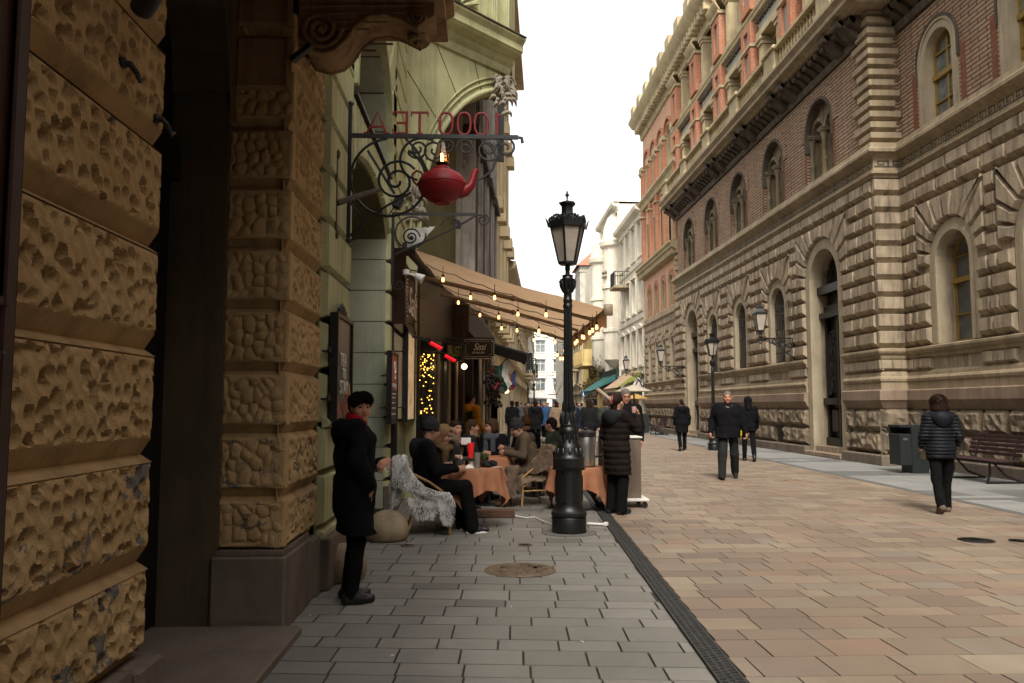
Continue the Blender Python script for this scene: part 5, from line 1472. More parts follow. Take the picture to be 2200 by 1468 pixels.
# ---------------------------------------------------------------- tea sign and second bracket
def tea_sign():
	Y0 = 7.55; X0 = -1.33
	T = thing('teapot_sign', 'wrought iron bracket sign with red letters and red teapot lantern', 'sign', (X0, Y0, 4.1))
	ex, ez = (1, 0, 0), (0, 0, 1)
	b = MB()
	def rod(p, r=.011, n=6): b.tube([(x, Y0, z) for x, z in p], r, n)
	b.box(X0, .31, Y0 - .014, Y0 + .014, 4.085, 4.125); rod([(.30, 4.105), (.345, 4.10), (.352, 4.05)], .016)
	b.box(X0 - .0, X0 + .035, Y0 - .02, Y0 + .02, 3.1, 4.42); b.ball((X0 + .02, Y0, 3.08), .03, 8); b.ball((X0 + .02, Y0, 4.42), .03, 8)
	def sp(cx, cz, r0, r1, a0, tr, r=.011): b.tube(spiral((cx, Y0, cz), r0, r1, a0, tr, ex, ez, 36), r, 6)
	sp(-.92, 3.68, .40, .33, R(95), .9, .014); sp(-.86, 3.66, .21, .03, R(35), 1.9, .013)
	rod([(-.72, 3.55), (-.95, 3.42), (-1.15, 3.28), (-1.3, 3.12)], .012); rod([(-1.3, 3.45), (-1.18, 3.28), (-1.22, 3.1), (-1.3, 3.08)], .01)
	sp(-.62, 3.87, .22, .20, R(60), .55, .013); sp(-.66, 3.98, .10, .02, R(200), 1.6, .011); sp(-.50, 3.97, .12, .02, R(-30), -1.5, .011); sp(-.38, 4.02, .08, .015, R(200), 1.5, .011)
	rod([(-.78, 4.08), (-.7, 4.0), (-.62, 3.88), (-.56, 3.75), (-.52, 3.68)], .012)
	sp(.02, 3.98, .14, .02, R(80), -1.7, .011); sp(-.2, 4.0, .09, .015, R(180), -1.5, .01); sp(.19, 4.0, .10, .015, R(120), -1.5, .011)
	rod([(-.03, 4.08), (.06, 4.0), (.10, 3.9), (.06, 3.78), (-.03, 3.7), (-.09, 3.68)], .012); rod([(.08, 3.95), (.1, 4.03), (.17, 4.08)], .01)
	b.build('bracket', MT['iron'], T, smooth=50)
	lt = MB(); z0, z1 = 4.125, 4.345
	def st(p, r=.011): lt.tube([(x, Y0, z) for x, z in p], r, 6)
	def bar(x, z, w): lt.box(x - w, x + w, Y0 - .01, Y0 + .01, z - .008, z + .008)
	st([(-1.155, z0), (-1.05, z1), (-.965, z0)], .012); bar(-1.06, z0 + .07, .055); bar(-1.155, z0 + .006, .03); bar(-.965, z0 + .006, .03)
	st([(-.77, z0), (-.77, z1)], .013); bar(-.83, z0 + .008, .07); bar(-.83, z1 - .004, .07); bar(-.82, (z0 + z1) / 2, .05); st([(-.9, z1), (-.9, z1 - .04)], .007); st([(-.9, z0), (-.905, z0 + .05)], .007)
	st([(-.645, z0), (-.645, z1)], .013); bar(-.645, z1 - .004, .085); bar(-.645, z0 + .006, .03); st([(-.725, z1), (-.725, z1 - .04)], .007); st([(-.565, z1), (-.565, z1 - .04)], .007)
	for cx in (-.39, -.215, -.05):
		pts = []
		for i in range(28):
			a = 2 * PI * i / 28
			pts.append((cx + .062 * math.copysign(abs(math.cos(a)) ** .75, math.cos(a)), Y0, (z0 + z1) / 2 + .108 * math.copysign(abs(math.sin(a)) ** .8, math.sin(a))))
		lt.tube(pts, .013, 6, closed=True)
	st([(.105, z0), (.105, z1)], .014); st([(.105, z1), (.14, z1 - .035)], .008)
	lt.build('lettering', MT['redletter'], T, smooth=40)
	c = (-.425, Y0)
	ln = MB();
	ln.lathe([(.03, 4.06), (.038, 4.05), (.038, 4.04)], 6, (*c, 0), ph=.3)
	for i in range(6):
		a = .3 + 2 * PI * i / 6; ln.tube([(c[0] + .036 * math.cos(a), Y0 + .036 * math.sin(a), 4.05), (c[0] + .075 * math.cos(a), Y0 + .075 * math.sin(a), 3.88), (c[0] + .068 * math.cos(a), Y0 + .068 * math.sin(a), 3.84)], .005, 4)
	ln.lathe([(.074, 3.885), (.079, 3.88), (.074, 3.875)], 6, (*c, 0), ph=.3, cap=False); ln.lathe([(.06, 3.845), (.072, 3.84), (.06, 3.83), (.02, 3.82)], 6, (*c, 0), ph=.3); ln.tube([(c[0], Y0, 4.05), (c[0], Y0, 4.1)], .006, 5)
	o = ln.build('lantern', MT['iron'], T)
	g = MB(); g.lathe([(.034, 4.045), (.072, 3.88), (.066, 3.845)], 6, (*c, 0), ph=.3, cap=False)
	gm_ = NT('amber lantern glass').set(.15, 0, .5); gm_.b.inputs['Base Color'].default_value = (.9, .6, .3, 1); gm_.b.inputs['Transmission Weight'].default_value = .85
	g.build('lamp_glass', gm_.mat, o, smooth=20)
	bl = MB(); bl.ball((c[0], Y0, 3.905), (.026, .026, .05), 10); bl.build('bulb', emit('warm lamp glow', (1, .42, .1), 16), o, smooth=80)
	t = MB(); tc = (-.425, Y0, 0)
	t.lathe([(.0, 3.44), (.075, 3.442), (.08, 3.455), (.13, 3.475), (.19, 3.52), (.225, 3.58), (.232, 3.625), (.222, 3.67), (.18, 3.725), (.12, 3.762), (.085, 3.775)], 36, tc, cap=False)
	t.lathe([(.233, 3.625), (.238, 3.63), (.233, 3.635)], 36, tc, cap=False)
	body = t.build('teapot', MT['red'], T, smooth=60)
	s = MB(); s.tube([(-.26, Y0, 3.56), (-.2, Y0, 3.575), (-.15, Y0, 3.62), (-.125, Y0, 3.69), (-.115, Y0, 3.75), (-.085, Y0, 3.785)], [.07, .058, .043, .033, .026, .022], 14); s.build('spout', MT['red'], body, smooth=60)
	h = MB(); h.tube([(-.6, Y0, 3.70), (-.625, Y0, 3.75), (-.67, Y0, 3.765), (-.71, Y0, 3.73), (-.705, Y0, 3.67), (-.67, Y0, 3.63), (-.64, Y0, 3.61)], .011, 8); h.build('handle', MT['red'], body, smooth=60)
	l = MB(); l.lathe([(.088, 3.772), (.09, 3.78), (.07, 3.80), (.04, 3.815), (.018, 3.835), (.012, 3.85)], 20, tc); l.build('lid', MT['red'], body, smooth=50)
	Y1 = 11.12; X1 = -1.33
	S = thing('iron_bracket', 'black scrolled iron sign bracket at the awning edge below the teapot', 'bracket', (X1, Y1, 4.2))
	b = MB()
	def rod2(p, r=.013): b.tube([(x, Y1, z) for x, z in p], r, 6)
	def sp2(cx, cz, r0, r1, a0, tr, r=.012): b.tube(spiral((cx, Y1, cz), r0, r1, a0, tr, ex, ez, 36), r, 6)
	b.box(X1 - .0, X1 + .04, Y1 - .02, Y1 + .02, 3.2, 4.23); b.box(X1, -.13, Y1 - .016, Y1 + .016, 4.19, 4.23)
	sp2(-1.22, 3.2, .08, .012, R(180), 1.4); sp2(-.04, 4.13, .09, .015, R(90), -1.6)
	rod2([(-.14, 4.21), (-.06, 4.2), (.0, 4.18)]); rod2([(-1.3, 3.62), (-.95, 3.78), (-.72, 3.88), (-.4, 4.04), (-.15, 4.19)], .015)
	sp2(-1.05, 3.93, .25, .20, R(20), .95); sp2(-1.06, 3.88, .13, .02, R(0), 1.8); b.ball((-1.05, Y1, 3.87), .035, 8)
	sp2(-.50, 4.02, .14, .13, R(170), -.5); sp2(-.42, 4.06, .08, .012, R(180), -1.6)
	b.build('scrollwork', MT['iron'], S, smooth=50)
	m = MB(); m.add([(-1.12, 11.22, 4.02), (-.72, 11.22, 4.06), (-.95, 11.22, 3.80), (-1.12, 11.22, 3.74), (-1.12, 11.25, 4.02), (-.72, 11.25, 4.06), (-.95, 11.25, 3.80), (-1.12, 11.25, 3.74)], [(0, 1, 2, 3), (7, 6, 5, 4), (0, 4, 5, 1), (1, 5, 6, 2), (2, 6, 7, 3)])
	tag(m.build('end_panel', MT['warmwhite']), 'white pointed end panel above the tan awning', 'panel')
	f = MB(); M = Matrix.Translation((-.96, 8.6, 3.72)) @ Matrix.Rotation(R(25), 4, 'Y')
	f.box(-.05, .05, -.06, .06, -.07, .07, 0, M, bev=.015); f.tube([(-1.3, 8.6, 4.3), (-1.0, 8.6, 3.82)], .016, 6); f.tube([(-1.0, 8.6, 3.68), (-1.06, 8.6, 3.58), (-1.1, 8.6, 3.55)], .008, 5)
	tag(f.build('floodlight', MT['iron']), 'small dark floodlight on an arm by the green wall, left of the teapot', 'light')
	q = MB(); q.tube([(-1.33, 7.0, 3.05), (-1.33, 7.0, 3.72)], .012, 6); q.ball((-1.32, 7.0, 3.74), (.02, .02, .05), 6); q.ball((-1.32, 7.0, 3.02), (.02, .02, .05), 6)
	q.tube([(-1.32, 7.0, 3.3), (-1.0, 7.35, 3.52)], [.03, .022], 7)
	tag(q.build('flag_holder', flat('rusty iron', (.10, .075, .055), .7, var=.4), smooth=50), 'rusty iron flag holder with short wooden pole stub on the green wall', 'flag holder')
tea_sign()
# ---------------------------------------------------------------- awning, bulbs and shop sign
def awn_mat():
	t = NT('tan awning canvas'); t.n.remove(t.b)
	d = t.new('ShaderNodeBsdfDiffuse'); r = t.new('ShaderNodeBsdfTranslucent'); m = t.new('ShaderNodeMixShader')
	c = t.ramp(t.noise(2.2, 5, .6), [(.3, (.58, .39, .235)), (.7, (.66, .46, .29))])
	t.link(c, d.inputs[0]); t.link(c, r.inputs[0]); m.inputs[0].default_value = .5
	t.link(d.outputs[0], m.inputs[1]); t.link(r.outputs[0], m.inputs[2]); t.link(m.outputs[0], t.n['Material Output'].inputs[0])
	return t.mat
def awn_pt(s, t, sag=True):
	"""s: 0 wall .. 1 front; t: 0 near end .. 1 far end"""
	wall = Vector((-1.08 + .42 * t, 11.4 + 5.6 * t, 3.77)); front = Vector((1.75 + .0 * t, 11.4 + 5.8 * t, 2.9))
	p = wall.lerp(front, s)
	if sag: p.z += -.05 * math.sin(PI * s) * (1 + .3 * math.sin(t * 9)) - .03 * math.sin(PI * t) * s
	return p
def awning():
	T = thing('awning', 'large tan canvas awning over the café tables with hanging bulbs', 'awning', (-1.08, 14, 3.5))
	m = MB(); ns, nt = 16, 24
	vs = [awn_pt(i / ns, j / nt) + Vector((0, 0, .012 * math.sin(j * 1.1 + i * .6))) for i in range(ns + 1) for j in range(nt + 1)]
	m.add(vs, [(i * (nt + 1) + j, (i + 1) * (nt + 1) + j, (i + 1) * (nt + 1) + j + 1, i * (nt + 1) + j + 1) for i in range(ns) for j in range(nt)])
	am = awn_mat(); m.build('canopy', am, T, smooth=60)
	v = MB()
	for j in range(40):
		a, b = j / 40, (j + 1) / 40
		p, q = awn_pt(1, a), awn_pt(1, b); h = lambda t: -.235 - .03 * math.sin(t * 60); w = lambda t: .02 * math.sin(t * 50)
		v.add([p, q, q + Vector((w(b), 0, h(b))), p + Vector((w(a), 0, h(a)))], [(0, 1, 2, 3)])
	v.build('valance', am, T, smooth=60)
	f = flat('beige awning frame', (.23, .17, .11), .5, var=.2)
	for t in (.18, .5, .86):
		a = MB(); p0 = awn_pt(.02, t, False) + Vector((0, 0, -.25)); p1 = awn_pt(.52, t, False) + Vector((0, .0, -.13)); p2 = awn_pt(.97, t, False) + Vector((0, 0, -.06))
		a.tube([p0, p1], .035, 8); a.tube([p1, p2], .028, 8); a.ball(p1, .05, 8)
		a.build('arm', f, T, smooth=50)
	b = MB(); b.tube([awn_pt(1, 0) + Vector((0, -.03, 0)), awn_pt(1, 1)], .045, 10); b.box(1.70, 1.83, 11.33, 11.37, 2.8, 2.97, bev=.01); b.build('front_bar', f, T, smooth=50)
	b = MB(); b.box(-1.2, -1.02, 11.38, 11.5, 3.68, 3.86); b.tube([awn_pt(0, 0) + Vector((-.05, -.02, .02)), awn_pt(0, 1) + Vector((-.05, 0, .02))], .085, 12); b.build('cassette', flat('dark cassette', (.05, .035, .025), .6), T, smooth=50)
	w = MB(); rr = random.Random(4); bulbs = []
	for (s, tt) in ((.16, .02), (.34, .02), (.52, .02), (.7, .02), (.87, .02)): pass
	rows = [.10, .30, .52, .74, .93]
	for k, t in enumerate(rows):
		pts = []
		for i in range(25):
			s = .05 + .92 * i / 24; p = awn_pt(s, t); p.z -= .07 + .03 * abs(math.sin(i * PI / 4)); pts.append(p)
		w.tube(pts, .006, 4)
		for s in ([.14, .42, .70] if k % 2 == 0 else [.26, .55, .85]):
			p = awn_pt(s, t); p.z -= .09; bulbs.append((p, rr.uniform(.03, .10)))
	pts = []
	for i in range(31):
		t = i / 30; p = awn_pt(1, t); p.x -= .1; p.z -= .05 + .05 * abs(math.sin(i * PI / 3)); pts.append(p)
	w.tube(pts, .006, 4)
	for t in (.06, .14, .2, .33, .36, .5, .55, .72, .9): p = awn_pt(1, t); p.x -= .1; p.z -= .08; bulbs.append((p, rr.uniform(.03, .07)))
	for i in range(5): p = awn_pt(.97, 1); p.x += -.1 + .06 * i; p.y += .25; p.z -= .1 + .04 * (i % 3); bulbs.append((p, .12 + .04 * (i % 2)))
	w.build('cable', MT['iron'], T)
	g = emit('bulb glow', (1, .42, .11), 3.2)
	proto = thing('light_bulb', 'glowing warm pear shaped bulb hanging on its wire under the awning', 'light bulb', (0, 0, 0), 0, 'bulbs hung under the awning')
	bb = MB(); bb.lathe([(.0, -.11), (.015, -.106), (.022, -.09), (.021, -.075), (.014, -.045), (.011, -.035)], 12); bb.build('glass', g, proto, smooth=60)
	sk = MB(); sk.lathe([(.017, -.04), (.019, .0), (.008, .01)], 10); sk.tube([(0, 0, 0), (0, 0, .2)], .005, 5); sk.build('socket', MT['iron'], proto, smooth=40)
	for i, (p, l) in enumerate(bulbs):
		q = Vector((p.x, p.y, p.z - l))
		if i == 0: proto.location = q
		else: dup(proto, q)
	S = thing('shop_sign', 'dark glossy shop sign panel with white cursive lettering under the awning', 'sign', (-1.2, 12, 3))
	b = MB(); b.box(-1.34, -1.14, 11.25, 11.34, 2.66, 3.75); b.box(-1.34, -1.16, 11.34, 16.4, 2.66, 2.74); b.box(-1.34, -1.17, 11.3, 16.5, 2.7, 3.6)
	b.build('panel', flat('glossy brown sign', (.035, .018, .012), .12, 0, .6, var=.3, scale=2), S)
	wm = flat('white sign letters', (.75, .72, .68), .6, var=.05)
	txt('Salt &', .62, wm, S, frame_m((-1.155, 12.95, 3.1), (0, 1, 0), (0, 0, 1)), shear=.35, name='lettering', width=2.2)
	txt('Pepper', .55, wm, S, frame_m((-1.155, 15.2, 3.08), (0, 1, 0), (0, 0, 1)), shear=.35, name='lettering', width=1.9)
	m = MB()
	for i in range(11): m.ball((-1.15, 11.62 + .05 * math.sin(i * 2), 3.42 - .06 * i), (.008, .02, .012), 6)
	for i in range(6):
		m.box(-1.156, -1.15, 12.2, 12.9, 2.78 + .0 * i, 2.785);
	m.build('relief', wm, S)
	sp = thing('spotlight', 'white double spotlight fixed under the bracket at the awning edge', 'light', (-1.3, 11.2, 3.4))
	m = MB(); m.lathe([(.03, -.04), (.05, -.03), (.05, .03), (.03, .04)], 14, (-1.12, 11.14, 3.38)); m.tube([(-1.14, 11.14, 3.38), (-1.02, 11.14, 3.34), (-.93, 11.14, 3.30)], .018, 8)
	m.build('body', MT['warmwhite'], sp, smooth=40)
	m = MB(); M = Matrix.Translation((-.94, 11.14, 3.31)) @ Matrix.Rotation(R(120), 4, 'Y'); m.lathe([(.03, -.06), (.05, -.02), (.075, .06), (.07, .065), (.02, .03)], 14, (0, 0, 0), 0, M); m.build('reflector', MT['warmwhite'], sp, smooth=40)
awning()
# ---------------------------------------------------------------- boards and signs on the left
def boards():
	def easel(y0, y1, z0, z1, label, mt, crest=False, x=-1.27, frame=True):
		T = thing('poster_board', label, 'poster', (x, (y0 + y1) / 2, z0))
		f = MB(); t = .035
		f.box(x - .03, x + .02, y0, y1, z0, z1, 1)
		for a in ((y0 - t, y0, z0 - t, z1 + t), (y1, y1 + t, z0 - t, z1 + t)): f.box(x - .03, x + .04, a[0], a[1], a[2], a[3])
		for a in ((z0 - t, z0), (z1, z1 + t)): f.box(x - .03, x + .04, y0, y1, a[0], a[1])
		if crest:
			for i in range(7):
				s = i / 6; h = .03 + .09 * math.sin(PI * s)
				f.ball((x, y0 + (y1 - y0) * (.2 + .6 * s), z1 + t + h * .5), (.02, .05, h * .6), 6)
		for z in (z0 + .18, z1 - .3):
			for i in range(3): f.ball((x - .02, y0 - .06 - .03 * i, z + .02 * (i % 2)), (.02, .03, .025), 6)
			f.tube([(-1.36, y0 - .12, z), (x, y0, z)], .01, 5)
		f.build('frame', [MT['iron'], mt], T)
		return T
	pm = NT('dark printed poster').set(.35, 0, .4)
	c = pm.ramp(pm.noise(2.6, 3, .5), [(.42, (.022, .02, .018)), (.56, (.05, .04, .03)), (.62, (.35, .05, .03)), (.68, (.05, .03, .03)), (.8, (.03, .03, .028))]); pm.col(c)
	T = easel(6.78, 7.5, 1.38, 2.26, 'tall chalk style poster reading TEA TO STAY in a black frame', pm.mat, True, -1.285)
	wm = flat('chalk white', (.7, .68, .62), .8, var=.1)
	o = lambda z, s=0: frame_m((-1.255, 7.12 + s, z), (0, 1, 0), (0, 0, 1))
	txt('TEA', .17, wm, T, o(1.90, -.04), name='lettering'); txt('TO', .14, wm, T, o(1.78), name='lettering'); txt('STAY', .17, wm, T, o(1.66), name='lettering')
	m = MB(); rr = random.Random(2)
	for i in range(9): m.ball((-1.262, 6.85 + .6 * rr.random(), 1.42 + .17 * rr.random()), (.006, .03, .03), 8)
	m.build('fruit', flat('red fruit print', (.4, .06, .03), .5), T)
	m = MB()
	for i in range(4): m.tube([(-1.262, 7.38 + .05 * math.sin(i), 1.45 + .05 * i), (-1.262, 7.42, 1.62 + .03 * i)], [.02, .006], 6)
	m.build('leaf', flat('ochre print', (.38, .22, .06), .5), T)
	T = easel(10.55, 11.25, 1.30, 2.2, 'narrow red and charcoal menu board with white print', MT['cardboard'], False, -1.27)
	m = MB(); m.box(-1.248, -1.243, 10.56, 11.24, 1.72, 2.19); m.build('top_panel', flat('menu red', (.42, .10, .075), .6, var=.06), T)
	m = MB(); m.box(-1.248, -1.243, 10.56, 11.24, 1.31, 1.715); m.build('lower_panel', flat('menu charcoal', (.05, .042, .038), .6), T)
	m = MB()
	m.tube(spiral((-1.238, 10.9, 2.03), .09, .05, R(-60), .8, (0, 1, 0), (0, 0, 1), 20), .012, 6); m.tube(spiral((-1.238, 10.9, 1.9), .06, .03, R(120), -.8, (0, 1, 0), (0, 0, 1), 20), .012, 6)
	for i, z in enumerate((1.66, 1.61, 1.54, 1.47, 1.39)): m.box(-1.24, -1.238, 10.65, 11.12 - .05 * (i % 3), z, z + .014)
	m.build('emblem', wm, T)
	txt('massage', .12, wm, T, frame_m((-1.238, 10.9, 1.79), (0, 1, 0), (0, 0, 1)), name='lettering', width=.45)
	gl = NT('glowing window print'); cc = gl.ramp(gl.noise(5, 5, .7), [(.3, (.25, .12, .04)), (.45, (.75, .5, .25)), (.6, (.85, .72, .5)), (.7, (.5, .12, .03))])
	gl.col(cc); gl.link(cc, gl.b.inputs['Emission Color']); gl.b.inputs['Emission Strength'].default_value = .12
	T = easel(12.0, 13.2, 1.3, 2.62, 'lit display case with golden pictures beside the shopfront', gl.mat, False, -1.2)
	m = MB(); rr = random.Random(8)
	for i in range(75):
		s = rr.random() ** 1.5; m.ball((-1.14 + .27 * rr.random(), 13.4 + .15 * rr.random(), 2.38 - 1.0 * s), .010, 6)
	tag(m.build('fairy_lights', emit('fairy glow', (1, .55, .08), 2)), 'curtain of tiny yellow fairy lights in the dark shop window', 'fairy lights', None)
	m = MB(); m.box(-1.35, -.95, 13.6, 16.3, 0, 2.66); m.box(-1.4, -1.305, 11.32, 13.6, 0, 2.66); tag(m.build('shop_bay', MT['darkglass']), 'dark glazed shop bay below the cursive sign', 'shop window')
	for (x, y, z, lb) in ((-.80, 12.6, 2.44, 'nearer'), (-.62, 13.6, 2.3, 'farther')):
		T = thing('patio_heater', lb + ' glowing red patio heater bar under the shop sign', 'heater', (x, y, z))
		M = Matrix.Translation((x, y, z)) @ Matrix.Rotation(R(28), 4, 'Y') @ Matrix.Rotation(R(10), 4, 'Z')
		b = MB(); b.box(-.13, .13, -.07, .07, .0, .07, 0, M, bev=.01); b.tube([(x - .1, y, z + .1), (-1.16, y, z + .16)], .02, 6); b.build('housing', MT['iron'], T)
		b = MB(); b.box(-.1, .1, -.074, -.071, .015, .045, 0, M); b.box(-.1, .1, -.035, .035, -.004, -.001, 0, M); b.build('element', emit('heater red', (1, .01, .02), .8), T)
	T = thing('hanging_sign', 'dark hanging sign with green and yellow tall letters above the shop lamp', 'sign', (-.6, 15.2, 2.5))
	b = MB(); b.box(-.76, -.46, 15.18, 15.3, 2.36, 2.72, bev=.01); b.tube([(-1.0, 15.24, 2.8), (-.45, 15.24, 2.78)], .02, 6); b.build('panel', MT['iron'], T)
	txt('PAUST', .28, flat('lime letters', (.36, .40, .08), .5), T, frame_m((-.61, 15.172, 2.53), (1, 0, 0), (0, 0, 1)), name='lettering', width=.25)
	T = thing('hanging_sign', 'black hanging shop sign with notched corners and white script', 'sign', (-.14, 16.2, 2.7))
	b = MB(); P = lambda a, d, z: (-.14 + a, 16.2 - d, 2.66 + z)
	oct_ = lambda w, h, k: [(-w, -h + k), (-w + k, -h + k), (-w + k, -h), (w - k, -h), (w - k, -h + k), (w, -h + k), (w, h - k), (w - k, h - k), (w - k, h), (-w + k, h), (-w + k, h - k), (-w, h - k)]
	b.prism(oct_(.30, .19, .05), P, 0, .03); b.tube([(-.7, 16.2, 2.9), (.16, 16.2, 2.88)], .016, 6)
	for x in (-.3, .05): b.tube([(x, 16.2, 2.9), (x, 16.2, 2.84)], .008, 4)
	b.build('panel', MT['iron'], T)
	b = MB()
	for (w, h, k, r) in ((.305, .195, .05, .008), (.265, .155, .05, .004)):
		b.tube([P(a, .035, z) for a, z in oct_(w, h, k)], r, 4, closed=True)
	b.build('border', flat('pale sign line', (.5, .48, .44), .6), T)
	txt('Sissi', .2, wm, T, frame_m((-.13, 16.16, 2.70), (1, 0, 0), (0, 0, 1)), shear=.4, name='lettering', width=.26)
	txt('JEWELLERY', .055, wm, T, frame_m((-.14, 16.16, 2.585), (1, 0, 0), (0, 0, 1)), name='lettering', width=.26)
	m = MB(); P0 = [(-.45, 18.5, 3.15), (1.05, 18.5, 2.72), (1.05, 22, 2.72), (-.3, 22, 3.15)]
	m.add(P0 + [(p[0], p[1], p[2] - .04) for p in P0], [(0, 1, 2, 3), (7, 6, 5, 4), (0, 4, 5, 1), (1, 5, 6, 2)]); m.tube([(1.05, 18.5, 2.7), (1.05, 22, 2.7)], .05, 6)
	for z in range(3): m.box(.95 + z * .05, .99 + z * .05, 18.4, 18.45, 2.35, 2.7)
	tag(m.build('awning', flat('black awning cloth', (.018, .018, .022), .9)), 'dark folded awning just beyond the tan awning', 'awning')
	m = MB(); m.ball((-.42, 15.7, 2.28), (.06, .06, .06), 10); tag(m.build('shop_lamp', emit('white shop lamp', (1, .75, .4), 2), smooth=60), 'small bright shop lamp under the hanging letters sign', 'lamp')
	fm = [flat('flag white', (.6, .58, .52), .8), flat('flag green', (.03, .10, .065), .8), flat('flag red', (.25, .03, .03), .8)]
	def flag(x, y, z, s, label, grp=None, ms=None, seed=1):
		T = thing('flag', label, 'flag', (x, y, z)); q = random.Random(seed)
		p = MB(); p.tube([(x - .5 * s, y, z - .15 * s), (x + .35 * s, y, z + .75 * s)], .015, 6); p.build('pole', MT['iron'], T)
		ms = ms or fm; c = MB(); n = 12
		for i in range(n):
			for j in range(6):
				def pt(i, j):
					u = i / n; v = j / 6
					return (x + .33 * s - .62 * s * v * (1 - .25 * u) + .05 * s * math.sin(u * 7 + v * 5) + u * .1 * s, y + .07 * s * math.sin(v * 9 + u * 3), z + .72 * s - .5 * s * v - .82 * s * u + .06 * s * math.sin(v * 11))
				c.add([pt(i, j), pt(i + 1, j), pt(i + 1, j + 1), pt(i, j + 1)], [(0, 1, 2, 3)], min(2, j // 2))
		c.build('cloth', ms, T, smooth=60); return T
	flag(.28, 19, 2.1, .78, 'drooping white green and red flag on the left shop row')
	flag(1.12, 38, 2.6, .85, 'dark blue and red flag far along the left shops', None, [flat('flag blue', (.03, .05, .14), .8), fm[2], fm[1]], 3)
	T = thing('shield_sign', 'dark shield shaped hanging sign beside the flag', 'sign', (.42, 20, 2.2))
	b = MB(); P = lambda a, d, z: (.42 + a, 20 - d, 2.18 + z); sh = [(-.17, .2), (-.17, -.1), (-.1, -.19), (.1, -.19), (.17, -.1), (.17, .2), (.08, .24), (-.08, .24)]
	b.prism(sh, P, 0, .04); b.tube([(-.3, 20, 2.5), (.55, 20, 2.5)], .015, 5); b.build('panel', flat('slate sign', (.10, .12, .12), .5), T)
	b = MB(); b.tube([P(a, .045, z) for a, z in sh], .012, 4, closed=True); b.build('border', flat('pale gold', (.4, .34, .2), .5), T)
	m = MB(); q = random.Random(6)
	for i in range(70): m.ball((.05 + .26 * q.random() + .1 * math.sin(i), 18.0 + .5 * q.random(), 1.5 + .75 * q.random()), (.05, .05, .06), 5)
	tag(m.build('wall_ornament', flat('dark wreath', (.035, .032, .03), .8)), 'dark leafy wall ornament hanging below the flag', 'ornament')
	for (x, y, z, lb) in ((.62, 24, 1.95, 'warm shop lantern glowing low on the left row beyond the shield sign'), (1.25, 42, 1.75, 'small warm shop lamp far along the left row')):
		m = MB(); m.ball((x, y, z), (.09, .09, .06), 8); tag(m.build('shop_lamp', emit('amber shop lamp', (1, .5, .15), 4), smooth=60), lb, 'lamp')
	m = MB(); m.add([(.14, 19.8, .95), (.3, 19.8, .95), (.3, 19.8, 1.95), (.14, 19.8, 1.95)], [(0, 1, 2, 3)]); m.box(.14, .3, 19.8, 19.83, .3, 1.95)
	tag(m.build('banner', MT['paperwhite']), 'white upright banner standing at the left shopfronts', 'banner')
	for i, (x, y) in enumerate(((-.3, 15.5), (-.05, 17.6), (.25, 20.6))):
		m = MB()
		for j in range(14): m.tube([(x, y + j * .14, .0), (x, y + j * .14, .95)], .013, 4)
		m.tube([(x, y, .97), (x, y + 1.9, .97)], .02, 5)
		tag(m.build('railing', flat('grey rail', (.22, .21, .2), .6)), ['grey café railing behind the seated women', 'grey café railing beside the man in yellow', 'grey café railing by the white banner'][i], 'railing')
boards()
# ---------------------------------------------------------------- café furniture
def drape(cx, cy, z, r, drop, seed, square=True, rot=.3, corners=None):
	"""tablecloth: flat top and hanging folds, longer at the corners"""
	m = MB(); n = 96; q = random.Random(seed); ph = q.uniform(0, 6)
	rows = []
	for k in range(14):
		ring = []
		for i in range(n):
			a = 2 * PI * i / n
			sq = 1 / max(abs(math.cos(a - rot)), abs(math.sin(a - rot))) if square else 1
			cl = (r + drop) * min(sq, 1.38)          # cloth reach in this direction
			if k <= 3: rr = r * (.02 + .98 * k / 3); zz = z
			else:
				t = (k - 3) / 10; hang = (cl - r) * t
				fold = math.sin(a * 9 + ph + .9 * math.sin(a * 3)) * .6 + math.sin(a * 15 + ph * 2 + math.sin(a * 2)) * .45
				rr = r + .012 + .055 * t * fold + .05 * t; zz = z - hang * (1 - .03 * t)
				if k == 4: rr = r + .008; zz = z - .012
			ring.append((cx + rr * math.cos(a), cy + rr * math.sin(a), zz))
		rows.append(ring)
	vs = [p for ring in rows for p in ring]
	m.add(vs, [(k * n + i, k * n + (i + 1) % n, (k + 1) * n + (i + 1) % n, (k + 1) * n + i) for k in range(13) for i in range(n)] + [tuple(range(n - 1, -1, -1))])
	return m
def table(x, y, z, r, drop, rot, seed, lb):
	T = thing('cafe_table', 'café table hidden under the cloth, ' + lb, 'table', (x, y, 0))
	t = MB(); t.lathe([(r, z - .035), (r, z - .008), (r - .01, z - .006)], 32, (x, y, 0)); t.build('tabletop', MT['cane'], T, smooth=40)
	t = MB(); t.lathe([(.2, 0), (.2, .02), (.04, .05), (.03, .1), (.03, z - .04)], 16, (x, y, 0)); t.build('pedestal', MT['iron'], T, smooth=40)
	d = drape(x, y, z, r, drop, seed, True, rot).build('tablecloth', MT['terracotta'], None, smooth=60)
	tag(d, 'terracotta tablecloth hanging in folds, ' + lb, 'tablecloth')
table(-.16, 10.0, .75, .36, .27, R(30), 3, 'on the nearest table before the hooded woman')
table(.06, 12.35, .735, .36, .30, R(12), 5, 'on the table of the woman in grey scarf')
table(1.35, 11.75, .62, .40, .30, R(5), 9, 'under the steel urn behind the lamp post')
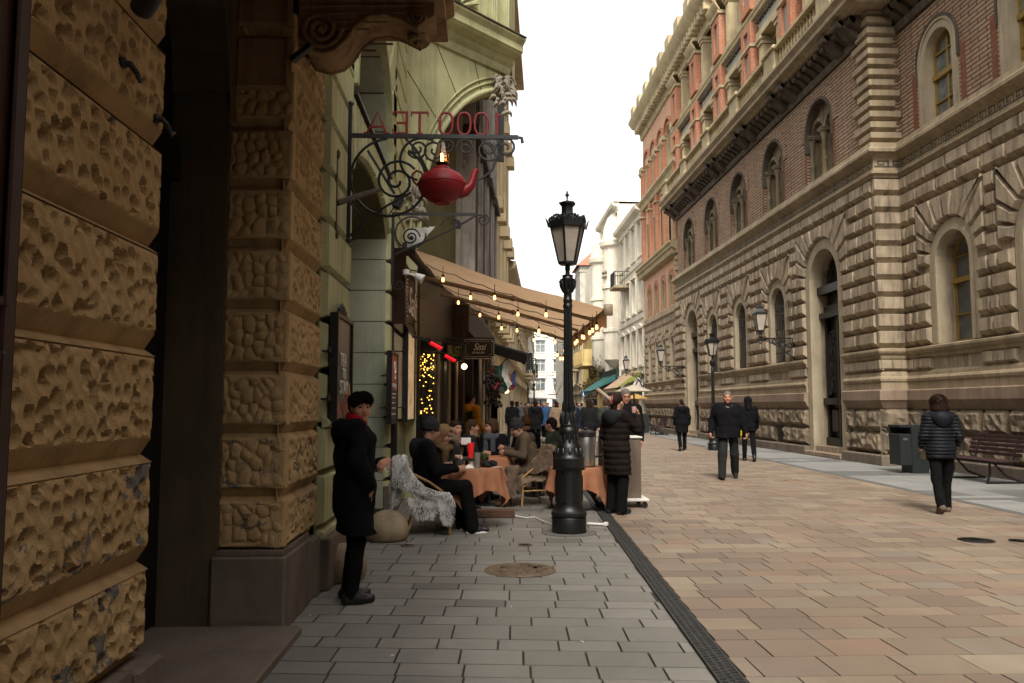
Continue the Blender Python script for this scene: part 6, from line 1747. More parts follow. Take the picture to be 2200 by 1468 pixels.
def cane_chair(label):
	"""faces +x; origin on the floor under the seat centre"""
	T = thing('cane_chair', label, 'chair', (0, 0, 0), 0, 'cane café chairs')
	def tb(name, *paths, r=.015):
		m = MB()
		for p in paths: m.tube(p, r, 8)
		return m.build(name, MT['cane'], T, smooth=50)
	for s in (-1, 1):
		tb('leg', [(.23, s * .23, 0), (.21, s * .22, .25), (.20, s * .21, .45)]); tb('leg', [(-.27, s * .22, 0), (-.2, s * .21, .25), (-.18, s * .2, .45)])
	for s in (-1, 1):
		tb('armrest', [(.20, s * .21, .44), (.12, s * .24, .52), (-.02, s * .245, .62), (-.14, s * .24, .68), (-.22, s * .21, .72), (-.25, s * .17, .80)])
	tb('back_frame', [(-.18, -.2, .44), (-.23, -.21, .66), (-.28, -.19, .82), (-.31, -.1, .88), (-.31, .1, .88), (-.28, .19, .82), (-.23, .21, .66), (-.18, .2, .44)])
	tb('stretcher', [(.21, -.22, .24), (-.2, -.21, .24)], [(.21, .22, .24), (-.2, .21, .24)], [(.2, -.22, .3), (-.0, -.21, .43)], [(-.2, -.21, .3), (-.0, -.21, .43)], [(.2, .22, .3), (-.0, .21, .43)], [(0, -.22, .24), (0, .22, .24)], r=.011)
	s = MB(); s.box(-.21, .22, -.22, .22, .435, .465, 0, None, bev=.012); s.build('seat', flat('woven cane seat', (.28, .19, .09), .7, var=.3, scale=60, bump=.5, bscale=150), T)
	b = MB()
	for i in range(7): b.tube([(-.2, -.18 + i * .06, .46), (-.26, -.18 + i * .06, .7), (-.30, -.15 + i * .05, .86)], .007, 5)
	for z in (.55, .64, .73): b.tube([(-.2 - (z - .46) * .25, -.2, z), (-.2 - (z - .46) * .25, .2, z)], .007, 5)
	b.build('backrest', MT['cane'], T, smooth=50)
	return T
ch = cane_chair('cane chair under the grey and white fur, nearest to the stone ball'); ch.location = (-.66, 9.66, 0); ch.rotation_euler = (0, 0, R(6))
dup(ch, (.68, 12.25, 0), R(200), 'cane chair with brown sheepskin, the man in brown jacket sits in it', 'cane café chairs')
def fur(name, label, grids, mats, ln, seed, down=.8):
	"""grids of points -> one pelt with many fine strands; grids: (grid, strand count)"""
	m = MB(); q = random.Random(seed)
	for grid, n in grids:
		a, b = len(grid), len(grid[0]); V = [[Vector(p) for p in row] for row in grid]
		m.add([p for row in V for p in row], [(i * b + j, (i + 1) * b + j, (i + 1) * b + j + 1, i * b + j + 1) for i in range(a - 1) for j in range(b - 1)], 0)
		for k in range(n):
			i = q.randrange(a - 1); j = q.randrange(b - 1); s, t = q.random(), q.random()
			p = V[i][j] * (1 - s) * (1 - t) + V[i + 1][j] * s * (1 - t) + V[i][j + 1] * (1 - s) * t + V[i + 1][j + 1] * s * t
			N = (V[i + 1][j] - V[i][j]).cross(V[i][j + 1] - V[i][j])
			if N.length < 1e-9: continue
			N.normalize(); N *= q.choice((-1, 1))
			patch = noise.noise(p * 9)
			d = (N * .55 + Vector((q.uniform(-.5, .5), q.uniform(-.5, .5), q.uniform(-.3, .3) - down))).normalized() * ln * q.uniform(.5, 1.2)
			w = d.cross(N); w = (w.normalized() if w.length > 1e-6 else Vector((1, 0, 0))) * .0028
			m.add([p - w, p + w, p + d * .6 + w * .6 + Vector((0, 0, -.003)), p + d + Vector((0, 0, -.006))], [(0, 1, 2, 3)], 0 if q.random() < .74 - .55 * patch else 1)
	return tag(m.build(name, mats), label, 'fur throw')
def chair_fur(o, seat_side, rz, flapn, flap2):
	c, s = math.cos(rz), math.sin(rz)
	def W(x, y, z): return (o[0] + c * x - s * y, o[1] + s * x + c * y, z)
	rows = []
	q = random.Random(3)
	path = [(-.44, .38), (-.43, .5), (-.40, .68), (-.36, .84), (-.325, .915), (-.28, .90), (-.25, .78), (-.21, .62), (-.17, .52), (-.10, .485), (.05, .478), (.18, .48), (.235, .45), (.25, .36), (.26, .26)]
	for (x, z) in path:
		row = []
		for j in range(9):
			t = j / 8 - .5; y = t * .56
			dz = 0; dx = 0
			e = max(0, abs(t) - .36) / .14
			if z > .6: dz = -.09 * e
			else: dz = -.10 * e
			row.append(W(x + dx + .012 * math.sin(j * 2 + x * 9), y * (1.0 - .12 * e), z + dz + .015 * math.sin(j * 1.7 + x * 20)))
		rows.append(row)
	return rows
wf = flat('white fur', (.85, .83, .79), .9, var=.15, scale=30); df = flat('dark grey fur', (.07, .068, .066), .9, var=.4, scale=30); bf = flat('brown sheepskin', (.20, .14, .095), .95, var=.3, scale=25); bf2 = flat('dark brown sheepskin', (.12, .08, .055), .95, var=.3, scale=25)
def flapgrid(p0, p1, wv, n=8, k=5):
	g = []
	for i in range(n):
		t = i / (n - 1); c = Vector(p0).lerp(Vector(p1), t); w = (1 - .35 * t) if t < .8 else (1 - .35 * t) * .8
		g.append([tuple(c + Vector(wv) * (j / (k - 1) - .5) * w + Vector((0, .01 * math.sin(i + j), 0))) for j in range(k)])
	return g
def join_into(a, b):
	pass
def sidegrid(T_, B_, y, k=6):
	g = []
	for (a, b) in zip(T_, B_): g.append([(a[0] + (b[0] - a[0]) * t / (k - 1), y + .015 * math.sin(3 * a[0] * 9 + t), a[1] + (b[1] - a[1]) * t / (k - 1)) for t in range(k)])
	return g
sg = sidegrid([(-1.08, .92), (-1.0, .945), (-.92, .84), (-.82, .69), (-.70, .57), (-.56, .515), (-.42, .50), (-.36, .42)], [(-1.07, .60), (-1.0, .56), (-.91, .55), (-.83, .54), (-.72, .50), (-.57, .45), (-.43, .40), (-.37, .30)], 9.40)
fur('fur_throw', 'long haired grey and white fur throw over the nearest cane chair', [(chair_fur((-.66, 9.66), 1, R(6), 0, 0), 16000), (sg, 9000), (flapgrid((-1.0, 9.5, .86), (-1.07, 9.5, .38), (.16, .02, 0)), 4000), (flapgrid((-.72, 9.42, .44), (-.70, 9.42, .22), (.36, .02, 0)), 4000), (flapgrid((-.47, 9.40, .45), (-.44, 9.40, .16), (.17, .02, 0)), 3500)], [wf, df], .06, 1)
fur('fur_throw', 'brown sheepskin draped over the chair of the man in brown', [(chair_fur((.68, 12.25), 1, R(200), 0, 0), 10000), (flapgrid((.42, 11.98, .62), (.39, 11.93, .16), (.17, .04, 0)), 3500), (sidegrid([(.66, .66), (.78, .78), (.9, .86), (1.0, .84)], [(.62, .50), (.76, .50), (.9, .56), (1.02, .45)], 12.0), 4000)], [bf, bf2], .03, 4, .4)
def table_things():
	q = random.Random(3)
	T = thing('mug', 'big grey mug heaped with cream on the nearest table', 'mug', (-.33, 9.86, .752))
	m = MB(); m.lathe([(.035, .752), (.05, .765), (.07, .80), (.075, .85), (.071, .85), (.065, .8), (.0, .77)], 20, (-.33, 9.86, 0), cap=False); m.tube([(-.395, 9.86, .835), (-.435, 9.86, .825), (-.435, 9.86, .79), (-.40, 9.86, .775)], .008, 6); m.build('cup', flat('grey glaze', (.07, .072, .072), .35), T, smooth=60)
	m = MB()
	for i in range(14): m.ball((-.33 + q.uniform(-.045, .045), 9.86 + q.uniform(-.045, .045), .86 + q.uniform(0, .03)), .022, 7)
	m.build('cream', flat('pink cream', (.62, .40, .30), .7, var=.3, scale=40), T, smooth=60)
	T = thing('beer_glass', 'tall glass of amber beer on the nearest table', 'glass', (-.1, 9.80, .752))
	m = MB(); m.lathe([(.03, .754), (.034, .80), (.036, .862)], 16, (-.1, 9.80, 0)); m.build('beer', flat('amber beer', (.20, .085, .018), .1, 0, .6), T, smooth=40)
	m = MB(); m.lathe([(.032, .753), (.038, .864), (.042, .935), (.041, .935), (.037, .866)], 16, (-.1, 9.80, 0), cap=False); m.build('rim', flat('pale beer glass', (.20, .2, .17), .08, 0, .7), T, smooth=40)
	m = MB(); P = [(-.27, 9.72, .754), (-.13, 9.72, .754), (-.15, 9.80, .754), (-.25, 9.82, .754), (-.2, 9.76, .80), (-.16, 9.74, .815)]
	m.add(P, [(0, 1, 4), (1, 5, 4), (1, 2, 5), (2, 3, 5), (3, 4, 5), (3, 0, 4)]); tag(m.build('napkin', MT['paperwhite']), 'crumpled white napkin on the nearest table', 'napkin')
	m = MB(); m.lathe([(.022, .754), (.03, .83), (.026, .83), (.02, .77)], 14, (-.175, 9.84, 0), cap=False); tag(m.build('paper_cup', flat('kraft cup', (.32, .25, .18), .7), smooth=50), 'small beige cup between mug and beer glass', 'cup')
	T = thing('potted_plant', 'small green plant in a red pot on the nearest table', 'plant', (-.02, 9.98, .752))
	m = MB(); m.lathe([(.04, .753), (.055, .83), (.048, .83), (.0, .81)], 14, (-.02, 9.98, 0), cap=False); m.build('pot', flat('dark red pot', (.14, .03, .025), .5), T, smooth=40)
	m = MB()
	for i in range(140):
		a = q.uniform(0, 6.28); l = q.uniform(.05, .13); t = q.uniform(0, .7); p = Vector((-.02 + .02 * math.cos(a), 9.98 + .02 * math.sin(a), .82)); d = Vector((math.cos(a) * t, math.sin(a) * t, 1)).normalized() * l
		w = Vector((-math.sin(a), math.cos(a), 0)) * .007; m.add([p - w * .4, p + w * .4, p + d * .6 + w, p + d, p + d * .6 - w], [(0, 1, 2, 3, 4)])
	m.build('foliage', flat('grey green leaves', (.10, .13, .06), .7, var=.4, scale=50), T)
	m = MB(); M = Matrix.Translation((.14, 9.86, .756)) @ Matrix.Rotation(.3, 4, 'Z'); m.box(-.06, .06, -.03, .03, 0, .003, 0, M); tag(m.build('paper_slip', MT['paperwhite']), 'white paper slip lying at the edge of the nearest table', 'paper')
	m = MB()
	for i in range(16): m.ball((.06 + q.uniform(-.07, .07), 9.93 + q.uniform(-.05, .05), .775 + q.uniform(0, .04)), (.05, .04, .03), 8)
	tag(m.build('glove_heap', flat('black knit', (.012, .012, .013), .9), smooth=60), 'black gloves heaped on the nearest table', 'gloves')
	m = MB(); m.tube([(-.06, 9.64, .745), (-.06, 9.635, .70)], .012, 6); m.tube([(-.06, 9.66, .757), (-.06, 9.64, .745)], .012, 6); tag(m.build('cloth_clip', MT['steel']), 'small steel clip on the nearest tablecloth', 'clip')
	T = thing('candle_cup', 'red glowing candle cup on the table behind the hooded woman', 'candle', (-.2, 11.0, .80))
	m = MB(); m.lathe([(.03, .80), (.04, .9), (.052, 1.0), (.046, 1.0), (.02, .86)], 14, (-.2, 11.0, 0), cap=False); m.build('cup', emit('red candle glass', (.6, .015, .01), .12), T, smooth=50)
	m = MB(); m.box(-.33, -.2, 10.98, 11.02, .98, 1.07); m.build('label', MT['paperwhite'], T)
	T = thing('side_table', 'dark small table between the café tables carrying the red candle', 'table', (-.25, 11.05, 0))
	m = MB(); m.lathe([(.3, .77), (.3, .798)], 24, (-.25, 11.05, 0)); m.build('tabletop', MT['iron'], T); m = MB(); m.lathe([(.2, 0), (.2, .02), (.03, .04), (.03, .77)], 12, (-.25, 11.05, 0)); m.build('pedestal', MT['iron'], T)
	T = thing('conifer_planter', 'dark green conifer shrub in a planter below the man in yellow', 'planter', (-.28, 13.6, 0))
	m = MB(); m.box(-.5, -.06, 13.4, 13.8, 0, .55, bev=.02); m.build('box', flat('dark planter', (.03, .028, .026), .7), T)
	m = MB()
	for i in range(2600):
		z = .55 + .85 * q.random(); rr = .26 * (1 - (z - .55) / .95) ** .7; a = q.uniform(0, 6.28); r0 = rr * math.sqrt(q.random()); p = Vector((-.28 + r0 * math.cos(a), 13.6 + r0 * math.sin(a), z)); d = Vector((math.cos(a) * .7, math.sin(a) * .7, q.uniform(-.1, .8))).normalized() * q.uniform(.04, .09); w = Vector((-math.sin(a), math.cos(a), 0)) * .008
		m.add([p - w, p + w, p + d], [(0, 1, 2)])
	m.build('foliage', MT['greenleaf'], T)
	T = thing('cardboard_box', 'flat brown cardboard box with print lying on the pavers', 'box', (.1, 11.0, 0))
	m = MB(); m.box(-.28, .40, 10.86, 11.05, .002, .105, bev=.006); m.build('body', MT['cardboard'], T)
	lm = flat('faded box print', (.19, .12, .08), .8)
	txt('DD', .08, lm, T, frame_m((-.03, 10.857, .055), (1, 0, 0), (0, 0, 1)), name='print'); txt('==', .06, lm, T, frame_m((.12, 10.857, .055), (1, 0, 0), (0, 0, 1)), name='print')
	m = MB(); m.tube([(.40, 10.95, .02), (.55, 10.8, .012), (.66, 10.9, .012), (.74, 10.55, .012), (.84, 10.2, .012), (.9, 9.9, .012)], .009, 6); tag(m.build('power_cable', MT['paperwhite'], smooth=60), 'white power cable running from the cardboard box to the lamp post', 'cable')
	m = MB(); M = Matrix.Translation((1.42, 10.15, .02)) @ Matrix.Rotation(R(-25), 4, 'Z'); m.box(-.14, .1, -.02, .02, -.012, .014, 0, M, bev=.006); m.box(.08, .13, -.028, .028, -.014, .03, 0, M, bev=.006); tag(m.build('cable_cover', MT['paperwhite']), 'white plug strip on the ground right of the lamp post', 'plug')
	T = thing('drinks_urn', 'tall steel drinks urn with black lid and tap on the low table', 'urn', (1.47, 11.7, .62))
	c = (1.47, 11.7, 0)
	m = MB(); m.lathe([(.13, .63), (.135, .64), (.135, 1.06), (.13, 1.07)], 28, c); m.build('body', MT['steel'], T, smooth=40)
	m = MB(); m.lathe([(.145, 1.06), (.155, 1.07), (.15, 1.12), (.1, 1.15), (.03, 1.16), (.03, 1.19), (.0, 1.195)], 28, c); m.tube([(1.32, 11.7, 1.08), (1.27, 11.7, 1.09), (1.27, 11.7, 1.11)], .02, 6); m.lathe([(.14, .62), (.14, .635)], 24, c); m.build('lid', flat('black plastic', (.015, .015, .016), .35), T, smooth=40)
	m = MB(); m.tube([(1.60, 11.62, .77), (1.66, 11.58, .78), (1.66, 11.58, .72)], .02, 8); m.ball((1.665, 11.57, .79), .03, 8); m.tube([(1.62, 11.60, .78), (1.62, 11.60, 1.0)], .008, 5); m.build('tap', MT['iron'], T, smooth=50)
	T = thing('rolling_cabinet', 'brown cabinet on white castor base behind the woman drinking', 'cabinet', (1.95, 12.1, 0))
	m = MB(); m.box(1.74, 2.32, 11.9, 12.35, .14, 1.02, bev=.01); m.build('body', flat('brown laminate', (.14, .105, .078), .45, var=.1), T)
	m = MB(); m.box(1.66, 2.42, 11.82, 12.42, .10, .14, bev=.008); m.box(1.72, 2.34, 11.88, 12.37, 1.022, 1.05, bev=.006); m.build('base', MT['warmwhite'], T)
	for (x, y) in ((1.72, 11.88), (2.36, 11.88), (1.72, 12.36), (2.36, 12.36)):
		m = MB(); M = Matrix.Translation((x, y, .045)) @ Matrix.Rotation(R(90), 4, 'X'); m.lathe([(.04, -.012), (.045, -.01), (.045, .01), (.04, .012)], 16, (0, 0, 0), 0, M); m.box(x - .02, x + .02, y - .02, y + .02, .07, .1); m.build('castor', MT['iron'], T, smooth=40)
	T = thing('carton', 'white drinks carton with brown picture on the cabinet', 'carton', (1.85, 12.0, 1.05))
	m = MB(); m.box(1.77, 1.9, 11.95, 12.05, 1.051, 1.22); m.add([(1.77, 11.95, 1.22), (1.9, 11.95, 1.22), (1.9, 12.05, 1.22), (1.77, 12.05, 1.22), (1.77, 12.0, 1.27), (1.9, 12.0, 1.27)], [(0, 1, 5, 4), (2, 3, 4, 5), (1, 2, 5), (3, 0, 4)]); m.build('body', MT['paperwhite'], T)
	m = MB(); m.box(1.845, 1.885, 11.947, 11.949, 1.08, 1.2); m.build('picture', MT['cardboard'], T)
	T = thing('serving_counter', 'white topped counter with dark front behind the lamp post', 'counter', (1.25, 15, 0))
	m = MB(); m.box(1.0, 1.65, 14.4, 15.0, .86, .92, bev=.01); m.build('worktop', MT['warmwhite'], T); m = MB(); m.box(1.05, 1.6, 14.45, 14.95, 0, .86); m.build('body', flat('grey panel', (.06, .065, .07), .5), T)
	T = thing('potted_plant', 'pale leafy potted plant beside the serving counter', 'plant', (.98, 13.6, 0))
	m = MB(); m.lathe([(.13, 0), (.18, .4), (.16, .4), (0, .36)], 16, (.98, 13.6, 0), cap=False); m.build('pot', MT['plinth'], T, smooth=40)
	m = MB()
	for i in range(420):
		a = q.uniform(0, 6.28); l = q.uniform(.15, .42); t = q.uniform(.05, .6); p = Vector((.98 + .1 * math.cos(a) * q.random(), 13.6 + .1 * math.sin(a) * q.random(), .4)); d = Vector((math.cos(a) * t, math.sin(a) * t, 1)).normalized() * l; w = Vector((-math.sin(a), math.cos(a), 0)) * .006
		m.add([p - w * .5, p + w * .5, p + d * .6 + w, p + d, p + d * .6 - w], [(0, 1, 2, 3, 4)])
	m.build('foliage', flat('straw green leaves', (.16, .14, .08), .8, var=.4, scale=30), T)
	T = thing('parasol', 'beige café parasol on a dark pole beyond the woman drinking', 'parasol', (8.6, 46, 0))
	m = MB(); m.lathe([(1.1, 2.35), (1.1, 2.38), (.05, 2.75), (0, 2.8)], 8, (8.6, 46, 0)); m.build('canopy', flat('beige parasol', (.36, .31, .24), .9), T); m = MB(); m.tube([(8.6, 46, 0), (8.6, 46, 2.7)], .05, 6); m.box(8.2, 9, 45.6, 46.4, 0, .08); m.build('pole', MT['iron'], T)
	for i, (x, y) in enumerate(((4.2, 78), (5.3, 84), (6.2, 90))):
		T = thing('parasol', ['left one', 'middle one', 'right one'][i] + ' of the white market parasols at the far end', 'parasol', (x, y, 0))
		m = MB(); m.lathe([(1.9, 2.3), (1.9, 2.34), (.05, 3.2)], 8, (x, y, 0)); m.build('canopy', MT['paperwhite'], T); m = MB(); m.tube([(x, y, 0), (x, y, 3.1)], .05, 6); m.build('pole', MT['iron'], T)
table_things()
def stone_ball(x, y, r, label):
	m = MB(); n = 28
	m.lathe([(r * .86, 0), (r * .96, .04)] + [(r * math.cos(a), .1 + (r * 1.0) * math.sin(a)) for a in [i * PI / 2 / 12 for i in range(13)]], 36, (x, y, 0))
	tag(m.build('stone_ball', MT['ball'], smooth=60), label, 'bollard')
stone_ball(-1.1, 9.15, .24, 'travertine half ball bollard in front of the fur draped chair')
stone_ball(-1.24, 7.12, .21, 'travertine ball bollard behind the legs of the smoking woman')
def right_things():
	def bin_(x, y, label, grp):
		T = thing('litter_bin', label, 'litter bin', (x, y, 0), 0, grp)
		g = flat('grey green bin paint', (.016, .02, .021), .5, .1, .4, var=.15)
		m = MB(); m.box(x - .05, x + .33, y - .25, y + .25, .0, 1.08, bev=.01); m.build('housing', g, T)
		m = MB(); m.box(x - .32, x - .055, y - .25, y + .25, .18, .88, bev=.01); m.box(x - .32, x - .055, y - .25, y + .25, 1.03, 1.08); m.box(x - .32, x - .055, y + .2, y + .25, .8, 1.08); m.build('drawer', g, T)
		m = MB(); m.box(x - .24, x - .14, y - .2535, y - .251, .74, .79); m.ball((x + .2, y - .252, 1.0), .012, 6); m.build('label_plate', MT['steel'], T)
		return T
	bin_(9.62, 17.95, 'tall dark grey litter bin before the palace corner', 'litter bins')
	bin_(8.9, 45.2, 'dark grey litter bin at the far palace end', 'litter bins')
	def bench(x, y, label):
		T = thing('park_bench', label, 'bench', (x, y, 0), 0, 'slatted benches along the palace')
		r = flat('dark red bench slats', (.042, .016, .014), .6, var=.25)
		m = MB()
		for i in range(5): m.box(x - .42 + i * .10, x - .34 + i * .10, y - .85, y + .85, .43, .455, bev=.005)
		m.build('seat', r, T)
		m = MB()
		for i in range(5):
			xx = x + .12 + i * .028; z = .52 + i * .085; m.box(xx, xx + .022, y - .85, y + .85, z, z + .07, bev=.005)
		m.build('backrest', r, T)
		for yy in (y - .6, y + .6):
			m = MB(); m.tube([(x - .42, yy, .02), (x - .36, yy, .2), (x - .36, yy, .42), (x + .1, yy, .42), (x + .26, yy, .95)], .028, 6); m.tube([(x - .3, yy, .42), (x - .05, yy, .15), (x + .3, yy, .02)], .024, 6); m.tube([(x - .44, yy, .02), (x + .32, yy, .02)], .024, 6); m.build('leg', MT['iron'], T, smooth=40)
		return T
	bench(10.15, 15.9, 'dark red slatted bench against the near palace wall behind the woman in puffer jacket')
	bench(9.3, 42.3, 'slatted bench far along the palace near the walker in black')
	def aw(y0, y1, z0, z1, w, ms, label):
		T = thing('awning', label, 'awning', (10.2, y0, z1)); m = MB(); n = 10
		for i in range(n):
			a, b = y0 + (y1 - y0) * i / n, y0 + (y1 - y0) * (i + 1) / n
			m.add([(10.25, a, z1), (10.25, b, z1), (10.25 - w, b, z0), (10.25 - w, a, z0), (10.25 - w, a, z0 - .25), (10.25 - w, b, z0 - .25)], [(0, 1, 2, 3), (3, 2, 5, 4)], i % len(ms))
		m.add([(10.25, y0, z1), (10.25 - w, y0, z0), (10.25, y0, z1 - .5)], [(0, 1, 2)]); m.build('canopy', ms, T)
		m = MB(); m.tube([(10.25, y0 + .1, z0 - .3), (10.25 - w, y0 + .1, z0)], .02, 5); m.tube([(10.25 - w, y0, z0), (10.25 - w, y1, z0)], .03, 5); m.build('frame', MT['iron'], T)
	aw(52, 58, 2.7, 3.9, 1.7, [flat('lime awning', (.24, .26, .06), .8), flat('pink awning', (.5, .25, .25), .8)], 'lime and pink striped shop awning beside the palace')
	aw(61, 68, 2.7, 4.1, 2.1, [flat('turquoise awning', (.025, .11, .10), .8)], 'turquoise shop awning under the turreted house')
	m = MB(); m.box(10.0, 10.25, 60.6, 69.9, 3.0, 4.4); tag(m.build('shop_fascia', flat('dark green fascia', (.015, .03, .025), .6)), 'dark shop fascia above the turquoise awning', 'fascia')
	m = MB(); q = random.Random(5)
	for i in range(900):
		p = Vector((10.1 - .9 * q.random() ** 2, 68 + 2.5 * q.random(), 3.2 + 2.6 * q.random())); d = Vector((q.uniform(-1, .2), q.uniform(-1, 1), q.uniform(-1, 1))) * .14; w = d.cross(Vector((0, .3, 1))) * .5
		m.add([p - w, p + w, p + d], [(0, 1, 2)])
	tag(m.build('climbing_plant', flat('dull vine', (.07, .065, .035), .9, var=.4, scale=8)), 'dull climbing plant on the turreted house front', 'plant')
	T = thing('shop_board', 'white arched board with black emblem at the palace end', 'sign', (9.9, 50.6, 2.2))
	P = lambda a, d, z: (9.75 + a, 50.6 - d, z); m = MB(); m.prism([(-.33, 2.0), (.33, 2.0), (.33, 2.9), (.2, 3.2), (0, 3.35), (-.2, 3.2), (-.33, 2.9)], P, 0, .06); m.build('panel', MT['paperwhite'], T)
	m = MB(); m.prism([(-.24, 2.05), (.24, 2.05), (.24, 2.55), (0, 2.75), (-.24, 2.55)], P, .06, .065); m.tube([P(-.25, .065, 2.75), P(0, .065, 3.2), P(.25, .065, 2.75)], .045, 6); m.ball(P(0, .065, 2.72), (.08, .02, .1), 8); m.build('emblem', MT['iron'], T)
	m = MB(); m.lathe([(.8, 1.95), (.8, 1.98), (.1, 2.25)], 8, (9.3, 49, 0)); m.tube([(9.3, 49, 0), (9.3, 49, 2.2)], .04, 6); tag(m.build('parasol', flat('ochre parasol', (.36, .22, .07), .8)), 'small ochre parasol below the arched board', 'parasol')
	for i, (x, y, z, c, lb) in enumerate(((8.3, 66, 2.5, (.5, .5, .55), 'round blue and white sign'), (9.0, 66, 2.55, (.5, .45, .45), 'round red rimmed sign'))):
		T = thing('road_sign', lb + ' on a post far along the right', 'road sign', (x, y, 0))
		m = MB(); m.tube([(x, y, 0), (x, y, 2.8)], .04, 6); m.build('post', MT['steel'], T)
		P = lambda a, d, zz: (x + a, y - d, z + zz); m = MB(); ci = [(.34 * math.cos(2 * PI * k / 20), .34 * math.sin(2 * PI * k / 20)) for k in range(20)]
		m.prism(ci, P, .05, .08); m.build('disc', flat('sign blue', (.04, .1, .3), .5) if i == 0 else flat('sign red', (.35, .04, .04), .5), T)
		m = MB(); m.prism([(a * .68, b * .68) for a, b in ci], P, .081, .085); m.build('centre', MT['paperwhite'], T)
		if i: m = MB(); m.prism([(-.25, -.95), (.25, -.95), (.25, -.45), (-.25, -.45)], P, .05, .08); m.build('plate', flat('sign blue', (.04, .1, .3), .5), T)
	m = MB(); m.tube([(6.2, 44, 2.45), (7.6, 43, 1.2)], .09, 6); tag(m.build('folded_parasol', flat('beige cloth', (.25, .2, .15), .9)), 'folded beige parasol leaning beside the turquoise awning', 'parasol')
right_things()
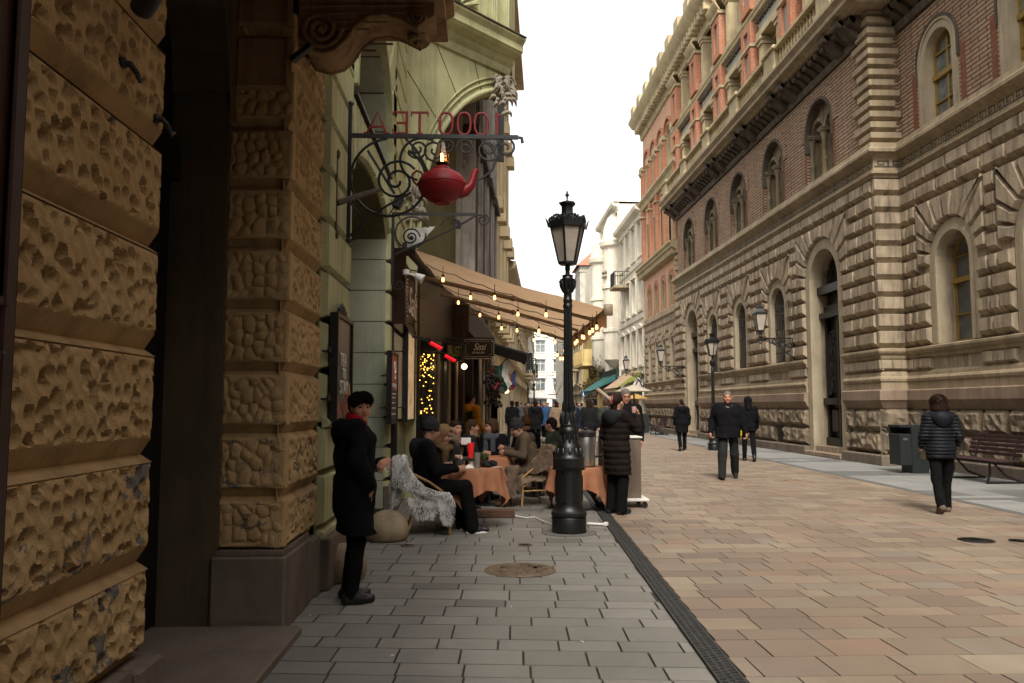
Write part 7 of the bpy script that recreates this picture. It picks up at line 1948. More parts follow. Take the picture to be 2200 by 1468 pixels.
# ---------------------------------------------------------------- people: smooth bodies from blended volumes
class SDF:
	def __init__(s, lo, hi, h):
		s.lo = np.array(lo, float); s.h = h
		s.n = np.maximum(4, np.ceil((np.array(hi, float) - s.lo) / h).astype(int) + 1)
		s.f = np.full(tuple(s.n), 1.0, np.float32)
	def _reg(s, lo, hi, pad):
		a = np.clip(np.floor((np.minimum(lo, hi) - pad - s.lo) / s.h).astype(int), 0, s.n - 1)
		b = np.clip(np.ceil((np.maximum(lo, hi) + pad - s.lo) / s.h).astype(int) + 1, 1, s.n)
		if np.any(b <= a): return None
		g = np.meshgrid(*[s.lo[i] + s.h * np.arange(a[i], b[i]) for i in range(3)], indexing='ij')
		return tuple(slice(a[i], b[i]) for i in range(3)), np.stack(g, -1)
	def _put(s, sl, d, k, sub=False):
		f = s.f[sl]
		if sub:
			d = -d; hh = np.clip(.5 - .5 * (f - d) / k, 0, 1); r = f * (1 - hh) + d * hh + k * hh * (1 - hh)
		else:
			hh = np.clip(.5 + .5 * (f - d) / k, 0, 1); r = f * (1 - hh) + d * hh - k * hh * (1 - hh)
		s.f[sl] = r
	def cap(s, a, b, r0, r1=None, k=.02, sub=False):
		a = np.array(a, float); b = np.array(b, float); r1 = r0 if r1 is None else r1
		R_ = s._reg(a, b, max(r0, r1) + k + 3 * s.h)
		if R_ is None: return
		sl, p = R_; ab = b - a; L = max(1e-9, ab @ ab)
		t = np.clip(((p - a) @ ab) / L, 0, 1)
		d = np.linalg.norm(p - a - t[..., None] * ab, axis=-1) - (r0 + (r1 - r0) * t)
		s._put(sl, d, k, sub)
	def ell(s, c, r, k=.02, M=None, sub=False):
		c = np.array(c, float); r = np.array(r, float) if np.ndim(r) else np.array([r] * 3, float)
		R_ = s._reg(c - r.max(), c + r.max(), k + 3 * s.h)
		if R_ is None: return
		sl, p = R_; q = p - c
		if M is not None: q = q @ np.array(M)       # columns of M are the local axes
		l = np.linalg.norm(q / r, axis=-1); g = np.linalg.norm(q / (r * r), axis=-1)
		s._put(sl, l * (l - 1) / np.maximum(g, 1e-6), k, sub)
	def cut_below(s, z):
		zz = s.lo[2] + s.h * np.arange(s.n[2]); s.f = np.maximum(s.f, (z - zz)[None, None, :].astype(np.float32))
	def ripple(s, amp, per, ax=(0, 0, 1), z0=-9, z1=9, zig=0):
		g = np.meshgrid(*[s.lo[i] + s.h * np.arange(s.n[i]) for i in range(3)], indexing='ij')
		ph = (g[0] * ax[0] + g[1] * ax[1] + g[2] * ax[2]) * 2 * PI / per
		w = np.clip((g[2] - z0) / .03, 0, 1) * np.clip((z1 - g[2]) / .03, 0, 1)
		s.f += (amp * (1 - 2 * np.abs(np.sin(ph / 2))) * w).astype(np.float32)
	def folds(s, amp, seed):
		g = np.meshgrid(*[s.lo[i] + s.h * np.arange(s.n[i]) for i in range(3)], indexing='ij')
		q = random.Random(seed); d = 0
		for sc in (11, 19, 31):
			a = [q.uniform(-1, 1) * sc for _ in range(3)]; b = [q.uniform(-1, 1) * sc for _ in range(3)]
			d = d + np.sin(a[0] * g[0] + a[1] * g[1] + a[2] * g[2] + 1.5 * np.sin(b[0] * g[0] + b[1] * g[1] + b[2] * g[2])) * (11 / sc)
		s.f += (amp * d).astype(np.float32)
	def mesh(s):
		f = s.f; sg = f < 0; n = s.n; acc = {}
		N = n - 1; tot = int(N.prod())
		ids = []; pos = []; quads = []
		st = np.array([N[1] * N[2], N[2], 1])
		for ax in range(3):
			A = [slice(None)] * 3; B = [slice(None)] * 3; A[ax] = slice(0, -1); B[ax] = slice(1, None)
			fa, fb = f[tuple(A)], f[tuple(B)]
			I = np.argwhere((fa < 0) != (fb < 0))
			if len(I) == 0: continue
			va = fa[tuple(I.T)]; vb = fb[tuple(I.T)]; t = va / (va - vb)
			P = I.astype(float); P[:, ax] += t
			o1, o2 = [(1, 2), (2, 0), (0, 1)][ax]
			ok = (I[:, o1] > 0) & (I[:, o2] > 0) & (I[:, o1] < n[o1] - 1) & (I[:, o2] < n[o2] - 1)
			I = I[ok]; P = P[ok]; va = va[ok]
			cs = []
			for (d1, d2) in ((1, 1), (0, 1), (0, 0), (1, 0)):
				c = I.copy(); c[:, o1] -= d1; c[:, o2] -= d2
				cid = c @ st; cs.append(cid); ids.append(cid); pos.append(P)
			qd = np.stack(cs, 1); fl = va > 0; qd[fl] = qd[fl][:, ::-1]; quads.append(qd)
		if not ids: return [], []
		ids = np.concatenate(ids); pos = np.concatenate(pos); quads = np.concatenate(quads)
		u, inv = np.unique(ids, return_inverse=True)
		V = np.zeros((len(u), 3)); c = np.bincount(inv, minlength=len(u))
		for i in range(3): V[:, i] = np.bincount(inv, pos[:, i], len(u)) / c
		Q = np.searchsorted(u, quads)
		return s.lo + V * s.h, Q
def V3(*a): return np.array(a, float)
def unit(v):
	v = np.array(v, float); return v / max(1e-9, np.linalg.norm(v))
def to_obj(name, sdf, mat, parent, X, colf=None):
	"""X maps local points to world; colf(local face centres)->material index"""
	v, q = sdf.mesh()
	if len(q) == 0: return None
	w = X(v); off = np.array(wloc(parent)); w = w - off
	me = bpy.data.meshes.new(name); me.vertices.add(len(w)); me.vertices.foreach_set('co', w.astype(np.float32).ravel())
	me.loops.add(q.size); me.loops.foreach_set('vertex_index', q.astype(np.int32).ravel())
	me.polygons.add(len(q)); me.polygons.foreach_set('loop_start', np.arange(0, q.size, 4, dtype=np.int32))
	ms = mat if isinstance(mat, list) else [mat]
	for m in ms: me.materials.append(m)
	if colf is not None: me.polygons.foreach_set('material_index', colf(v[q].mean(1)).astype(np.int32))
	me.polygons.foreach_set('use_smooth', np.ones(len(q), bool))
	me.update(); me.validate()
	o = bpy.data.objects.new(name, me); COL.objects.link(o); o.parent = parent
	return o
def stand(H=1.7, lean=0, stride=0, arms='down'):
	k = H / 1.7
	J = dict(hip=V3(0, 0, .93), chest=V3(0, .01 + lean, 1.28), neck=V3(0, lean * 1.3 - .01, 1.45), head=V3(0, lean * 1.6 + .025, 1.585))
	for s, n in ((-1, 'L'), (1, 'R')):
		J['h' + n] = V3(s * .09, 0, .90); J['k' + n] = V3(s * .10, .02 + s * stride * .42, .49); J['a' + n] = V3(s * .105, -.03 + s * stride, .09)
		J['s' + n] = V3(s * .175, lean * 1.2 - .01, 1.395); J['e' + n] = V3(s * .235, -.03 + lean - s * stride * .25, 1.12); J['w' + n] = V3(s * .245, .03 + lean - s * stride * .5, .885)
	if stride:
		b = 'L' if stride > 0 else 'R'
		J['a' + b] = J['a' + b] + V3(0, 0, .06)
	return {n: p * k for n, p in J.items()}
def sit(H=1.68, lean=.0):
	k = H / 1.7
	J = dict(hip=V3(0, 0, .53), chest=V3(0, .04 + lean * .5, .87), neck=V3(0, .05 + lean, 1.05), head=V3(0, .10 + lean * 1.15, 1.185))
	for s, n in ((-1, 'L'), (1, 'R')):
		J['h' + n] = V3(s * .09, .0, .52); J['k' + n] = V3(s * .11, .42, .53); J['a' + n] = V3(s * .11, .40, .09)
		J['s' + n] = V3(s * .175, .04 + lean, 1.0); J['e' + n] = V3(s * .23, .10 + lean, .73); J['w' + n] = V3(s * .14, .34, .74)
	return {n: p * k for n, p in J.items()}
def hand(s, wr, d, nrm, side, curl, r=.0085, k=.006, sc=1.0):
	"""palm with four fingers and a thumb. d: direction of the hand, nrm: palm normal (curl direction), side: +1/-1 thumb side"""
	d = unit(d); nrm = unit(nrm - d * (np.dot(nrm, d))); sd = np.cross(d, nrm) * side; wr = np.array(wr)
	M = np.stack([d, sd, nrm], 1)
	s.ell(wr + d * .048 * sc, np.array([.052, .041, .017]) * sc, .012, M)
	s.cap(wr - d * .03 * sc, wr + d * .02 * sc, .027 * sc, .028 * sc, .02)
	for i, (l, o) in enumerate(((.070, .03), (.078, .0105), (.072, -.0105), (.056, -.03))):
		p = wr + d * (.085 - .004 * abs(i - 1)) * sc + sd * o * sc; a = 0; dd = d + sd * o * 1.5
		for j, q in enumerate((.45, .32, .23)):
			a += curl * (1.0 if j == 0 else .85) + .04 * i
			v = unit(dd) * math.cos(a) + nrm * math.sin(a); e = p + v * l * q * 1.25 * sc
			s.cap(p, e, (r - .0007 * j) * sc, (r - .0007 * (j + 1)) * sc, k); p = e
	p = wr + d * .025 * sc + sd * .032 * sc; v = unit(d * .75 + sd * .6 + nrm * .35); e = p + v * .042 * sc; s.cap(p, e, .0125 * sc, .0105 * sc, .01)
	v = unit(d * .9 + sd * .1 + nrm * (.3 + .4 * curl)); s.cap(e, e + v * .034 * sc, .0105 * sc, .0085 * sc, .004)
	return wr + d * .09 * sc + nrm * .02 * sc
def strand(o, c, n, mat, seed):
	"""loose locks lying over the hair surface"""
	q = random.Random(seed); me = o.data; off = wloc(o.parent); c = Vector(c) - off; m = MB(); P = me.polygons
	for _ in range(n):
		p = P[q.randrange(len(P))]; a = p.center.copy(); N = p.normal.copy()
		d = (a - (c + Vector((0, 0, .11)))); d = d - N * d.dot(N)
		if d.length < 1e-4: continue
		d = (d.normalized() + Vector((q.uniform(-.3, .3), q.uniform(-.3, .3), -.5))).normalized(); d = (d - N * d.dot(N)).normalized()
		s = d.cross(N) * q.uniform(.0012, .003); l = q.uniform(.02, .05) * (1 if a.z > c.z + .075 else .35); e = q.uniform(.003, .009)
		m.add([a - s, a + s, a + d * l * .5 + N * e + s, a + d * l + N * e * .2, a + d * l * .5 + N * e - s], [(0, 1, 2, 3, 4)])
	b = m.build('hair_locks', mat); b.parent = o.parent
def person(label, loc, rz, J, coat, trousers=None, shoes=None, hair=None, H=1.7, h=.012, hb=None, yaw=0, tilt=0, roll=0, female=False, hairstyle='short', coatlen=.80, ripple=None,
		hands=(0.5, .5), handdir=None, fat=1.0, hood=None, scarf=None, hat=None, skin='skin', group=None, grip=None, seated=False, fold=.004, bag=None, collar=None, legs=1.0, seed=1, sole=None, extra=None, glasses=False, strands=0):
	k = H / 1.7
	T = thing('person', label, 'person', loc, 0, group)
	ca, sa = math.cos(rz), math.sin(rz); Rz = np.array([[ca, -sa, 0], [sa, ca, 0], [0, 0, 1]]); L0 = np.array(loc, float)
	X = lambda p: p @ Rz.T + L0
	W0 = lambda p: X(np.array(p, float)[None])[0]
	pts = np.array(list(J.values())); lo = pts.min(0) - .22; hi = pts.max(0) + .24; lo[2] = min(lo[2], -.01)
	hc = J['head']
	cy, sy = math.cos(yaw), math.sin(yaw); ct, s_t = math.cos(tilt), math.sin(tilt); cr, sr = math.cos(roll), math.sin(roll)
	HM = np.array([[cy, -sy, 0], [sy, cy, 0], [0, 0, 1]]) @ np.array([[1, 0, 0], [0, ct, -s_t], [0, s_t, ct]]) @ np.array([[cr, 0, sr], [0, 1, 0], [-sr, 0, cr]])
	hp = lambda x, y, z: hc + HM @ (np.array([x, y, z]) * k)
	hb = hb or h
	b = SDF(lo, hi, hb)
	b.ell(hp(0, -.012, .03), np.array([.074, .093, .094]) * k, .02, HM); b.ell(hp(0, .03, -.045), np.array([.056, .062, .066]) * k, .03, HM)
	b.ell(hp(0, .062, -.088), np.array([.026, .022, .02]) * k, .03, HM)
	for s in (-1, 1):
		b.ell(hp(s * .038, .052, -.022), np.array([.026, .026, .03]) * k, .03, HM)
		b.ell(hp(s * .031, .103, .012), np.array([.019, .018, .013]) * k, .014, HM, True)
		b.ell(hp(s * .031, .076, .011), np.array([.014, .013, .012]) * k, .004, HM)
		b.ell(hp(s * .077, -.008, -.002), np.array([.011, .021, .032]) * k, .008, HM)
		b.cap(hp(s * .048, .074, .034), hp(s * .012, .088, .03), .010 * k, .010 * k, .014)
		b.ell(hp(s * .013, .096, -.026), np.array([.0085, .009, .008]) * k, .008, HM)
	b.cap(hp(0, .083, .022), hp(0, .103, -.022), .0085 * k, .0125 * k, .012)
	b.cap(hp(-.019, .083, -.052), hp(.019, .083, -.052), .0075 * k, None, .01); b.cap(hp(-.015, .08, -.062), hp(.015, .08, -.062), .008 * k, None, .008)
	b.cap(hp(0, -.02, -.06), J['neck'] - V3(0, .0, .03), .052 * k, .06 * k, .04)
	b.cap(J['hip'], J['chest'], .11 * k, .12 * k, .06); b.cap(J['chest'], J['neck'] - V3(0, 0, .06), .11 * k, .06 * k, .06)
	b.cap(J['sL'], J['sR'], .05 * k, None, .05)
	for n in 'LR':
		b.cap(J['h' + n], J['k' + n], .075 * k, .05 * k, .04); b.cap(J['k' + n], J['a' + n], .048 * k, .036 * k, .02)
		b.cap(J['s' + n], J['e' + n], .045 * k, .038 * k, .03); b.cap(J['e' + n], J['w' + n], .037 * k, .026 * k, .02)
	tips = {}
	for i, n in enumerate('LR'):
		s = -1 if n == 'L' else 1
		if handdir and handdir.get(n) is not None: d, nm, side = handdir[n]
		else:
			d = unit(unit(J['w' + n] - J['e' + n]) + V3(0, .1, 0)); nm = V3(-s, .15, 0); side = 1
			side = 1 if np.dot(np.cross(d, unit(nm)), V3(0, 1, 0)) > 0 else -1
		tips[n] = hand(b, J['w' + n], np.array(d, float), np.array(nm, float), side, hands[i], sc=k * 1.0, r=max(.0085, hb * .8))
	HI = np.linalg.inv(HM)
	def colf(c):
		q = (c - hc) @ HI.T / k; m = np.zeros(len(c))
		x, y, z = np.abs(q[:, 0]), q[:, 1], q[:, 2]
		m[(y > .07) & (x < .024) & (np.abs(z + .0575) < .0085)] = 1
		m[(y > .072) & (np.abs(x - .031) < .0125) & (np.abs(z - .011) < .0062)] = 2
		m[(y > .07) & (x > .012) & (x < .052) & (np.abs(z - .036 + (x - .03) ** 2 * 4) < .005)] = 3
		return m
	to_obj('body', b, [MT[skin], MT['lip'], MT['eye'], MT['brow']], T, X, colf)
	c = SDF(lo, hi, h)
	f = fat
	tw = (J['chest'] - J['hip']); up = unit(tw); fw = unit(np.cross(up, V3(1, 0, 0))) * -1
	fw = unit(np.cross(V3(0, 0, 1) if abs(up[2]) < .2 else up, V3(1, 0, 0))) * 1.0
	if fw[1] < 0: fw = -fw
	TM = np.stack([V3(1, 0, 0), fw, np.cross(V3(1, 0, 0), fw)], 1)
	c.ell(J['chest'] + V3(0, .0, -.02), np.array([.195 * f, .135 * f, .21]) * k, .05, TM)
	c.ell((J['hip'] * .55 + J['chest'] * .45), np.array([.175 * f, .135 * f, .19]) * k, .06, TM)
	c.ell(J['hip'] + V3(0, -.01, .02), np.array([.18 * f, .14 * f, .14]) * k, .05, TM)
	c.cap(J['sL'] + V3(.02, 0, -.01), J['sR'] + V3(-.02, 0, -.01), .072 * k * f, None, .05)
	c.cap(J['chest'] + V3(0, 0, .12 * k), J['neck'] + V3(0, -.01, -.01), .085 * k, .068 * k, .05)
	for n in 'LR':
		e = J['e' + n]; w = J['w' + n]; wd = unit(w - e)
		c.cap(J['s' + n], e, .068 * k * f, .056 * k * f, .03); c.cap(e, w - wd * .005, .056 * k * f, .043 * k, .025)
	if seated:
		for n in 'LR': c.cap(J['h' + n], J['h' + n] * .6 + J['k' + n] * .4, .105 * k, .09 * k, .05)
	elif coatlen < .86:
		z = coatlen * k
		for n in 'LR':
			t = (J['h' + n][2] - z) / (J['h' + n][2] - J['k' + n][2] + 1e-6); p = J['h' + n] + (J['k' + n] - J['h' + n]) * min(1.3, t)
			c.cap(J['h' + n] * V3(.75, 1, 1), p * V3(.8, 1, 1), .115 * k * f, .125 * k * f, .06)
		c.cap(J['hip'], V3(0, (J['kL'][1] + J['kR'][1]) * .3, z), .13 * k * f, .13 * k * f, .06)
		c.folds(fold * .6, seed + 5)
	if fold: c.folds(fold, seed)
	if ripple: c.ripple(*ripple)
	if not seated: c.cut_below(coatlen * k)
	to_obj('coat', c, coat, T, X)
	if collar:
		m = SDF(lo, hi, h); nk = J['neck']
		for i in range(14):
			a = 2 * PI * i / 14; p = nk + V3(.078 * math.cos(a), .07 * math.sin(a) + .015, .03 + .02 * math.sin(a) * -1) * k; m.cap(p - V3(0, 0, .03), p + V3(.0, 0, .025), .022, .016, .015)
		to_obj('collar', m, collar, T, X)
	if trousers is not None:
		t = SDF(lo, hi, h); q = legs
		for n in 'LR':
			t.cap(J['h' + n], J['k' + n], .092 * k, .068 * k * q, .03); t.cap(J['k' + n], J['a' + n] + V3(0, 0, -.02), .067 * k * q, .058 * k * q, .02)
		t.cap(J['hL'], J['hR'], .10 * k, None, .04)
		t.folds(.004, seed + 2); to_obj('trousers', t, trousers, T, X)
		for n in 'LR':
			sh = SDF(J['a' + n] - .2, J['a' + n] + .28, min(h, .011)); a = J['a' + n]; gz = a[2] - .09
			raise_ = gz > .03
			fd = V3(0, 1, 0) if not raise_ else unit(V3(0, .8, -.5))
			hz = gz + .035
			p0 = V3(a[0], a[1] - .03, hz + .01); p1 = p0 + fd * .19 * k + V3(0, 0, -.004)
			sh.cap(p0, p1, .043, .036, .03); sh.cap(a + V3(0, 0, .02), p0 + fd * .08, .045, .045, .04); sh.cap(p0 + V3(0, 0, -.01), p0 + fd * .1, .04, .042, .02)
			if not raise_: sh.cut_below(gz + .004)
			o = to_obj('shoe', sh, shoes or MT['iron'], T, X)
			if sole is not None and o is not None and not raise_:
				m = MB(); n_ = 20; pp = []
				for i in range(n_):
					an = 2 * PI * i / n_; ww = .046 if math.sin(an) < 0 else .046 - .008 * math.sin(an)
					pp.append((a[0] + ww * math.cos(an), a[1] + .058 + (.135 if math.sin(an) > 0 else .135) * math.sin(an)))
				q0 = X(np.array([(x, y, gz + .003) for x, y in pp])); q1 = X(np.array([(x, y, gz + .026) for x, y in pp]))
				m.add([tuple(v) for v in q0] + [tuple(v) for v in q1], [tuple(range(n_ - 1, -1, -1)), tuple(range(n_, 2 * n_))] + [(i, (i + 1) % n_, n_ + (i + 1) % n_, n_ + i) for i in range(n_)])
				m.build('sole', sole, o)
	if hair is not None:
		m = SDF(hc - .3, hc + .25, min(h, .009))
		cut = lambda: [m.ell(hp(0, .12, -.05), np.array([.075, .085, .105]) * k, .012, HM, True)]
		if hairstyle == 'short':
			m.ell(hp(0, -.02, .042), np.array([.083, .098, .092]) * k, .02, HM); m.ell(hp(0, -.07, -.02), np.array([.06, .04, .055]) * k, .03, HM)
			m.ell(hp(0, .10, -.035), np.array([.07, .06, .095]) * k, .012, HM, True)
		elif hairstyle == 'bowl':
			m.ell(hp(0, -.008, .055), np.array([.098, .110, .088]) * k, .03, HM); m.ell(hp(0, -.06, 0), np.array([.085, .06, .075]) * k, .03, HM)
			m.ell(hp(0, .045, .075), np.array([.075, .065, .055]) * k, .03, HM)
			m.ell(hp(0, .115, -.04), np.array([.08, .085, .094]) * k, .012, HM, True)
			for s in (-1, 1): m.ell(hp(s * .09, .015, -.03), np.array([.03, .03, .04]) * k, .01, HM, True)
		elif hairstyle == 'bob':
			m.ell(hp(0, -.02, .035), np.array([.122, .13, .12]) * k, .03, HM); m.ell(hp(0, -.05, -.06), np.array([.135, .105, .075]) * k, .04, HM); cut()
		elif hairstyle == 'bun':
			m.ell(hp(0, -.02, .045), np.array([.082, .098, .09]) * k, .02, HM); m.ell(hp(0, -.095, .03), np.array([.06, .05, .065]) * k, .03, HM)
			m.ell(hp(0, -.08, -.08), np.array([.05, .035, .09]) * k, .03, HM); m.ell(hp(0, .11, -.035), np.array([.07, .07, .09]) * k, .012, HM, True)
		elif hairstyle == 'wavy':
			m.ell(hp(0, -.02, .045), np.array([.095, .105, .095]) * k, .02, HM)
			for s in (-1, 1): m.ell(hp(s * .085, -.01, -.02), np.array([.032, .05, .075]) * k, .03, HM)
			m.ell(hp(0, -.07, -.03), np.array([.09, .05, .09]) * k, .03, HM); cut()
		elif hairstyle == 'long':
			m.ell(hp(0, -.02, .045), np.array([.086, .1, .09]) * k, .02, HM); m.ell(hp(0, -.08, -.1), np.array([.085, .045, .14]) * k, .04, HM); cut()
		m.folds(.0035, seed + 9); o = to_obj('hair', m, hair, T, X)
		if strands: strand(o, W0(hc), strands, hair, seed)
	if hat:
		m = SDF(hc - .3, hc + .25, min(h, .01)); kind, mt = hat
		m.ell(hp(0, -.02, .058), np.array([.096, .108, .088]) * k, .02, HM)
		if kind == 'beanie': m.cap(hp(0, -.03, .13), hp(0, -.05, .145), .05 * k, .03 * k, .04); m.ell(hp(0, -.02, .02), np.array([.1, .112, .03]) * k, .02, HM); m.ell(hp(0, .12, -.07), np.array([.09, .09, .095]) * k, .01, HM, True); m.ripple(.0015, .03)
		else: m.ell(hp(0, .07, .03), np.array([.07, .08, .018]) * k, .02, HM); m.ell(hp(0, .11, -.08), np.array([.09, .09, .098]) * k, .01, HM, True)
		to_obj('hat', m, mt, T, X)
	if hood:
		m = SDF(lo, hi, min(h, .011)); kind, mt = hood
		if kind == 'down':
			nk = J['neck']
			for i in range(18):
				a = PI * (.92 + 1.16 * i / 17); p = nk + V3(.125 * math.cos(a), .10 * math.sin(a) - .0, -.035 + .02 * math.sin(a)) * k; m.ell(p + V3(0, 0, .0), np.array([.055, .055, .06]) * k, .04)
			m.ell(nk + V3(0, -.12, -.08) * k, np.array([.13, .065, .12]) * k, .05)
		else:
			m.ell(hp(0, -.02, .03), np.array([.105, .122, .125]) * k, .03, HM); m.cap(hp(0, -.05, -.09), J['neck'] + V3(0, -.02, -.04), .10 * k, .11 * k, .05)
			m.ell(hp(0, .125, -.01), np.array([.068, .11, .098]) * k, .012, HM, True)
		m.folds(.004, seed + 3); to_obj('hood', m, mt, T, X)
	if scarf:
		m = SDF(lo, hi, min(h, .011)); kind, mt = scarf
		nk = J['neck'] * .5 + hc * .5 + V3(0, .0, -.065)
		for i in range(20):
			a = 2 * PI * i / 20
			for j in range(2 if kind != 'thin' else 1):
				p = nk + V3((.085 + .02 * j) * math.cos(a), (.08 + .02 * j) * math.sin(a) + .01, -.03 * j + .015 * math.sin(2 * a + j)) * k; m.ell(p, np.array([.034, .034, .03]) * k, .02)
		if kind == 'ends':
			for s in (-1, 1): m.cap(nk + V3(s * .06, .10, -.05), J['chest'] + V3(s * .07, .15, -.16), .045 * k, .04 * k, .03)
		if kind == 'end1': m.cap(nk + V3(.02, .10, -.05), J['chest'] + V3(.03, .16, -.14), .055 * k, .045 * k, .03)
		m.folds(.006, seed + 4); to_obj('scarf', m, mt, T, X)
	if glasses:
		m = MB()
		for s in (-1, 1): m.tube([tuple(X((hp(s * .033 + .02 * math.cos(a), .098, .01 + .016 * math.sin(a)))[None])[0]) for a in [2 * PI * i / 14 for i in range(14)]], .0025, 4, closed=True)
		m.tube([tuple(X(hp(-.014, .1, .012)[None])[0]), tuple(X(hp(.014, .1, .012)[None])[0])], .002, 4)
		for s in (-1, 1): m.tube([tuple(X(hp(s * .053, .097, .013)[None])[0]), tuple(X(hp(s * .078, .0, .012)[None])[0])], .002, 4)
		m.build('glasses', MT['iron'], T)
	W = lambda p: tuple(X(np.array(p, float)[None])[0])
	return T, W, tips, hp
def cloth(name, c, var=.3, rough=.95, sc=12): return flat(name, c, rough, 0, .08, var=var, scale=sc, bump=.15, bscale=90)
blk = cloth('black coat', (.006, .006, .007)); blk2 = cloth('black quilted coat', (.010, .011, .014), rough=.5); dkt = cloth('black trousers', (.006, .006, .006)); gry = cloth('charcoal trousers', (.018, .019, .019))
darkhair = cloth('dark brown hair', (.018, .010, .008), rough=.6, sc=60); brownhair = cloth('brown hair', (.05, .028, .016), rough=.6, sc=60); greyhair = cloth('grey hair', (.13, .115, .10), rough=.7, sc=60)
blackshoe = flat('black shoe', (.012, .012, .012), .45, var=.2)
def people():
	J = stand(1.60)
	k = 1.6 / 1.7
	J['head'] = J['head'] + V3(0, .015, -.005)
	J['eR'] = V3(.26, -.02, 1.12) * k; J['wR'] = V3(.17, .10, .93) * k
	J['eL'] = V3(-.20, .16, 1.08) * k; J['wL'] = V3(-.03, .27, 1.13) * k
	hd = {'L': ((.62, -.45, -.12), (-.2, -.3, -.9), 1), 'R': ((-.5, .1, -.8), (-.5, -.7, .2), 1)}
	T, W, tips, hp = person('woman with short dark hair in long black coat smoking, standing by the green wall', (-1.02, 6.33, 0), R(-72), J, blk, dkt, blackshoe, darkhair, H=1.60, h=.011, hb=.007, yaw=R(-80), tilt=R(-4),
		hairstyle='bowl', coatlen=.55, fat=1.13, hood=('down', blk), collar=cloth('red collar', (.33, .008, .015)), handdir=hd, hands=(.75, .55), skin='skinred', seed=2, legs=.95, fold=.012, strands=2600)
	t = tips['L']
	m = MB(); p = np.array(t); m.tube([W(p + V3(.0, -.01, .012)), W(p + V3(.04, .045, -.05))], .0048, 6); m.tube([W(p + V3(.04, .045, -.05)), W(p + V3(.044, .05, -.056))], .0049, 6, 1)
	tag(m.build('cigarette', [MT['paperwhite'], flat('ash', (.2, .19, .18), .9)]), 'lit white cigarette in the hand of the woman in long black coat', 'cigarette')
	m = MB(); wm = flat('pink laces', (.4, .12, .18), .7)
	a = J['aL'];
	for s in 'LR':
		a = J['a' + s]
		for i in range(6): m.tube([W(a + V3(-.045, .02 + i * .018, -.02 - .004 * i)), W(a + V3(-.0, .04 + i * .018, -.004 - .006 * i)), W(a + V3(.045, .02 + i * .018, -.02 - .004 * i))], .004, 4)
	m.build('laces', wm, T)
	m = MB()
	for z in (1.33, 1.12): m.tube([W(V3(.04, .155, z) * k), W(V3(.05, .162, z - .07) * k)], .004, 4)
	m.tube([W(V3(.12, .125, .92) * k), W(V3(.15, .115, .82) * k)], .004, 4)
	m.build('zip', flat('grey zip', (.15, .1, .1), .5), T)
	txt('S', .05, MT['paperwhite'], T, frame_m(W(V3(.055, .105, 1.455) * k), (-.2, 1, .1), (0, 0, 1)), name='print')
	J = sit(1.74);
	for n in 'LR': J['k' + n] = J['k' + n] + V3(0, .02, .0); J['a' + n] = J['a' + n] + V3(0, .03, 0)
	J['aR'] = J['aR'] + V3(.02, .10, 0); J['aL'] += V3(0, .05, 0)
	J['head'] = J['head'] + V3(-.02, -.05, -.01); J['chest'] = J['chest'] + V3(0, -.06, 0); J['neck'] = J['neck'] + V3(0, -.07, 0); J['sL'] = J['sL'] + V3(0, -.06, 0); J['sR'] = J['sR'] + V3(0, -.06, 0)
	person('man in black coat and beanie seated on the fur draped chair, back to viewer', (-.70, 9.66, .0), R(-84), J, blk, dkt, blackshoe, None, H=1.74, h=.013, hb=.010, yaw=R(18), tilt=R(-10), hat=('beanie', cloth('black knit', (.010, .010, .011))), hood=('down', cloth('black fur hood', (.02, .02, .021), .6, .95, 50)), seated=True, fat=1.12, seed=4, legs=1.25, sole=MT['paperwhite'])
	J = sit(1.62, .04); J['wL'] = V3(-.08, .36, .76); J['wR'] = V3(.10, .34, .76)
	person('woman with glasses in brown headscarf and scarf seated behind the nearest table', (-.60, 10.42, 0), R(-150), J, cloth('dark olive coat', (.022, .021, .017)), dkt, blackshoe, None, H=1.62, h=.013, hb=.008, yaw=R(38), tilt=R(-14), roll=R(-6), hood=('up', cloth('brown headscarf', (.17, .10, .048), .2)), scarf=('end1', cloth('brown scarf', (.11, .07, .035), .3)), seated=True, seed=6, glasses=True)
	J = sit(1.68, .1); J['wL'] = V3(-.05, .30, .95); J['eL'] = V3(-.24, .22, .80)
	person('dark haired person in black with striped brown shawl seated behind the hooded woman', (-.62, 11.75, 0), R(-120), J, blk, dkt, blackshoe, darkhair, H=1.68, h=.014, hb=.010, yaw=R(-10), hairstyle='short', scarf=('ends', cloth('grey brown shawl', (.13, .09, .06), .4)), seated=True, seed=8)
	J = sit(1.68, .02); J['wL'] = V3(-.12, .36, .76)
	person('woman with wavy brown hair, black coat and grey scarf seated at the second table', (.16, 12.95, 0), R(150), J, blk, dkt, blackshoe, brownhair, H=1.68, h=.013, hb=.009, yaw=R(-40), tilt=R(-4), hairstyle='wavy', scarf=('ends', cloth('grey scarf', (.065, .07, .08), .3)), seated=True, fat=1.12, seed=10)
	J = sit(1.72, .10); J['eR'] = V3(.22, .22, .78); J['wR'] = V3(.10, .43, .86); J['eL'] = V3(-.23, .18, .76); J['wL'] = V3(-.06, .42, .80); J['head'] = J['head'] + V3(0, .03, -.04)
	person('man in black beanie and brown jacket seated facing left on the sheepskin chair', (.72, 12.25, 0), R(97), J, cloth('taupe jacket', (.085, .062, .042), .25), cloth('brown trousers', (.075, .055, .038)), cloth('brown boots', (.05, .035, .022)), None, H=1.72, h=.013, hb=.009, yaw=R(14), tilt=R(-24), hat=('beanie', cloth('black knit', (.010, .010, .011))), hood=('down', cloth('dark brown hood', (.045, .035, .025))), seated=True, fat=1.16, seed=12, hands=(.6, .7), ripple=None)
	J = sit(1.7, 0)
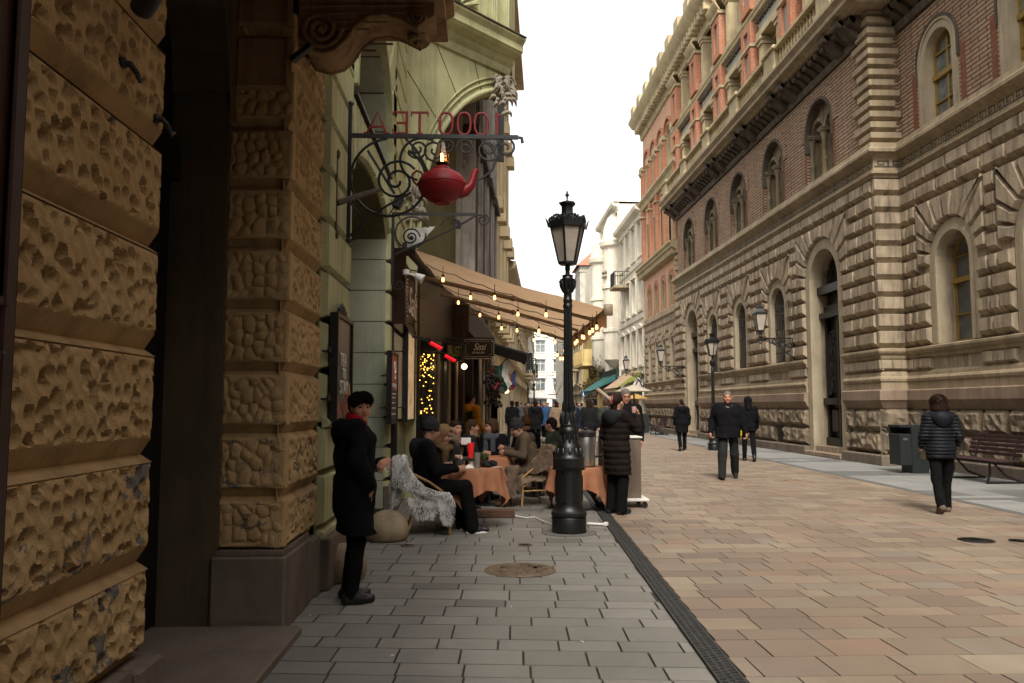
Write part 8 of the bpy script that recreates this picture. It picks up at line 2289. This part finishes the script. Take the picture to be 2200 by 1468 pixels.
	person('person in brown knitted cap and black coat seated beyond the man in beanie', (.72, 13.5, 0), R(25), J, blk, dkt, blackshoe, None, H=1.74, h=.015, hb=.011, yaw=R(30), hat=('beanie', cloth('brown knit', (.10, .055, .03), .3)), scarf=('loop', cloth('brown grey scarf', (.06, .04, .03))), seated=True, seed=14)
	J = sit(1.66, .05); person('person with dark hair and black coat seated beyond the woman in grey scarf', (-.35, 13.0, 0), R(-70), J, cloth('dark grey coat', (.02, .02, .022)), dkt, blackshoe, brownhair, H=1.66, h=.016, hb=.011, yaw=R(-20), hairstyle='long', scarf=('loop', cloth('beige scarf', (.17, .13, .09))), seated=True, seed=61)
	J = sit(1.7, .05); person('person in dark green jacket seated with back to the lamp post', (1.22, 13.2, 0), R(60), J, cloth('dark green jacket', (.022, .028, .02)), dkt, blackshoe, darkhair, H=1.7, h=.016, hb=.012, hairstyle='short', seated=True, seed=63, hood=('down', cloth('dark green jacket', (.022, .028, .02))))
	J = stand(1.66); J['eR'] = V3(.25, .16, 1.17); J['wR'] = V3(.12, .33, 1.36); J['wL'] = V3(-.23, .12, .95)
	T, W, tips, hp = person('woman in long dark brown quilted coat drinking, pink clip in her dark hair', (1.85, 11.25, 0), R(-52), J, cloth('brown quilted coat', (.013, .0095, .0085), .25), dkt, blackshoe, darkhair, H=1.66, h=.011, hb=.008, yaw=R(8), hairstyle='bun', coatlen=.56, fat=1.14, hood=('down', cloth('black fur hood', (.014, .012, .012), .6, .95, 50)), ripple=(.006, .085, (0, 0, 1), .55, 1.3), handdir={'R': ((-.35, .15, .75), (-.5, -.8, .1), 1), 'L': None}, hands=(.5, .8), seed=16, legs=1.25)
	m = MB(); M = Matrix.Translation(W(tips['R'] + V3(-.02, -.02, .01))); m.lathe([(.028, -.04), (.036, .05), (.032, .05), (.0, -.02)], 14, (0, 0, 0), 0, M, cap=False); tag(m.build('paper_cup', flat('pink cup', (.5, .28, .26), .7), smooth=40), 'small pink cup held up by the woman drinking', 'cup')
	m = MB(); p = [W(hp(-.03, -.125, .10)), W(hp(-.02, -.145, .04)), W(hp(-.03, -.135, -.01))]; m.tube(p, .008, 6); p = [W(hp(.0, -.125, .10)), W(hp(.005, -.145, .04)), W(hp(-.0, -.135, -.01))]; m.tube(p, .008, 6); m.build('hair_clip', flat('pink clip', (.5, .12, .10), .4), T)
	J = stand(1.78)
	person('grey haired man with glasses and black coat behind the woman drinking', (2.36, 13.4, 0), R(168), J, blk, dkt, blackshoe, greyhair, H=1.78, h=.015, hb=.009, yaw=R(18), tilt=R(-10), hairstyle='short', coatlen=.62, fat=1.15, collar=blk, seed=18, skin='skinred', glasses=True)
	J = stand(1.76); J['wR'] = V3(.2, .2, 1.0); J['wL'] = V3(-.2, .2, 1.0)
	person('man in mustard yellow padded jacket standing by the dark shopfront', (-.33, 16.9, 0), R(-38), J, cloth('mustard jacket', (.50, .22, .018), .2, .6), dkt, blackshoe, darkhair, H=1.76, h=.014, hb=.011, yaw=R(-5), hairstyle='short', coatlen=.80, fat=1.2, hood=('down', cloth('mustard jacket', (.50, .22, .018))), ripple=(.006, .09, (0, 0, 1), .8, 1.35), seed=20)
	J = stand(1.80, 0, .22); J['wL'] = V3(-.33, .06, .90) * (1.8 / 1.7); J['wR'] = V3(.34, .02, .89) * (1.8 / 1.7); J['eL'] += V3(-.06, 0, 0); J['eR'] += V3(.06, 0, 0)
	for n, s in (('L', -1), ('R', 1)): J['k' + n] += V3(s * .03, 0, 0); J['a' + n] += V3(s * .06, 0, 0)
	T, W, tips, hp = person('man with grey hair and open black jacket walking toward the viewer', (5.04, 16.5, 0), R(172), J, blk, gry, cloth('brown black shoes', (.02, .017, .015)), greyhair, H=1.80, h=.012, hb=.009, yaw=R(-4), tilt=R(-3), hairstyle='short', coatlen=.80, fat=1.36, hood=('down', blk), skin='skinred', seed=22, legs=1.3, hands=(.7, .9))
	m = MB(); kk = 1.8 / 1.7
	m.add([W(V3(-.02, .148, 1.40) * kk), W(V3(.05, .140, 1.42) * kk), W(V3(.008, .172, 1.24) * kk), W(V3(-.004, .172, 1.22) * kk)], [(0, 1, 2, 3)]); m.tube([W(V3(-.08, .09, 1.43) * kk), W(V3(-.03, .135, 1.37) * kk), W(V3(.0, .165, 1.27) * kk)], .014, 6); m.tube([W(V3(.08, .09, 1.43) * kk), W(V3(.03, .135, 1.37) * kk), W(V3(.0, .165, 1.27) * kk)], .014, 6)
	m.build('shirt_collar', flat('beige shirt', (.30, .25, .19), .8), T)
	J = stand(1.74, .0, -.22)
	T, W, tips, hp = person('person all in black walking away behind the grey haired man', (7.2, 21.7, 0), R(-12), J, blk, dkt, blackshoe, None, H=1.74, h=.015, hb=.011, coatlen=.8, fat=1.05, hood=('up', blk), seed=24)
	m = MB(); p = W(J['wL'] + V3(-.02, .03, -.14)); m.ball(p, (.10, .06, .15), 10); tag(m.build('yellow_bag', flat('yellow bag', (.62, .40, .01), .6, var=.15), smooth=60), 'bright yellow bag carried by the figure in black', 'bag')
	J = stand(1.72, 0, .10)
	person('person in black knee length coat walking away along the far palace wall', (6.6, 26.7, 0), R(4), J, blk, dkt, cloth('black white shoes', (.05, .05, .05)), darkhair, H=1.70, h=.015, hb=.012, hairstyle='short', coatlen=.62, fat=1.2, hood=('down', blk), seed=26, sole=MT['paperwhite'])
	J = stand(1.63, 0, .17); J['wL'] = V3(-.24, .06, .93); J['wR'] = V3(.25, .08, .95)
	T, W, tips, hp = person('woman with bobbed dark hair in short black puffer jacket walking away at right', (6.47, 11.2, 0), R(-8), J, blk2, dkt, cloth('taupe trainers', (.13, .095, .075)), cloth('dark auburn hair', (.022, .010, .007), rough=.6, sc=60), H=1.63, h=.010, hb=.010, hairstyle='bob', strands=1500, coatlen=.80, fat=1.13, ripple=(.007, .048, (0, 0, 1), .78, 1.42), hood=('down', blk2), seed=28, fold=.003, legs=1.1)
	m = MB(); b = [W(J['hL'] + V3(-.12, .05, -.02)), W(J['hL'] + V3(-.14, .05, -.12))]; m.tube(b, [.06, .075], 10); m.tube([W(J['sR'] + V3(-.05, .0, .07)), W(J['chest'] + V3(-.02, -.15, 0)), W(J['hL'] + V3(-.12, .0, .05))], .012, 6)
	tag(m.build('shoulder_bag', cloth('olive bag', (.035, .03, .018)), smooth=60), 'small dark olive bag at the hip of the woman in puffer jacket', 'bag')
	q = random.Random(11)
	C = dict(white=(.45, .42, .38), blue=(.03, .07, .16), black=(.012, .012, .013), green=(.035, .04, .032), navy=(.015, .018, .03), brown=(.07, .045, .03), red=(.2, .03, .03), grey=(.10, .10, .10), pink=(.4, .2, .22), tan=(.22, .16, .10))
	far = [  # u position given as x,y on the ground, colour, heading, hair, label
		(2.15, 34, 'white', 170, 'brown', 'long', 'pedestrian in cream white jacket with shoulder strap beside one in blue'),
		(2.45, 33, 'blue', 150, 'grey', 'short', 'pedestrian in bright blue jacket with grey hair'),
		(2.75, 31, 'tan', 10, 'dark', 'long', 'pedestrian with tan scarf and dark hair left of the lamp post'),
		(2.35, 22, 'navy', 175, 'dark', 'short', 'man in navy coat half hidden by the lamp post'),
		(3.05, 23.5, 'black', 5, 'dark', 'long', 'person in black coat seen from behind just right of the lamp post'),
		(3.6, 27, 'black', 12, 'brown', 'short', 'person in dark coat next to the one in green'),
		(3.55, 23.5, 'green', -5, 'brown', 'short', 'person in dark green hooded coat seen from behind'),
		(4.4, 27, 'pink', 0, 'dark', 'long', 'pedestrian with pink scarf beside the green coat'),
		(1.55, 40, 'black', 20, 'dark', 'short', 'dark coated pedestrian at the left row beside the lamp posts'),
		(2.6, 44, 'brown', 185, 'dark', 'long', 'pedestrian in brown coat by the far lamp posts'),
		(3.2, 48, 'red', 175, 'brown', 'short', 'pedestrian in red jacket in the far crowd'),
		(3.9, 50, 'grey', 170, 'dark', 'short', 'pedestrian in grey jacket in the far crowd'),
		(1.0, 30, 'black', 15, 'dark', 'short', 'dark figure by the left shop row near the white banner'),
		(1.3, 33, 'grey', 5, 'dark', 'long', 'grey figure by the left shop row'),
		(4.6, 52, 'black', 0, 'dark', 'short', 'black figure in the middle of the far road'),
		(5.2, 56, 'tan', 180, 'brown', 'long', 'tan figure in the middle of the far road'),
		(5.9, 60, 'black', 175, 'dark', 'short', 'black figure at right in the far crowd'),
		(6.4, 53, 'navy', 0, 'dark', 'short', 'navy figure near the far shop awnings'),
		(8.4, 50, 'blue', 180, 'dark', 'short', 'blue figure under the lime awning'),
		(3.0, 60, 'white', 180, 'dark', 'long', 'pale coated figure in the far crowd'),
		(4.2, 64, 'red', 0, 'dark', 'long', 'red coated figure in the farthest crowd'),
		(5.0, 70, 'grey', 0, 'dark', 'short', 'grey figure in the farthest crowd'),
		(2.1, 47, 'green', 170, 'dark', 'short', 'green jacketed figure by the left lamp posts'),
		(1.75, 28, 'black', 10, 'dark', 'short', 'black figure between the cafe tables and the far lamp posts'),
		(2.0, 37.5, 'brown', 175, 'dark', 'short', 'brown coated figure beside the cream white jacket'),
		(3.3, 38, 'black', 170, 'brown', 'long', 'dark coated figure behind the lamp post among the crowd'),
		(3.9, 36, 'navy', 5, 'dark', 'short', 'navy figure between dark coats beyond the lamp post'),
		(4.7, 40, 'grey', 178, 'grey', 'short', 'grey haired figure beyond the pink scarf'),
		(5.3, 46, 'black', 8, 'dark', 'long', 'black long haired figure in mid road before the shop awnings'),
		(6.9, 66, 'black', 180, 'dark', 'short', 'black figure before the turreted house')]
	for i, (x, y, c, a, hr, hs, lb) in enumerate(far):
		J = stand(1.7, 0, q.choice((.14, -.14, .06))); hh = .02 if y < 36 else .026
		if c == 'blue' and y < 40: J['wR'] = V3(.12, .3, 1.1)
		person(lb, (x, y, 0), R(a), J, cloth(c + ' jacket far', C[c]), dkt if i % 3 else gry, blackshoe, {'dark': darkhair, 'brown': brownhair, 'grey': greyhair}[hr], H=q.uniform(1.6, 1.8), h=hh, hb=hh * .75, hairstyle=hs, coatlen=q.choice((.8, .62, .7)), fat=1.1, seed=30 + i, group='pedestrians further down the street', hood=('down', cloth(c + ' jacket far', C[c])) if i % 2 else None)
people()
